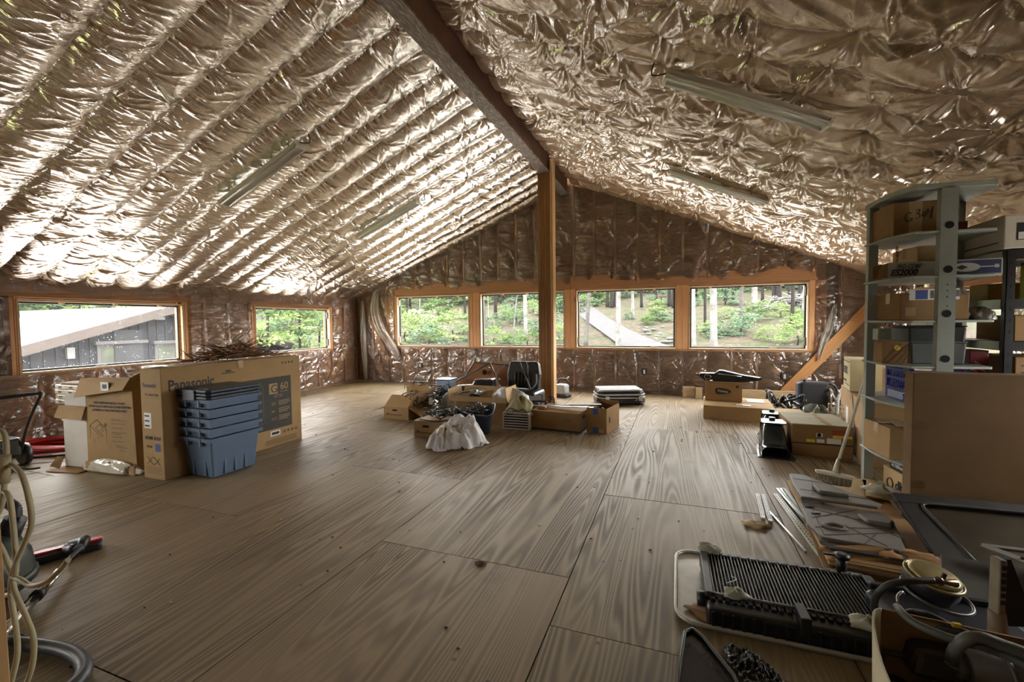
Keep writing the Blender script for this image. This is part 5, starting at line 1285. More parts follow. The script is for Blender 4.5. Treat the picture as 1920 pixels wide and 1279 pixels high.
obj('handle', MB().tube(spline([(0.08, -0.26, 0.10), (0.12, -0.31, 0.09), (0.20, -0.31, 0.09), (0.24, -0.26, 0.10)], 5), 0.012, 8), HC, hc)
for xx in (-0.24, 0.30): obj('latch', MB().box((xx-0.03, -0.265, 0.08), (xx+0.03, -0.25, 0.15)), HS, hc)
for xx in (-0.35, 0.33): obj('foot', MB().box((xx-0.03, -0.2, 0.0), (xx+0.03, 0.2, 0.02)), HC, hc)
# power tool behind the post
pt = thing('power_tool', 'grey and black power tool on the floor right behind the post', 'power tool', (-1.97, 7.86, 0), R(-20))
obj('engine_cover', MB().box((-0.12, -0.09, 0.05), (0.10, 0.10, 0.24)), plain('tool_grey', (0.40, 0.44, 0.46), 0.35), pt, bevel=0.04); obj('base', MB().box((-0.14, -0.10, 0.0), (0.14, 0.10, 0.06)), BLK, pt, bevel=0.015)
obj('handle', MB().tube(spline([(-0.10, 0, 0.22), (-0.06, 0, 0.32), (0.08, 0, 0.33), (0.13, 0, 0.28)], 5), 0.016, 8), BLK, pt); obj('lever', MB().tube([(0.08, 0, 0.33), (0.14, 0, 0.38)], 0.01, 6), HS, pt)
# car seat
cs = thing('car_seat', 'black vinyl car seat standing beside the post', 'car seat', (-2.20, 6.25, 0.0), R(-3))
SV = plain('seat_vinyl', (0.020, 0.018, 0.014), 0.42, var=0.2)
obj('cushion', MB().box((-0.29, -0.22, 0.14), (0.30, 0.28, 0.36)), SV, cs, bevel=0.06, seg=3)
bk = MB().prism([(-0.25, 0.0), (0.25, 0.0), (0.27, 0.22), (0.24, 0.385), (0.19, 0.41), (-0.19, 0.41), (-0.24, 0.385), (-0.27, 0.22)], -0.06, 0.06, M=Matrix(((1, 0, 0, 0), (0, 0.12, -1, 0.10), (0, 1, 0.12, 0.37), (0, 0, 0, 1))))
obj('backrest', bk, SV, cs, bevel=0.03, seg=3)
for k in range(5): obj('pleat', MB().tube([(-0.12+0.06*k, 0.030, 0.40), (-0.11+0.055*k, 0.055, 0.62)], 0.012, 6), SV, cs)
obj('base', MB().box((-0.26, -0.18, 0.0), (0.26, 0.24, 0.14)), BLK, cs)
t = thing('cable_loop', 'grey cable looped round the car seat', 'cable')
obj('cable', MB().tube(spline([(-2.42, 6.12, 0.74), (-2.52, 6.08, 0.62), (-2.50, 6.04, 0.48), (-2.38, 6.0, 0.40), (-2.15, 5.99, 0.385), (-1.97, 6.0, 0.42), (-1.90, 6.05, 0.50), (-1.92, 6.12, 0.62)], 7), 0.011, 7), plain('cable_grey', (0.16, 0.16, 0.155), 0.4), t)
obj('cable', MB().tube(spline([(-2.20, 6.19, 0.795), (-2.14, 6.13, 0.70), (-2.05, 6.07, 0.55), (-1.98, 6.02, 0.42)], 7), 0.010, 7), BLK, t); obj('cable', MB().tube(spline([(-2.10, 6.19, 0.79), (-2.06, 6.14, 0.72), (-2.05, 6.10, 0.60)], 7), 0.008, 7), BLK, t)
# brown panels with black edging
HBRD = plain('rust_hardboard', (0.26, 0.105, 0.030), 0.75, var=0.3, scale=5)
def leaf_panel(name, label, pts, Y, lean, mat):
    """panel through picture points, leaning back"""
    P = [atY(px, py, Y) for px, py in pts]; zb = min(p.z for p in P)
    P = [Vector((p.x, Y+(p.z-zb)*lean, p.z)) for p in P]
    t = thing(name, label, 'panel', (P[0].x, Y, 0)); o0 = Vector(t.location)
    L = [p-o0 for p in P]
    obj('board', MB().add([tuple(l) for l in L], [tuple(range(len(L)))]), mat, t, solid=0.012)
    obj('edging', MB().tube([tuple(l) for l in L], 0.016, 6, closed=True), BLK, t)
    return t, L
t, L = leaf_panel('trim_panel', 'large rust-brown backed panel with a black rim behind the seat', [(866, 756), (869, 703), (882, 681), (948, 687), (962, 700), (958, 758)], 6.85, 0.25, HBRD)
t, L = leaf_panel('trim_panel', 'triangular rust-brown board with black edges leaning on the panel', [(848, 752), (848, 718), (913, 682), (938, 732), (940, 756)], 6.62, 0.2, HBRD)
obj('cut_out', MB().lathe([(0.04, 0), (0.045, 0.01)], 14, M=Matrix.Translation(atY(906, 699, 6.60)-Vector(t.location)+Vector((0, 0.07, 0))) @ Matrix.Rotation(PI/2, 4, 'X')), GAP, t)
for (px, py) in ((915, 690), (925, 710), (934, 712)): obj('bolt', MB().lathe([(0.012, 0), (0.008, 0.012)], 8, M=Matrix.Translation(atY(px, py, 6.59)-Vector(t.location)+Vector((0, 0.05, 0))) @ Matrix.Rotation(PI/2, 4, 'X')), STEEL, t)
# black stepped case, bucket, pale bags
t = thing('instrument_hood', 'black stepped plastic housing in front of the rust-brown boards', 'car part', (-3.25, 6.05, 0.10))
obj('body', MB().prism([(0, 0), (0.66, 0), (0.66, 0.43), (0.36, 0.42), (0.30, 0.33), (0, 0.30)], 0, 0.18, M=Matrix(((1, 0, 0, 0), (0, 0, 1, 0), (0, 1, 0, 0), (0, 0, 0, 1)))), BLKS, t, bevel=0.03)
obj('recess', MB().box((0.40, -0.025, 0.24), (0.58, 0.0, 0.32)), BLK, t, bevel=0.01)
t = thing('plastic_bin', 'pale blue plastic bin behind the wires', 'bin', (-3.52, 6.32, 0)); obj('body', MB().frustum((-0.10, -0.10, 0), (0.10, 0.10, 0.46), 0.03, 0.03), plain('pale_blue_plastic', (0.30, 0.38, 0.52), 0.35), t, bevel=0.02)
obj('rim', MB().box((-0.14, -0.14, 0.46), (0.14, 0.14, 0.48)), plain('dark_blue_rim', (0.06, 0.09, 0.18), 0.4), t); 
crumple('paper_bag', 'crumpled cream paper behind the black rim', (-3.32, 7.05, 0.0), (0.07, 0.05, 0.66), plain('cream_paper', (0.55, 0.50, 0.38), 0.8), 51, 'paper', rough=0.2, flat=0.3)
crumple('plastic_bag', 'pale blue plastic bag among the wires', (-3.16, 5.90, 0.02), (0.22, 0.14, 0.27), plain('blue_bag', (0.40, 0.46, 0.52), 0.3), 52)
t = thing('seat_part', 'dark plastic trim and bracket right behind the seat', 'car part', (-2.17, 6.78, 0)); obj('body', MB().box((-0.10, -0.10, 0), (0.10, 0.10, 0.62)), BLK, t, bevel=0.03); obj('light_strip', MB().box((-0.08, -0.115, 0.50), (0.09, -0.10, 0.55)), plain('pale_strip', (0.35, 0.38, 0.44), 0.4), t); obj('bracket', MB().box((-0.08, -0.13, 0.58), (0.10, -0.06, 0.66)), BLKS, t, bevel=0.02)

# ---------------------------------------------------------------- flat carton under the far windows and things near it
S = (0.88, 0.82, 0.19)
fb = carton('flat_carton', 'wide flat carton on the floor under a smaller logo box', (0.352, 6.69, 0), R(-3), S, KR, tape=False)
patch(fb, '+z', (0.42, 0.10), (0.60, 0.19), WHITE, 'label', S, 0.008); patch(fb, '+z', (0.44, 0.12), (0.50, 0.16), INKBL, 'printed_mark', S, 0.009); patch(fb, '+z', (0.58, 0.44), (0.80, 0.70), plain('blue_label', (0.30, 0.40, 0.55), 0.5), 'label', S, 0.008); patch(fb, '+z', (0.62, 0.55), (0.74, 0.66), WHITE, 'label', S, 0.009)
S = (0.49, 0.30, 0.275)
rb = carton('logo_box', 'small box with a dark oval logo standing on the flat carton', (0.392, 7.10, 0.198), R(-7), S, KRD, tape=False)
ov = [(0.24+0.105*math.copysign(abs(math.cos(a))**0.7, math.cos(a)), 0.145+0.042*math.copysign(abs(math.sin(a))**0.7, math.sin(a))-0.01*math.sin(2*(a))) for a in [k*PI/12 for k in range(24)]]
quad(rb, [(x, -0.003, z) for x, z in ov], plain('logo_green', (0.012, 0.020, 0.010), 0.6), 'logo_plate'); text('Pribelax', 0.050, plain('logo_letter', (0.45, 0.42, 0.30), 0.6), rb, (0.24, -0.005, 0.128), '-y', align='CENTER', bold=0.01, sx=0.85, spin=-0.06)
patch(rb, '-y', (0.41, 0.20), (0.445, 0.235), INK, 'printed_mark', S)
for k in range(14): patch(rb, '-y', (0.05+0.028*k, 0.252), (0.065+0.028*k, 0.258), INKB, 'printed_mark', S)
lines(rb, [(0.16, 0.10), (0.22, 0.085), (0.30, 0.09), (0.36, 0.12)], -0.003, INKB, 'printed_curve')
wp = thing('wiper_linkage', 'black folded linkage lying on top of the logo box', 'car part', (0.30, 7.16, 0.475), R(-5))
obj('tray', MB().prism([(0.0, 0.07), (0.02, 0.11), (0.22, 0.115), (0.28, 0.16), (0.34, 0.16), (0.60, 0.10), (0.82, 0.07), (0.84, 0.04), (0.62, 0.0), (0.10, 0.0)], 0, 0.16, M=Matrix(((1, 0, 0, 0), (0, 0, 1, 0), (0, 1, 0, 0), (0, 0, 0, 1)))), BLKS, wp, bevel=0.01)
obj('wire_loop', MB().tube([(0.13+0.045*math.cos(a*PI/8), -0.012, 0.065+0.03*math.sin(a*PI/8)) for a in range(16)], 0.004, 5, closed=True), CHROME, wp); obj('wire_tail', MB().tube([(0.10, -0.012, 0.045), (0.115, -0.012, 0.012), (0.20, -0.012, 0.014)], 0.004, 5), CHROME, wp)
obj('pivot', MB().tube([(-0.03, 0.05, 0.085), (0.04, 0.05, 0.085)], 0.022, 8), BLK, wp); obj('link_rod', MB().tube([(0.27, -0.008, 0.115), (0.58, -0.008, 0.085)], 0.006, 6), STEEL, wp)
for xx in (0.57, 0.82): obj('pivot', MB().tube([(xx, -0.015, 0.07), (xx, 0.02, 0.07)], 0.016, 8), BLK, wp)
# lumber along the wall
for k, (x0, x1, y, z, h, lb) in enumerate(((0.10, 0.30, 8.50, 0.0, 0.19, 'short pale offcut by the wall, farther from the brace'), (0.31, 0.42, 8.42, 0.0, 0.19, 'short pale offcut by the wall, next to the flat carton'), (0.95, 2.25, 8.40, 0.0, 0.19, 'long plank on edge under the brace'))):
    t = thing('plank', lb, 'plank', ((x0+x1)/2, y, z)); obj('board', MB().box((-(x1-x0)/2, -0.02, 0), ((x1-x0)/2, 0.02, h)), pine('offcut', (0.55, 0.42, 0.25), axis=0), t, bevel=0.003, seg=1)
# black speaker-like box and metal clutter
sp = thing('black_cabinet', 'black square seat-back shaped box with an orange tag by the brace', 'box', (1.725, 7.60, 0.0), R(4))
obj('body', MB().box((0, 0, 0.0), (0.36, 0.16, 0.45)), plain('cloth_black', (0.012, 0.013, 0.017), 0.75), sp, bevel=0.03, seg=3); obj('side_face', MB().box((-0.03, 0.02, 0.03), (0.02, 0.15, 0.43)), plain('blue_grey_side', (0.05, 0.06, 0.09), 0.6), sp, bevel=0.02); obj('orange_tag', MB().box((0.11, -0.012, 0.0), (0.28, -0.002, 0.075)), plain('orange_card', (0.42, 0.17, 0.03), 0.7), sp); obj('top_clip', MB().tube([(0.06, 0.05, 0.45), (0.06, 0.05, 0.49)], 0.02, 8), BLK, sp)
tangle('metal_clutter', 'dark metal brackets and rods heaped beside the black square box', (1.52, 7.62, 0.01), (0.20, 0.28, 0.26), 14, 0.016, plain('dark_metal', (0.05, 0.048, 0.048), 0.35, 0.6), 23, cat='metal parts')
tangle('metal_clutter', 'steel fittings behind the black square box', (2.25, 7.8, 0.01), (0.16, 0.25, 0.34), 12, 0.014, STEEL, 24, cat='metal parts')
for k, (x, y, lb, m) in enumerate(((2.30, 7.55, 'white ribbed hose arching behind the black square box', plain('white_hose', (0.62, 0.62, 0.66), 0.35)), (2.12, 7.75, 'black hose arching next to the black square box', BLK), (2.55, 7.45, 'grey hose arching beside the white one', plain('white_hose', (0.62, 0.62, 0.66), 0.35)))):
    t = thing('arched_hose', lb, 'hose', (x, y, 0.0)); hp = spline([(-0.13, 0, 0.0), (-0.12, 0, 0.25), (-0.05, 0, 0.40), (0.05, 0, 0.40), (0.12, 0, 0.25), (0.14, 0, 0.0)], 10); obj('hose', MB().tube(hp, [0.019+0.004*(i % 2) for i in range(len(hp))], 9), m, t)
# oil pan like black plastic housings
for k, (x, y, s, lb) in enumerate(((0.80, 4.98, 1.0, 'glossy black plastic wheel-arch housing in front of the strapped carton'), (0.90, 5.55, 0.95, 'glossy black housing standing behind its twin'))):
    t = thing('plastic_housing', lb, 'car part', (x, y, 0), R(-4), 'glossy black housings'); Y2 = plain('wet_black', (0.028, 0.032, 0.030), 0.13, var=0.3)
    obj('flange', MB().prism([(-0.03, -0.02), (0.28, -0.04), (0.30, 0.02), (0.24, 0.40), (0.0, 0.48), (-0.02, 0.40)], 0.0, 0.012), Y2, t)
    def hs(u, v):
        a = PI*v; prof = 0.10+0.20*(1/(1+math.exp(-(u-0.42)*16)))
        w2 = 0.115 if u > 0.3 else 0.125
        c_ = math.cos(a); s_ = math.sin(a)**0.55
        return (0.13-w2*math.copysign(abs(c_)**0.6, c_), 0.0+0.44*u, s*prof*s_+0.008)
    obj('shell', MB().grid(hs, 18, 15), Y2, t, solid=0.005)
    obj('top_plate', MB().prism([(0.03, 0.20), (0.23, 0.20), (0.25, 0.26), (0.23, 0.43), (0.03, 0.43), (0.01, 0.26)], 0.30*s, 0.312*s), Y2, t, bevel=0.004)
    obj('back_wall', MB().box((0.02, 0.43, 0.0), (0.24, 0.445, 0.30*s)), Y2, t); obj('knob', MB().tube([(0.13, 0.40, 0.31*s), (0.13, 0.40, 0.335*s)], 0.03, 10), Y2, t)
# strapped carton with yellow labels
S = (0.52, 0.62, 0.325)
gb = carton('strapped_carton', 'dusty strapped carton with yellow stickers in front of the broom', (1.10, 5.16, 0), R(0.5), S, KRD, tape=False, flapmat=cardboard('olive_kraft', (0.42, 0.40, 0.28)))  # top flaps pale olive, paler than the dark kraft body
for f, a, b in (('-y', (0, 0.125), (S[0], 0.137)), ('-x', (0, 0.125), (S[1], 0.137))): patch(gb, f, a, b, BLK, 'strap', S, 0.003)
patch(gb, '-y', (0.125, 0.145), (0.20, 0.175), YEL, 'yellow_sticker', S); patch(gb, '-y', (0.215, 0.145), (0.28, 0.18), WHITE, 'sticker', S); patch(gb, '-y', (0.30, 0.14), (0.42, 0.195), WHITE, 'sticker', S); patch(gb, '-y', (0.35, 0.20), (0.51, 0.225), YEL, 'yellow_sticker', S)
for k in range(2): patch(gb, '-y', (0.34, 0.24+0.022*k), (0.46, 0.252+0.022*k), INKR, 'printed_line', S)
patch(gb, '-y', (0.21, 0.205), (0.265, 0.24), WHITE, 'sticker', S); obj('hand_hole', MB().lathe([(0.018, 0), (0.018, 0.002)], 14, M=Matrix.Translation((0.235, -0.0015, 0.222)) @ Matrix.Rotation(PI/2, 4, 'X')), GAP, gb)
patch(gb, '+z', (0.30, 0.0), (0.34, S[1]), TAPE, 'tape', S, 0.008)
crumple('plastic_bag', 'clear plastic bag lying behind the strapped carton', (1.56, 6.12, 0.0), (0.16, 0.16, 0.30), plain('clear_bag', (0.22, 0.26, 0.24), 0.15), 61)
t = thing('carton_scrap', 'torn brown carton scrap between the cartons', 'cardboard', (1.12, 5.85, 0)); obj('sheet', MB().box((0, 0, 0), (0.28, 0.30, 0.30)), KRL, t, bevel=0.02)
# tall carton behind the grey shelf
S = (0.62, 0.62, 0.60)
bb_ = carton('cardboard_box', 'large carton behind the broom with dark vertical print', (1.62, 4.95, 0), R(-9), (0.62, 1.30, 0.60), KR)
for k, (y, m) in enumerate(((1.18, INK), (1.05, INKBL))): text(['PRO', '\u2191\u2191'][k]+' 12', 0.085, m, bb_, (-0.003, y, 0.12), '-x', spin=PI/2)
patch(bb_, '-x', (0.78, 0.12), (0.92, 0.42), WHITE, 'sticker', S); obj('red_tape', MB().beam((-0.004, 0.55, 0.60), (-0.004, 0.30, 0.15), 0.03, 0.002, up=(1, 0, 0)), plain('worn_red', (0.16, 0.07, 0.05), 0.7), bb_)
text('Ra', 0.16, INK, bb_, (0.12, -0.004, 0.14), '-y', spin=PI/2)
zc = carton('cardboard_box', 'pale ZEREX antifreeze box standing on the large carton', (1.72, 5.62, 0.61), R(-9), (0.42, 0.42, 0.34), cardboard('zerex_pale', (0.50, 0.43, 0.25)), tape=False)
text('ZEREX', 0.11, INK, zc, (-0.003, 0.40, 0.17), '-x', bold=0.02, sx=0.75); text('ANTIFREEZE', 0.035, INKB, zc, (-0.003, 0.38, 0.08), '-x')
for zz in (0.30, 0.05): patch(zc, '-x', (0.02, zz), (0.40, zz+0.012), INKB, 'printed_line', (0.42, 0.42, 0.34))

# ---------------------------------------------------------------- broom
br_ = thing('broom', 'cream push broom leaning on the grey shelf', 'broom', (1.25, 4.36, 0))
BC = plain('cream_plastic', (0.55, 0.50, 0.38), 0.4)
top = Vector((1.80, 5.10, 1.30))-Vector((1.25, 4.36, 0)); nk = Vector((0.02, 0.05, 0.13))
obj('handle', MB().tube([nk, nk.lerp(top, 0.98), top], [0.013, 0.013, 0.011], 10), BC, br_); obj('ferrule', MB().tube([(0.01, 0.03, 0.085), nk, nk.lerp(top, 0.05)], [0.028, 0.02, 0.016], 10), BC, br_)
Mh = Matrix.Translation((0.0, 0.0, 0.065)) @ Matrix.Rotation(R(-28), 4, 'Z')
obj('head', MB().prism([(-0.13, -0.03), (0.13, -0.03), (0.15, 0.0), (0.09, 0.04), (-0.09, 0.04), (-0.15, 0.0)], 0, 0.026, M=Mh), BC, br_, bevel=0.006)
bs = MB(); rg = random.Random(4)
for k in range(22):
    for j in (-1, 0, 1):
        x = -0.125+0.0119*k; bs.tube([Mh @ Vector((x, j*0.018, 0)), Mh @ Vector((x*1.12+rg.gauss(0, 0.004), j*0.026+rg.gauss(0, 0.004), -0.058))], [0.004, 0.0025], 4, cap=False)
o = obj('bristles', bs, plain('bristle_tan', (0.30, 0.25, 0.17), 0.8), br_); o['kind'] = 'stuff'
# ---------------------------------------------------------------- grey shelf unit
SG = plain('grey_enamel', (0.30, 0.325, 0.285), 0.42, 0.0, 0.5, 0.06)
gs = thing('shelf_unit', 'grey metal shelf unit with round-holed posts, packed with boxes', 'shelf', (1.40, 4.25, 0))
plan = [(1.385, 4.28), (1.392, 4.05), (1.42, 3.88), (1.485, 3.735), (1.93, 3.79), (1.955, 3.84), (2.0, 4.34), (1.60, 4.52)]
plan = [(x-1.40, y-4.25) for x, y in plan]
LV = [0.0, 0.355, 0.76, 1.04, 1.35, 1.648, 1.945, 2.235]
for z in LV:
    obj('shelf_board', MB().prism(plan, z, z+(0.035 if z > 2.2 else 0.016)), SG, gs, bevel=0.003, seg=1)
def cpost(x0, x1, y0, y1, z1):
    return MB().box((x0-1.40, y0-4.25, 0.016), (x1-1.40, y0-4.25+0.006, z1)).box((x0-1.40, y0-4.25+0.006, 0.016), (x0-1.40+0.005, y1-4.25, z1)).box((x1-1.40-0.005, y0-4.25+0.006, 0.016), (x1-1.40, y1-4.25, z1))
obj('post', cpost(1.395, 1.455, 4.215, 4.27, 2.235), SG, gs)
obj('post', cpost(1.625, 1.715, 3.748, 3.80, 2.235), SG, gs)
obj('post', cpost(1.93, 1.99, 4.26, 4.32, 2.235), SG, gs)
for py in (422, 505, 588, 673):
    p = atY(1772, py, 3.747); obj('post_hole', MB().lathe([(0.024, 0), (0.024, 0.002)], 18, M=Matrix.Translation((1.670-1.40, 3.7475-4.25, p.z)) @ Matrix.Rotation(PI/2, 4, 'X')), GAP, gs)
for z in (1.52, 1.56, 1.60, 1.46, 1.43): obj('small_hole', MB().lathe([(0.004, 0), (0.004, 0.002)], 8, M=Matrix.Translation((1.670-1.40, 3.7475-4.25, z)) @ Matrix.Rotation(PI/2, 4, 'X')), GAP, gs)
zt = lambda i: LV[i]+0.017
b, S = boxpx('cardboard_box', 'brown box marked 304 in black pen on the highest shelf', 1675, 1764, 377, 441, 3.92, 0.34, KRD, zt(6), tape=False, skew=R(4))
patch(b, '-y', (S[0]*0.33, 0.0), (S[0]*0.62, S[2]), TAPE, 'tape', S); 
MK = INK
lines(b, [(0.10, 0.155), (0.085, 0.165), (0.07, 0.15), (0.065, 0.12), (0.08, 0.10), (0.105, 0.105), (0.105, 0.12), (0.09, 0.12)], -0.003, MK, 'pen_mark', 0.004)
lines(b, [(0.125, 0.175), (0.15, 0.18), (0.145, 0.16), (0.13, 0.152), (0.15, 0.145), (0.15, 0.125), (0.125, 0.118)], -0.003, MK, 'pen_mark', 0.004)
lines(b, [(0.175, 0.155), (0.165, 0.14), (0.175, 0.13), (0.19, 0.145), (0.185, 0.16), (0.175, 0.155)], -0.003, MK, 'pen_mark', 0.004)
lines(b, [(0.195, 0.18), (0.195, 0.155), (0.22, 0.165)], -0.003, MK, 'pen_mark', 0.004); lines(b, [(0.225, 0.195), (0.215, 0.115)], -0.003, MK, 'pen_mark', 0.004)
b, S = boxpx('cardboard_box', 'small red box beside the front post on the highest shelf', 1790, 1815, 415, 436, 4.02, 0.12, plain('red_box', (0.16, 0.012, 0.02), 0.4), zt(6), tape=False)
b, S = boxpx('cardboard_box', 'tan box with brown lettering on the second highest shelf', 1720, 1768, 460, 500, 3.98, 0.36, KRL, zt(5), tape=True, skew=R(2))
for zz in (0.13, 0.19): text('BRUCE', 0.045, INKB, b, (-0.003, 0.27, zz), '-x', spin=PI/2)
es = thing('shock_absorber_box', 'long white and blue PRO COMP box across the shelf', 'box', (0, 3.835, zt(5)))
A = atY(1664, 520, 3.835); B = atY(1880, 520, 3.835); es.location.x = A.x; W = B.x-A.x; S = (W, 0.09, 0.105)
obj('body', MB().box((0, 0, 0), S), plain('printed_white', (0.42, 0.41, 0.36), 0.5, var=0.05), es, bevel=0.003)
text('PRO COMP', 0.044, plain('print_grey2', (0.10, 0.11, 0.11), 0.5), es, (0.05, -0.002, 0.060), '-y', bold=0.02, sx=0.62, shear=0.25); text('ES2000', 0.058, INK, es, (0.015, -0.0025, 0.014), '-y', bold=0.03, sx=0.86, shear=0.3)
patch(es, '-y', (W*0.56, 0.008), (W*0.985, 0.097), plain('deep_blue', (0.018, 0.030, 0.10), 0.5), 'blue_print', S, 0.0015)
ell = [(W*0.69+0.075*math.cos(a*PI/10), -0.003, 0.052+0.030*math.sin(a*PI/10)) for a in range(20)]; quad(es, ell, plain('printed_white', (0.42, 0.41, 0.36), 0.5), 'printed_shape')
quad(es, [(W*0.60, -0.004, 0.052), (W*0.655, -0.004, 0.068), (W*0.71, -0.004, 0.052), (W*0.655, -0.004, 0.036)], INK, 'printed_diamond'); patch(es, '-y', (W*0.80, 0.049), (W*0.97, 0.057), plain('printed_white', (0.42, 0.41, 0.36), 0.5), 'printed_rod', S, 0.003); patch(es, '-y', (W*0.93, 0.043), (W*0.965, 0.066), plain('printed_white', (0.42, 0.41, 0.36), 0.5), 'printed_eye', S, 0.0035)
quad(es, [(0, 0.0, 0.0), (-0.05, 0.03, 0.0), (-0.035, 0.03, 0.075), (0, 0.0, 0.105)], KRD, 'flap', solid=0.003); quad(es, [(0, 0.09, 0.0), (-0.06, 0.08, 0.0), (-0.06, 0.08, 0.09), (0, 0.09, 0.105)], KRD, 'flap', solid=0.003)
b, S = boxpx('cardboard_box', 'brown box with a long white and blue label at eye height', 1687, 1820, 548, 603, 3.88, 0.34, KRD, zt(4), skew=R(3))
patch(b, '-y', (0.05, 0.14), (S[0]*0.86, 0.215), WHITE, 'label', S); patch(b, '-y', (0.085, 0.145), (0.155, 0.21), INKBL, 'printed_block', S, 0.002)
for k in range(6): patch(b, '-y', (0.17+0.035*k, 0.15+0.01*(k % 3)), (0.19+0.035*k, 0.205), plain('print_dk', (0.10, 0.10, 0.10), 0.6), 'printed_block', S, 0.002)
patch(b, '-y', (0.03, 0.03), (0.09, 0.09), TAPE, 'tape', S)
b, S = boxpx('cardboard_box', 'small box with diagonal print and a round yellow sticker', 1654, 1703, 641, 681, 3.90, 0.16, KRD, zt(3), tape=False)
for k in range(5): lines(b, [(0.0+0.04*k, 0.01), (min(0.05+0.04*k, S[0]), 0.07), (min(0.11+0.04*k, S[0]), 0.145)], -0.002, INKB, 'printed_stripe', 0.003)
obj('yellow_sticker', MB().lathe([(0.019, 0), (0.019, 0.001)], 16, M=Matrix.Translation((0.085, -0.002, 0.115)) @ Matrix.Rotation(PI/2, 4, 'X')), YEL, b)
BIN = plain('grey_bin', (0.075, 0.078, 0.076), 0.45); BIND = plain('dark_bin', (0.022, 0.024, 0.022), 0.45); BINL = plain('pale_bin', (0.42, 0.47, 0.38), 0.45)
def bin_(label, x0, x1, yt, yb, Y, z0, mat, d=0.30):
    A = atY(x0, yb, Y); B = atY(x1, yb, Y); T = atY((x0+x1)/2, yt, Y); h = T.z-z0; w2 = (B.x-A.x)/2
    t = thing('storage_bin', label, 'bin', ((A.x+B.x)/2, Y+d/2, z0)); obj('body', MB().frustum((-w2+0.01, -d/2, 0), (w2-0.01, d/2, h*0.92), 0.008, 0.008), mat, t, bevel=0.01); obj('rim', MB().box((-w2, -d/2-0.012, h*0.92), (w2, d/2+0.012, h)), mat, t, bevel=0.004); return t
bin_('grey plastic bin beside the yellow-sticker box', 1705, 1812, 640, 683, 3.93, zt(3), BIN)
t = bin_('dark plastic bin standing on the grey bin', 1702, 1812, 611, 638, 3.96, 1.206, BIND, 0.28); obj('pale_end', MB().box((-0.29, 0.0, 0.01), (-0.205, 0.10, 0.10)), BINL, t, bevel=0.006)
# blue milk crate
mc = thing('milk_crate', 'blue lattice milk crate on the shelf above the white sheet', 'crate', (1.545, 3.90, zt(2)), R(3)); MBL = plain('crate_blue', (0.025, 0.045, 0.22), 0.4)
w, d, h = 0.34, 0.34, 0.245
for (x, y) in ((0, 0), (w-0.025, 0), (0, d-0.025), (w-0.025, d-0.025)): obj('corner_post', MB().box((x, y, 0), (x+0.025, y+0.025, h)), MBL, mc)
for z in (0.0, 0.07, 0.15, h-0.03):
    for a, c_ in (((0, 0, z), (w, 0.012, z+0.018)), ((0, 0, z), (0.012, d, z+0.018)), ((w-0.012, 0, z), (w, d, z+0.018)), ((0, d-0.012, z), (w, d, z+0.018))): obj('rail', MB().box(a, c_), MBL, mc)
lat = MB()
for k in range(9):
    for s in (-1, 1):
        x0 = 0.03+0.034*k; x1 = x0+s*0.10
        if 0.01 < x1 < w-0.01: lat.beam((x0, 0.006, 0.085), (x1, 0.006, 0.22), 0.006, 0.006); lat.beam((0.006, x0, 0.085), (0.006, x1, 0.22), 0.006, 0.006)
obj('lattice', lat, MBL, mc); obj('floor_plate', MB().box((0.01, 0.01, 0.0), (w-0.01, d-0.01, 0.006)), MBL, mc); patch(mc, '-x', (0.08, 0.01), (0.30, 0.065), plain('crate_label', (0.30, 0.33, 0.45), 0.5), 'label', (w, d, h), 0.002)
zb = carton('cardboard_box', 'brown ZEREX box behind the blue milk crate', (1.80, 4.90, 0.61), R(-9), (0.52, 0.3, 0.30), KRD, tape=False); text('ZEREX', 0.13, INK, zb, (0.03, -0.003, 0.12), '-y', bold=0.03, sx=0.85, shear=0.1); text('coolant', 0.06, INKB, zb, (0.08, -0.003, 0.04), '-y')
t = thing('spray_bottles', 'row of white bottles on the carton behind the shelf', 'bottle', (1.98, 5.0, 0.92))
for k in range(1): obj('bottle', MB().lathe([(0.05, 0), (0.052, 0.02), (0.052, 0.12), (0.02, 0.16), (0.02, 0.19)], 14), WHITE, t); obj('cap', MB().lathe([(0.022, 0.19), (0.022, 0.22)], 12), INKBL, t)
t.name = 'bottle'; t['label'] = 'white bottle with a blue cap on the brown ZEREX box'
b, S = boxpx('cardboard_box', 'worn taped box with a torn top above the black carton', 1668, 1740, 806, 840, 3.86, 0.36, KR, zt(1), skew=R(6)); quad(b, [(0.05, 0.02, S[2]+0.012), (0.18, 0.0, S[2]+0.02), (0.26, 0.2, S[2]+0.012), (0.12, 0.25, S[2]+0.014)], KRL, 'torn_flap', solid=0.003)
dbx = carton('cardboard_box', 'light brown DBA box on the bottom shelf', (1.50, 4.16, 0.017), R(-82), (0.33, 0.30, 0.235), KRL, tape=False)
text('dba', 0.10, INK, dbx, (0.15, -0.003, 0.10), '-y', bold=0.02); obj('logo_ring', MB().tube([(0.09+0.035*math.cos(a*PI/8), -0.002, 0.125+0.035*math.sin(a*PI/8)) for a in range(16)], 0.006, 5, closed=True), INKB, dbx)
ab = carton('cardboard_box', 'black alternator carton standing on the light brown box', (1.515, 4.10, 0.255), R(-82), (0.25, 0.20, 0.095), plain('black_carton', (0.02, 0.02, 0.022), 0.5), tape=False)
text('ALTERNATOR', 0.030, WHITE, ab, (0.03, -0.003, 0.02), '-y', bold=0.02); obj('logo_face', MB().lathe([(0.028, 0), (0.028, 0.002)], 10, M=Matrix.Translation((0.11, -0.002, 0.065)) @ Matrix.Rotation(PI/2, 4, 'X')), plain('grey_print', (0.30, 0.31, 0.30), 0.6), ab)

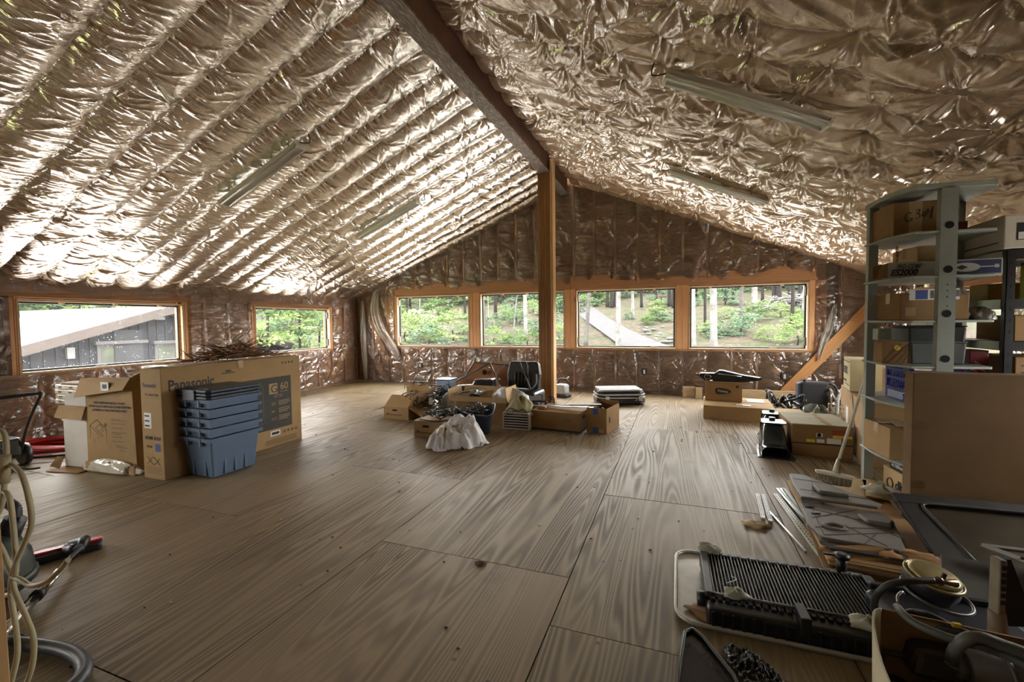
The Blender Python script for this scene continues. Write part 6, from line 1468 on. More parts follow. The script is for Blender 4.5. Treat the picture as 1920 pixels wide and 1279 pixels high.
# ---------------------------------------------------------------- black steel rack
RB = plain('rack_black', (0.014, 0.014, 0.015), 0.35); RG = plain('galvanised', (0.34, 0.37, 0.36), 0.3, 0.8)
rk = thing('steel_rack', 'tall black slotted steel rack behind the grey shelf', 'rack', (2.02, 3.86, 0)); RW, RD = 1.02, 0.62
for (x, y) in ((0, 0), (RW, 0), (0, RD), (RW, RD)):
    sx_ = 1 if x == 0 else -1; sy_ = 1 if y == 0 else -1
    m = MB(); m.box((min(x, x+sx_*0.045), min(y, y+sy_*0.004), 0), (max(x, x+sx_*0.045), max(y, y+sy_*0.004), 1.82)); m.box((min(x, x+sx_*0.004), min(y, y+sy_*0.04), 0), (max(x, x+sx_*0.004), max(y, y+sy_*0.04), 1.82)); obj('post', m, RB, rk)
for k in range(12): obj('slot', MB().box((0.02, -0.001, 0.9+0.075*k), (0.028, 0.001, 0.92+0.075*k)), GAP, rk)
for z in (0.30, 0.72, 1.16, 1.44, 1.76):
    obj('shelf_deck', MB().box((0.005, 0.005, z+0.045), (RW-0.005, RD-0.005, z+0.057)), KRD, rk); obj('front_beam', MB().box((0.0, -0.003, z), (RW, 0.012, z+0.06)), RB, rk); obj('back_beam', MB().box((0.0, RD-0.012, z), (RW, RD, z+0.06)), RB, rk)
    obj('side_beam', MB().box((-0.004, 0.04, z), (0.01, RD-0.04, z+0.06)), RG, rk); obj('side_beam', MB().box((RW-0.01, 0.04, z), (RW+0.004, RD-0.04, z+0.06)), RG, rk)
wb = carton('cardboard_box', 'white carton with a dark label on top of the black rack', (1.985, 3.83, 1.828), R(-2), (0.62, 0.62, 0.215), KRW, tape=False)
patch(wb, '-y', (0.06, 0.05), (0.34, 0.16), plain('label_dark', (0.022, 0.024, 0.035), 0.5), 'label', (1, 1, 1)); patch(wb, '-y', (0.068, 0.055), (0.332, 0.10), WHITE, 'label', (1, 1, 1), 0.002); patch(wb, '-y', (0.20, 0.065), (0.30, 0.092), INK, 'barcode', (1, 1, 1), 0.003); text('CENTRIC', 0.022, INKR, wb, (0.13, -0.003, 0.130), '-y')
patch(wb, '-x', (0.05, 0.04), (0.55, 0.05), INKB, 'printed_line', (1, 1, 1))
def rackbox(label, x, y, z, S, mat, **k): return carton(k.pop('name', 'cardboard_box'), label, (x, y, z), R(k.pop('rz', 0)), S, mat, tape=False, **k)
t = thing('snack_bag', 'green and yellow printed bag on the black rack', 'bag', (2.12, 3.92, 1.502)); 
def bagf(u, v):
    e = math.sin(PI*v)**0.5*math.sin(PI*u)**0.6; return (0.20*u, -0.045*e, 0.235*v)
obj('front', MB().grid(bagf, 9, 11), plain('bag_green', (0.42, 0.46, 0.10), 0.3, var=0.3, scale=6), t); obj('back', MB().grid(lambda u, v: (0.20*u, 0.05*math.sin(PI*v)**0.5*math.sin(PI*u)**0.6, 0.235*v), 9, 11), plain('bag_pale', (0.55, 0.52, 0.40), 0.3), t)
obj('printed_fruit', MB().lathe([(0.042, 0), (0.038, 0.008), (0.0, 0.012)], 14, M=Matrix.Translation((0.10, -0.044, 0.17)) @ Matrix.Rotation(PI/2, 4, 'X')), plain('fruit_red', (0.38, 0.05, 0.06), 0.4), t)
rackbox('cream carton behind the green printed bag on the rack', 2.36, 3.92, 1.502, (0.3, 0.3, 0.20), KRW); rackbox('yellow printed box deep on the rack above the clear bag', 2.10, 4.20, 1.502, (0.22, 0.22, 0.12), plain('yellow_box', (0.30, 0.20, 0.03), 0.6))
b = rackbox('brown taped box at the rack edge at eye height', 2.09, 3.90, 1.222, (0.5, 0.4, 0.17), KRD); patch(b, '-y', (0.06, 0.10), (0.14, 0.16), TAPE, 'tape', (1, 1, 1))
b = rackbox('pale grey carton seen behind the grey shelf', 1.93, 4.62, 1.08, (0.26, 0.26, 0.30), KRW); [patch(b, '-y', (0.03, 0.12+0.03*k), (0.2, 0.125+0.03*k), INKB, 'printed_line', (1, 1, 1)) for k in range(2)]
b = rackbox('brown carton with dark lines low on the rack', 2.10, 3.90, 0.785, (0.55, 0.42, 0.33), KRD); [patch(b, '-y', (0.03, 0.18+0.045*k), (0.30, 0.19+0.045*k), INK, 'printed_line', (1, 1, 1)) for k in range(3)]
b, S = boxpx('cardboard_box', 'red and white diagonal striped box behind the grey bin', 1817, 1853, 657, 704, 4.02, 0.2, plain('dark_red', (0.20, 0.012, 0.018), 0.5), 0.865, tape=False)
PK = plain('pale_red_stripe', (0.42, 0.20, 0.20), 0.5)
for r_ in range(4):
    for k in range(3):
        x = 0.005+0.05*k+0.02*(r_ % 2); z = 0.03+0.05*r_
        if x+0.035 < S[0] and z+0.03 < S[2]: quad(b, [(x, -0.003, z+0.022), (x+0.035, -0.003, z), (x+0.035, -0.003, z+0.012), (x, -0.003, z+0.036)], PK, 'printed_stripe')
crumple('plastic_bag', 'crumpled clear bag on the eye-height shelf beside the black rack', (1.945, 3.98, 1.367), (0.06, 0.10, 0.07), plain('clear_bag2', (0.35, 0.35, 0.33), 0.12), 71, rough=0.35)

# ---------------------------------------------------------------- big brown flat carton
pc = carton('flat_carton', 'big flat brown carton standing upright in front of the shelves', (1.405, 3.50, 0.0), R(1.0), (1.25, 0.11, 1.035), cardboard('shaded_kraft', (0.165, 0.098, 0.042)), tape=False)  # carton colour darkened to hold the shade on its unlit front
TAPED = plain('dark_tape', (0.13, 0.075, 0.03), 0.4)  # darker tape colour for the upright carton
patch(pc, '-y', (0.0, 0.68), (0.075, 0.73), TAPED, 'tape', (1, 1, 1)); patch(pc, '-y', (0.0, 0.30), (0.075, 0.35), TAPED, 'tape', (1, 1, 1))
# tailgate window panel
tg = thing('tailgate_panel', 'black vehicle tailgate with a recessed window leaning on the flat carton', 'car part', (1.25, 2.80, 0.02))
TB = plain('tailgate_black', (0.020, 0.018, 0.017), 0.48, var=0.2); TW = plain('tinted_glass', (0.050, 0.040, 0.026), 0.25, var=0.3, scale=3)
ux = Vector((1, 0.0, 0.012)).normalized(); uy = Vector((0.0, 0.55, 0.31)).normalized(); un = ux.cross(uy)
MT = Matrix(((ux[0], uy[0], un[0], 0), (ux[1], uy[1], un[1], 0), (ux[2], uy[2], un[2], 0), (0, 0, 0, 1)))
outer = [(0.03, 0.0), (1.05, 0.0), (1.05, 0.60), (0.0, 0.60)]; inner = [(0.20, 0.19), (0.23, 0.165), (1.0, 0.165), (1.0, 0.53), (0.135, 0.53), (0.11, 0.50), (0.115, 0.46)]
m = MB(); N = len(inner)
m.prism([(0.03, 0.0), (1.05, 0.0), (1.05, 0.165), (0.05, 0.165)], -0.03, 0.0, M=MT); m.prism([(0.0, 0.53), (1.05, 0.53), (1.05, 0.60), (-0.01, 0.60)], -0.03, 0.0, M=MT); m.prism([(0.05, 0.165), (0.20, 0.165), (0.105, 0.53), (0.0, 0.53)], -0.03, 0.0, M=MT); m.prism([(1.0, 0.165), (1.05, 0.165), (1.05, 0.53), (1.0, 0.53)], -0.03, 0.0, M=MT)
obj('frame', m, TB, tg, bevel=0.006); obj('glass', MB().prism([(0.19, 0.16), (1.01, 0.16), (1.01, 0.54), (0.10, 0.54)], -0.028, -0.018, M=MT), TW, tg)
obj('window_seal', MB().tube([MT @ Vector((x, y, 0.002)) for x, y in [(0.215, 0.175), (0.25, 0.16), (0.62, 0.16), (1.0, 0.16), (1.0, 0.535), (0.5, 0.535), (0.145, 0.535), (0.115, 0.52), (0.112, 0.49), (0.165, 0.33)]], 0.009, 7, closed=True), plain('seal_grey', (0.06, 0.058, 0.055), 0.4), tg)
obj('sticker', MB().prism([(0.26, 0.18), (0.30, 0.17), (0.33, 0.18), (0.30, 0.195)], -0.018, -0.016, M=MT), plain('worn_sticker', (0.38, 0.42, 0.20), 0.5), tg)
# lower dark panel and edged plate
dp = thing('door_skin', 'flat dark panel lying in front of the tailgate', 'car part', (1.02, 2.06, 0.14), R(-3)); obj('skin', MB().prism([(0.22, 0.82), (0.12, 0.55), (0.18, 0.0), (1.1, 0.0), (1.1, 0.78)], 0, 0.02), plain('panel_umber', (0.034, 0.030, 0.024), 0.5, var=0.2), dp, bevel=0.004)
for (x, y) in ((0.42, 0.55), (0.55, 0.45), (0.52, 0.62)): obj('bolt', MB().lathe([(0.006, 0.02), (0.005, 0.026)], 8, M=Matrix.Translation((x, y, 0))), STEEL, dp)
ep = thing('edged_plate', 'dark plate with a bolted grey edge lying on the tailgate', 'car part', (1.45, 2.62, 0.22), R(0)); 
obj('plate', MB().add([(0.0, 0.20, 0.02), (0.42, -0.32, 0.0), (0.9, -0.30, 0.02), (0.9, 0.20, 0.03)], [(0, 1, 2, 3)]), plain('brown_plate', (0.040, 0.026, 0.017), 0.5), ep, solid=0.01); obj('edge_flange', MB().beam((-0.02, 0.21, 0.03), (0.42, -0.33, 0.012), 0.05, 0.008), plain('edge_grey', (0.15, 0.145, 0.12), 0.45), ep); obj('edge_flange', MB().beam((-0.02, 0.21, 0.03), (0.9, 0.21, 0.04), 0.03, 0.008), plain('edge_grey', (0.15, 0.145, 0.12), 0.45), ep)
for f in (0.2, 0.5, 0.8): obj('bolt', MB().lathe([(0.007, 0), (0.006, 0.01)], 8, M=Matrix.Translation(Vector((-0.02, 0.21, 0.036)).lerp(Vector((0.42, -0.33, 0.018)), f))), GAP, ep)
# black box holding them up
t = thing('carton', 'dark low carton under the dark panels', 'cardboard box', (1.15, 2.15, 0)); t.name = 'low_carton'; obj('body', MB().box((0.1, 0.0, 0), (0.9, 0.55, 0.138)), KRD, t, bevel=0.004)

# ---------------------------------------------------------------- stack of flattened cardboard with door panels
AX = R(4.5)
for k, (dx, dy, dz, w_, l_, rz, m, lb) in enumerate(((0.0, 0.0, 0.0, 0.60, 1.50, 4.5, KRD, 'lowest flattened carton of the pile by the shelf'), (0.03, 0.05, 0.022, 0.58, 1.40, 6, KR, 'second flattened carton of the pile, orange-brown'), (0.02, 0.02, 0.044, 0.56, 1.34, 3, KRL, 'third flattened carton of the pile, pale edge'), (0.05, 0.0, 0.066, 0.50, 1.12, 6, KRD, 'topmost flattened carton under the grey door panels'))):
    t = thing('flattened_carton', lb, 'cardboard', (0.76+dx, 2.78+dy, dz), R(-rz), 'pile of flattened cartons'); obj('sheet', MB().box((0, 0, 0.002), (w_, l_, 0.018)), m, t, bevel=0.003); obj('second_ply', MB().box((0.01, 0.02, 0.0185), (w_-0.02, l_*0.55, 0.0215)), m, t)
t = thing('foil_sheet', 'silvery foil sheet along the edge of the cardboard pile', 'foil', (0.79, 3.30, 0.092), R(-8)); obj('sheet', MB().box((0, 0, 0), (0.12, 0.72, 0.004)), plain('foil_silver', (0.50, 0.48, 0.44), 0.25, 0.7, var=0.2), t)
crumple('torn_cardboard', 'ragged torn cardboard sticking out under the door panels', (1.10, 2.90, 0.062), (0.26, 0.06, 0.055), cardboard('torn_kraft', (0.34, 0.19, 0.075)), 81, 'cardboard', rough=0.45, nu=50, nv=14, rot=R(6))
crumple('plastic_wrap', 'clear plastic wrap bundle by the shelf foot', (1.40, 3.86, 0.10), (0.13, 0.06, 0.06), plain('wrap_clear', (0.46, 0.44, 0.36), 0.15), 82, 'plastic wrap', rough=0.4, rot=R(-35))
for k in range(2):
    t = thing('paper_tube', 'pale card strip leaning out of the pile, %s' % ['nearer the broom', 'nearer the shelf'][k], 'cardboard', (1.17+0.10*k, 3.78, 0.11), R(-20+6*k)); obj('strip', MB().box((0, 0, 0), (0.085, 0.42, 0.012)), cardboard('strip_pale', (0.50, 0.37, 0.17)), t, bevel=0.003)
def door_panel(label, pts, z, feature):
    c = Vector((sum(p[0] for p in pts)/len(pts), sum(p[1] for p in pts)/len(pts), z)); t = thing('door_trim', label, 'door panel', c)
    L = [(p[0]-c.x, p[1]-c.y) for p in pts]; obj('panel', MB().prism(L, 0, 0.022), GRYP, t, bevel=0.008)
    return t, c
t, c = door_panel('upper grey door trim with a square armrest pocket', [(0.83, 3.97), (0.93, 3.98), (1.26, 3.50), (1.22, 3.44), (0.80, 3.47), (0.80, 3.70)], 0.150, 0)
SEAM = plain('seam_dark', (0.05, 0.046, 0.037), 0.6)
Mz = lambda x, y, z=0.022: (x-c.x, y-c.y, z)
obj('armrest', MB().prism([(-0.05, -0.13), (0.12, -0.15), (0.10, -0.02), (-0.06, 0.01)], 0.02, 0.05), GRYP, t, bevel=0.012)
for a, b in (((0.84, 3.85), (1.08, 3.80)), ((0.83, 3.62), (1.20, 3.56)), ((0.96, 3.88), (0.88, 3.52))): obj('stitched_seam', MB().beam(Mz(*a), Mz(*b), 0.006, 0.004), SEAM, t)
t, c = door_panel('lower grey door trim with an oval handle bezel and diamond seams', [(0.79, 3.46), (1.22, 3.43), (1.25, 3.30), (1.16, 2.91), (1.12, 2.89), (0.78, 2.93), (0.75, 3.10)], 0.118, 1)
for a, b in (((0.80, 3.36), (1.20, 3.20)), ((0.80, 3.20), (1.10, 3.42)), ((0.78, 3.06), (1.14, 3.16)), ((0.80, 2.96), (1.18, 3.12)), ((0.95, 3.14), (1.08, 2.92)), ((1.00, 3.30), (1.20, 3.05)), ((0.98, 2.92), (1.10, 3.10)), ((0.84, 3.42), (0.80, 2.96))): obj('stitched_seam', MB().beam(Mz(*a), Mz(*b), 0.006, 0.005), SEAM, t)
obj('handle_bezel', MB().tube([Mz(0.885+0.055*math.cos(a*PI/10), 3.09+0.038*math.sin(a*PI/10), 0.026) for a in range(20)], 0.010, 7, closed=True), GRYP, t); obj('handle_hole', MB().prism([Mz(0.885+0.036*math.cos(a*PI/8), 3.088+0.022*math.sin(a*PI/8))[:2] for a in range(16)], 0.0222, 0.0235), GAP, t)
obj('map_pocket', MB().prism([Mz(*q)[:2] for q in ((1.06, 3.30), (1.22, 3.34), (1.23, 3.24), (1.19, 3.17), (1.08, 3.20))], 0.02, 0.048), GRYP, t, bevel=0.02)
for q in ((0.83, 3.37), (0.84, 3.27)): obj('clip', MB().tube([Mz(q[0]-0.03, q[1]), Mz(q[0]+0.02, q[1], 0.028)], 0.006, 6), BLK, t)
obj('lower_lip', MB().prism([Mz(*q)[:2] for q in ((0.77, 2.93), (1.16, 2.90), (1.14, 2.83), (0.80, 2.85))], -0.015, 0.0), plain('dark_lip', (0.045, 0.04, 0.033), 0.6), t)
# shelf standards: slotted metal strips
WS = plain('white_standard', (0.60, 0.62, 0.55), 0.4); 
def strip(label, a, b, w_, mat, slots=0, z=0.006):
    a = Vector((a[0], a[1], z)); b = Vector((b[0], b[1], z)); t = thing('shelf_standard', label, 'metal strip', a); d = b-a
    t.rotation_euler = (0, 0, math.atan2(d.y, d.x)); L = d.length
    obj('strip', MB().box((0, -w_/2, -0.006), (L, w_/2, 0.006)), mat, t)
    for k in range(slots):
        for s in (-1, 1): obj('slot', MB().box((0.02+k*(L-0.04)/slots, s*w_*0.22-0.0025, 0.0055), (0.02+(k+0.5)*(L-0.04)/slots, s*w_*0.22+0.0025, 0.0068)), GAP, t)
strip('long white slotted strip pointing at the radiator', (0.735, 3.93), (0.80, 2.94), 0.042, WS, 26)
strip('short white slotted strip beside the pile, nearer the middle of the floor', (0.60, 3.88), (0.565, 3.42), 0.026, WS, 14); strip('short white slotted strip overlapping its neighbour', (0.635, 3.86), (0.60, 3.36), 0.026, WS, 14, 0.014)
strip('thin bare rod next to the slotted strips', (0.62, 3.58), (0.72, 3.00), 0.012, STEEL); strip('plain steel strip at the edge of the cardboard pile', (0.76, 4.02), (0.85, 3.05), 0.018, STEEL, 0, 0.02); strip('second plain steel strip at the edge of the cardboard pile', (0.78, 4.0), (0.885, 2.86), 0.018, plain('green_steel', (0.20, 0.27, 0.22), 0.3, 0.6), 0, 0.03); strip('dark rail lying along the cardboard pile', (0.80, 3.98), (0.83, 3.40), 0.022, BLK, 0, 0.04)
crumple('paper_scrap', 'small torn paper scrap alone on the floor by the strips', (0.50, 3.30, 0.0), (0.075, 0.045, 0.022), cardboard('scrap', (0.46, 0.36, 0.22)), 85, 'paper', rough=0.3)
crumple('dry_leaf', 'curled brown leaf in the middle of the bare floor', (-1.05, 2.25, 0.0), (0.03, 0.025, 0.012), plain('leaf_brown', (0.08, 0.045, 0.02), 0.8), 86, 'leaf', rough=0.4, nu=16, nv=6)

# ---------------------------------------------------------------- radiator on a metal tray
def rrect(x0, y0, x1, y1, r, n=5):
    out = []
    for (cx, cy, a0) in ((x1-r, y1-r, 0), (x0+r, y1-r, PI/2), (x0+r, y0+r, PI), (x1-r, y0+r, 1.5*PI)):
        for k in range(n+1): a = a0+PI/2*k/n; out.append((cx+r*math.cos(a), cy+r*math.sin(a)))
    return out
ty = thing('metal_tray', 'large pale metal tray under the radiator', 'tray', (0, 2.10, 0)); TR = plain('tray_metal', (0.44, 0.42, 0.36), 0.35, 0.35, var=0.15)
obj('pan', MB().prism(rrect(0.0, 0.0, 0.95, 0.66, 0.09), 0.002, 0.008), TR, ty); obj('rim', MB().tube([(x, y, 0.016) for x, y in rrect(0.0, 0.0, 0.95, 0.66, 0.09)], 0.010, 7, closed=True), TR, ty)
crumple('paper_sheet', 'brown paper crushed between tray and radiator', (0.20, 2.18, 0.010), (0.15, 0.055, 0.02), cardboard('brown_paper', (0.26, 0.15, 0.07)), 88, 'paper', rough=0.3, rot=R(-20), nu=30, nv=8)
ra = thing('radiator', 'black car radiator lying on the metal tray', 'radiator', (0.13, 2.15, 0.012), R(1)); RBK = plain('radiator_black', (0.012, 0.012, 0.012), 0.4, var=0.4)
obj('core_backing', MB().box((0.03, 0.05, 0.02), (0.74, 0.42, 0.085)), plain('core_dark', (0.008, 0.008, 0.008), 0.7), ra)
fin = MB().box((-0.0022, 0.0, 0.0), (0.0022, 0.385, 0.016)).mesh('fin'); fin.materials.append(plain('fin_grey', (0.10, 0.105, 0.10), 0.35, 0.4))
for k in range(44): link('fin', fin, None, ra, (0.04+0.0158*k, 0.045, 0.085))
obj('front_tank', MB().box((0.0, -0.05, 0.0), (0.76, 0.045, 0.085)), RBK, ra, bevel=0.02, seg=3); obj('back_tank', MB().box((0.0, 0.425, 0.0), (0.76, 0.475, 0.10)), RBK, ra, bevel=0.015)
for k in range(24): obj('crimp', MB().box((0.02+0.0305*k, 0.012, 0.082), (0.042+0.0305*k, 0.046, 0.098)), RBK, ra, bevel=0.003, seg=1)
for k in range(18): obj('tank_rib', MB().box((0.02+0.041*k, -0.056, 0.004), (0.03+0.041*k, -0.045, 0.075)), RBK, ra)
for k in range(16): obj('crimp', MB().box((0.02+0.045*k, 0.418, 0.096), (0.05+0.045*k, 0.438, 0.108)), plain('crimp_grey', (0.14, 0.14, 0.13), 0.4), ra, bevel=0.003, seg=1)
obj('seam_bar', MB().tube([(0.03, 0.050, 0.104), (0.75, 0.050, 0.104)], 0.005, 6), plain('crimp_grey', (0.14, 0.14, 0.13), 0.4), ra)
obj('side_bracket', MB().box((0.0, 0.04, 0.03), (0.035, 0.43, 0.11)), plain('bracket_grey', (0.06, 0.06, 0.06), 0.4), ra, bevel=0.005); obj('side_bracket', MB().box((0.735, 0.04, 0.03), (0.775, 0.43, 0.11)), plain('bracket_grey', (0.06, 0.06, 0.06), 0.4), ra, bevel=0.005)
obj('drain_plug', MB().tube([(-0.035, 0.06, 0.06), (0.01, 0.06, 0.06)], 0.034, 16), RBK, ra); obj('bracket_clip', MB().box((0.36, -0.06, 0.04), (0.40, 0.055, 0.125)), RBK, ra, bevel=0.004)
obj('filler_neck', MB().tube([(0.66, 0.45, 0.09), (0.66, 0.45, 0.17)], 0.022, 14), RBK, ra); obj('filler_cap', MB().lathe([(0.034, 0.17), (0.036, 0.185), (0.02, 0.195)], 14, M=Matrix.Translation((0.66, 0.45, 0))), RBK, ra); obj('cap_wing', MB().box((0.58, 0.44, 0.178), (0.66, 0.46, 0.186)), RBK, ra)
TPE = plain('masking_wrap', (0.46, 0.46, 0.36), 0.35)
for (x, y, z, s) in ((0.04, 0.46, 0.10, 0.05), (0.13, 0.06, 0.10, 0.045), (0.62, 0.03, 0.085, 0.055)): crumple('wrap_scrap', '', (x, y, z), (s, s*0.55, s*0.7), TPE, int(x*100)+7, parent=ra, nu=18, nv=8, rough=0.4)
crumple('wrap_tail', '', (0.66, -0.03, 0.03), (0.03, 0.03, 0.07), TPE, 95, parent=ra, nu=16, nv=8, rough=0.4); obj('twist_tie', MB().tube(spline([(0.10, 0.15, 0.104), (0.13, 0.17, 0.108), (0.15, 0.20, 0.106), (0.13, 0.22, 0.106)], 4), 0.002, 5), WHITE, ra)

# ---------------------------------------------------------------- black plastic trim and crumpled bag in front
def wedge(label, base, pts, h, mat):
    t = thing('plastic_trim', label, 'car part', base); n = len(pts)
    m = MB(); m.add([(x, y, 0.004) for x, y, _ in pts]+[(x, y, z) for x, y, z in pts], [list(range(n))[::-1]]+[[i, (i+1) % n, (i+1) % n+n, i+n] for i in range(n)]); obj('side_wall', m, mat, t, solid=0.004)
    obj('dished_face', MB().add([(x*0.97+0.003, y*0.97, z-0.012) for x, y, z in pts], [list(range(n))]), mat, t); obj('rolled_edge', MB().tube([(x, y, z) for x, y, z in pts], 0.007, 6, closed=True), plain('trim_edge', (0.07, 0.072, 0.06), 0.4), t); return t
wedge('angular black plastic tray at the bottom edge of the picture', (0.03, 1.62, 0), [(-0.02, 0.0, 0.07), (0.20, 0.02, 0.07), (0.17, 0.13, 0.08), (0.075, 0.29, 0.09), (0.035, 0.32, 0.095), (0.005, 0.29, 0.095), (-0.015, 0.12, 0.08)], 0.08, BLKS)
wedge('rounded black plastic tip beside the crumpled black bag', (0.375, 1.62, 0), [(0.0, 0.0, 0.07), (0.16, 0.0, 0.07), (0.12, 0.08, 0.08), (0.07, 0.125, 0.085), (0.03, 0.12, 0.085), (0.0, 0.08, 0.08)], 0.08, BLKS)
def bagm():
    n = 70; us = np.linspace(-1, 1, n); uu, vv = np.meshgrid(us, us, indexing='ij'); q = np.clip(1-(np.abs(uu)**2.6+np.abs(vv)**3.2), 0, 1)
    z = 0.035*q**0.5+q**0.4*(0.03*np.abs(vnoise(uu*5+9, vv*9+4, 91)-0.5)*2+0.022*np.abs(vnoise(uu*11+vv*3, vv*15, 92)-0.5)*2)
    me = sheet('black_bag', (0.315, 1.82, 0.004), (0.085, -0.005, 0), (-0.085, 0.17, 0), (0, 0, 1), us, us, z, plain('glossy_black_bag', (0.014, 0.013, 0.015), 0.2), q > 0.01)
    tag(link('black_bag', me, None), 'crumpled glossy black plastic bag on the floor in front of the tray', 'bag')
bagm()
# ---------------------------------------------------------------- white carton of hoses and engine parts
hb = thing('open_carton', 'open pale carton full of hoses at the bottom corner', 'cardboard box', (0.62, 1.28, 0)); HC_ = cardboard('pale_carton', (0.52, 0.47, 0.32), 0.08)
rim = spline([(0.0, 0.0, 0.33), (-0.035, 0.14, 0.325), (-0.03, 0.33, 0.335), (0.015, 0.53, 0.365), (0.05, 0.57, 0.375)], 6)
m = MB(); n = len(rim); m.add([(p.x*0.6+0.01, p.y*0.98, 0.0) for p in rim]+[tuple(p) for p in rim], [[i, i+1, i+1+n, i+n] for i in range(n-1)], 0, True); obj('side', m, HC_, hb, solid=0.006)
quad(hb, [(0.05, 0.57, 0), (0.62, 0.60, 0), (0.62, 0.62, 0.32), (0.05, 0.575, 0.372)], KRD, 'back_side', solid=0.006); quad(hb, [(0.62, 0.60, 0), (0.62, 0.0, 0), (0.62, 0.0, 0.33), (0.62, 0.62, 0.32)], KRD, 'far_side', solid=0.006); quad(hb, [(0.0, 0.0, 0), (0.62, 0.0, 0), (0.62, 0.0, 0.33), (0.0, 0.0, 0.33)], HC_, 'front_side', solid=0.006); quad(hb, [(0.0, 0.0, 0.004), (0.62, 0.0, 0.004), (0.62, 0.6, 0.004), (0.02, 0.57, 0.004)], KRD, 'bottom', solid=0.004)
for k in range(4): obj('pen_scratch', MB().beam((-0.0365, 0.12+0.012*k, 0.18), (-0.034, 0.16+0.012*k, 0.13), 0.0015, 0.001, up=(1, 0, 0)), INK, hb)
obj('tape', MB().box((0.0, 0.09, 0.31), (0.06, 0.12, 0.322)), TAPE, hb)
RUB = plain('rubber_grey', (0.080, 0.076, 0.064), 0.55, var=0.15); RUBD = plain('rubber_dark', (0.030, 0.028, 0.025), 0.5, var=0.2)
def hose(label, pts, r, mat, ribs=None, z=None, n=9):
    P = [G(px, py, zz) for px, py, zz in pts]; t = thing('rubber_hose', label, 'hose'); sp_ = spline(P, n)
    rr = [r*(1+(0.16*(i % 2) if ribs and i > ribs*len(sp_) else 0)) for i in range(len(sp_))]; obj('hose', MB().tube(sp_, rr, 10), mat, t); return t
hose('dark hose arching from the carton over the brass dome', [(1640, 1150, 0.30), (1642, 1120, 0.40), (1665, 1098, 0.46), (1705, 1090, 0.48), (1750, 1089, 0.48)], 0.0115, RUBD)
t = thing('pipe_fitting', 'bronze pipe fitting at the end of the arching hose', 'pipe fitting'); P0, P1 = G(1750, 1089, 0.48), G(1792, 1094, 0.47); obj('pipe', MB().tube([P0, P0.lerp(P1, 0.5), P1], [0.009, 0.008, 0.014], 10), plain('bronze', (0.16, 0.10, 0.05), 0.35, 0.7), t); obj('collar', MB().tube([P0.lerp(P1, 0.2), P0.lerp(P1, 0.32)], 0.015, 10), plain('bronze', (0.16, 0.10, 0.05), 0.35, 0.7), t)
hose('grey hose running diagonally across the carton into a ribbed sleeve', [(1682, 1138, 0.36), (1692, 1150, 0.37), (1718, 1170, 0.37), (1768, 1192, 0.37), (1830, 1210, 0.37), (1870, 1222, 0.36), (1920, 1245, 0.35), (1960, 1262, 0.35)], 0.013, RUB, 0.62, n=14)
hose('dark hose looping behind the diagonal one', [(1680, 1165, 0.30), (1705, 1150, 0.34), (1735, 1152, 0.34), (1770, 1168, 0.33), (1790, 1178, 0.32)], 0.013, RUBD)
hose('grey bent hose with a wire clip in the carton', [(1786, 1255, 0.24), (1788, 1225, 0.32), (1806, 1202, 0.38), (1835, 1195, 0.40), (1880, 1210, 0.39), (1930, 1228, 0.38)], 0.018, RUB)
hose('second dark hose along the far side of the carton', [(1730, 1185, 0.28), (1760, 1178, 0.33), (1800, 1184, 0.34), (1850, 1205, 0.33)], 0.014, RUBD)
hose('thin dark hose hanging inside the carton wall', [(1670, 1170, 0.28), (1685, 1195, 0.24), (1695, 1225, 0.20), (1720, 1250, 0.18)], 0.010, RUBD)
hose('dark hose coiled deep in the carton near the shroud', [(1700, 1215, 0.16), (1735, 1205, 0.20), (1790, 1215, 0.20), (1830, 1240, 0.18), (1800, 1268, 0.16)], 0.014, RUBD)
hose('black hose crossing under the grey bent hose', [(1720, 1235, 0.16), (1770, 1225, 0.22), (1830, 1228, 0.24), (1900, 1250, 0.24)], 0.012, RUBD)
hose('black pipe running along the carton floor', [(1690, 1190, 0.12), (1720, 1215, 0.12), (1760, 1260, 0.12)], 0.018, RUBD)
tangle('wire_tangle', 'dark wires and small hoses filling the pale carton', (0.93, 1.62, 0.03), (0.26, 0.22, 0.20), 26, 0.010, RUBD, 29)
t = thing('hose_clip', 'gold wire clip on the bent grey hose', 'clip'); c0 = G(1787, 1244, 0.27); obj('ring', MB().tube([(c0.x+0.022*math.cos(a*PI/7), c0.y+0.022*math.sin(a*PI/7), c0.z+0.004*math.sin(a)) for a in range(14)], 0.0025, 5, closed=True), plain('gold_wire', (0.50, 0.40, 0.15), 0.3, 0.8), t)
t = thing('yellow_tag', 'small yellow tag on a dark hose', 'tag', G(1793, 1177, 0.35)); obj('tag_plate', MB().box((-0.012, -0.006, 0), (0.012, 0.006, 0.016)), YEL, t, bevel=0.003)
al_ = thing('engine_housing', 'grey round engine housing in the carton corner', 'engine part', G(1875, 1268, 0.26)); ALU = plain('cast_grey', (0.13, 0.125, 0.11), 0.5, 0.3, var=0.2)
obj('drum', MB().tube([(-0.085, 0, 0.0), (-0.07, 0, 0.0), (-0.03, 0, 0.0), (0.05, 0, 0.0), (0.09, 0, 0.0)], [0.052, 0.062, 0.070, 0.070, 0.060], 24), ALU, al_); obj('band', MB().tube([(0.0, 0, 0), (0.012, 0, 0)], 0.073, 24), ALU, al_); obj('lug', MB().box((0.05, -0.03, 0.055), (0.07, 0.0, 0.085)), ALU, al_, bevel=0.004); obj('nose', MB().tube([(-0.11, 0, 0), (-0.08, 0, 0)], 0.030, 16), ALU, al_)
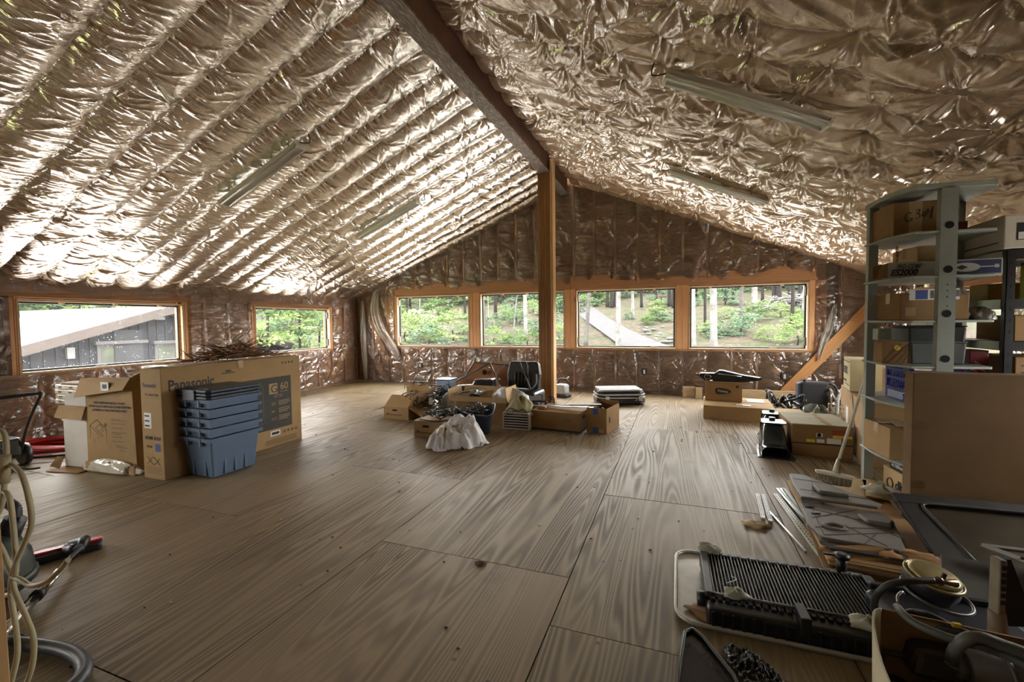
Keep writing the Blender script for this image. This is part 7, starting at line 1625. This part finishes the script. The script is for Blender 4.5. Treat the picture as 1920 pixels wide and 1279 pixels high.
sh = thing('plastic_shroud', 'dark maroon plastic shroud in the carton', 'car part', G(1745, 1262, 0.20)); obj('shell', MB().frustum((-0.07, -0.05, 0), (0.09, 0.07, 0.09), -0.02, -0.015), plain('maroon_plastic', (0.030, 0.018, 0.018), 0.4), sh, bevel=0.02)
hg = thing('bracket_arm', 'worn hinge bracket with a row of square slots standing in the carton', 'bracket', G(1868, 1170, 0.25), R(15)); HGM = plain('worn_cream', (0.24, 0.20, 0.13), 0.6, var=0.3)
obj('arm', MB().box((-0.013, -0.02, 0.0), (0.013, 0.02, 0.25)), HGM, hg, bevel=0.005); obj('web', MB().prism([(0.0, 0.0), (0.16, 0.0), (0.07, 0.12), (0.02, 0.25), (0.0, 0.25)], -0.01, 0.012, M=Matrix(((1, 0, 0, 0.012), (0, 0, 1, 0), (0, 1, 0, 0), (0, 0, 0, 1)))), BLK, hg); obj('sleeve', MB().tube([(0.01, 0, -0.06), (0.0, 0, 0.05)], [0.030, 0.024], 14), plain('sleeve_tan', (0.25, 0.19, 0.12), 0.6), hg)
for k in range(6): obj('slot', MB().box((-0.008, -0.022, 0.085+0.026*k), (0.008, -0.018, 0.101+0.026*k)), BLK, hg)
# brake booster on dark bracket
bp_ = thing('fender_bracket', 'blue-black pressed steel bracket under the brass dome', 'car part', (0.84, 2.02, 0)); FB = plain('blue_black_steel', (0.028, 0.030, 0.042), 0.35, 0.2, var=0.3)
obj('plate', MB().prism([(0.0, 0.18), (-0.05, 0.34), (0.05, 0.42), (0.42, 0.40), (0.46, 0.02), (0.24, -0.10), (0.06, 0.0)], 0.10, 0.17), FB, bp_, bevel=0.02); obj('flange', MB().box((0.0, 0.05, 0.0), (0.40, 0.36, 0.10)), FB, bp_, bevel=0.02); obj('dark_hole', MB().prism([(0.12+0.06*math.cos(a*PI/8), 0.04+0.035*math.sin(a*PI/8)) for a in range(16)], 0.171, 0.174), GAP, bp_); obj('lip', MB().box((-0.02, 0.36, 0.10), (0.40, 0.39, 0.19)), FB, bp_, bevel=0.008)
cb_ = G(1745, 1095, 0.26); bo = thing('brake_booster', 'brass-coloured dome of a brake booster', 'car part', cb_, rot=(R(8), R(10), 0)); BR = plain('zinc_brass', (0.34, 0.28, 0.13), 0.32, 0.55, var=0.15)
obj('dome', MB().lathe([(0.088, 0.04), (0.086, 0.052), (0.07, 0.058), (0.03, 0.062), (0.0, 0.063)], 32), BR, bo); obj('lower_shell', MB().lathe([(0.075, -0.05), (0.094, -0.01), (0.096, 0.03), (0.088, 0.04)], 32), plain('booster_black', (0.02, 0.02, 0.02), 0.35), bo); obj('rim', MB().tube([(0.095*math.cos(a*PI/16), 0.095*math.sin(a*PI/16), 0.036) for a in range(32)], 0.006, 7, closed=True), BR, bo); obj('outer_ring', MB().tube([(0.02+0.115*math.cos(a*PI/16), -0.015+0.105*math.sin(a*PI/16), -0.03) for a in range(32)], 0.007, 7, closed=True), plain('ring_steel', (0.12, 0.12, 0.11), 0.4, 0.6), bo); obj('stud_pin', MB().box((-0.006, -0.06, 0.055), (0.006, -0.05, 0.095)), BLK, bo)
for (px, py, zz) in ((1683, 1130, 0.26), (1700, 1078, 0.22)): obj('hook', MB().tube(spline([G(px, py, zz)-Vector(bp_.location), G(px, py-12, zz+0.02)-Vector(bp_.location), G(px+8, py-20, zz+0.03)-Vector(bp_.location), G(px+12, py-16, zz+0.02)-Vector(bp_.location)], 4), 0.005, 6), STEEL, bp_)
# wall outlets in the far wall framing
for (px, py, lb) in ((788, 685, 'outlet box in the wall below the leafy window'), (1208, 697, 'outlet box in the wall below the driveway window'), (1471, 706, 'outlet box in the wall beside the brace')):
    p = atY(px, py, YE-0.03); t = thing('outlet', lb, 'outlet', p); obj('box', MB().box((-0.045, -0.005, -0.06), (0.045, 0.03, 0.06)), plain('outlet_blue_black', (0.02, 0.022, 0.035), 0.5), t, bevel=0.004); obj('receptacle', MB().box((-0.018, -0.012, -0.04), (0.018, -0.004, 0.04)), plain('outlet_ivory', (0.55, 0.50, 0.38), 0.4), t, bevel=0.004)

# sawdust, chips and seeds scattered over the plywood
cm = MB(); rg = random.Random(77)
for k in range(170):
    x, y = rg.uniform(-5.5, 1.2), rg.uniform(0.9, 6.5); a = rg.uniform(0, 6.3); s_ = rg.uniform(0.003, 0.011)
    cm.prism([(x+s_*math.cos(a+q), y+0.6*s_*math.sin(a+q)) for q in (0, 1.4, 3.0, 4.6)], 0.0016, 0.0016+s_*0.5, mi=rg.choice((0, 0, 1)))
tag(obj('floor_debris', cm, [plain('dark_chip', (0.03, 0.018, 0.01), 0.9), plain('pale_chip', (0.5, 0.42, 0.3), 0.8)]), 'scattered dark chips and crumbs on the plywood', 'debris', kind='stuff')
# lettering as plain meshes
bpy.context.view_layer.update()
dg = bpy.context.evaluated_depsgraph_get()
for o in [q for q in bpy.data.objects if q.type == 'FONT']:
    me = bpy.data.meshes.new_from_object(o.evaluated_get(dg))
    n = bpy.data.objects.new('lettering', me); COL.objects.link(n)
    n.parent = o.parent; n.location = o.location; n.rotation_euler = o.rotation_euler; n.scale = o.scale
    bpy.data.objects.remove(o)
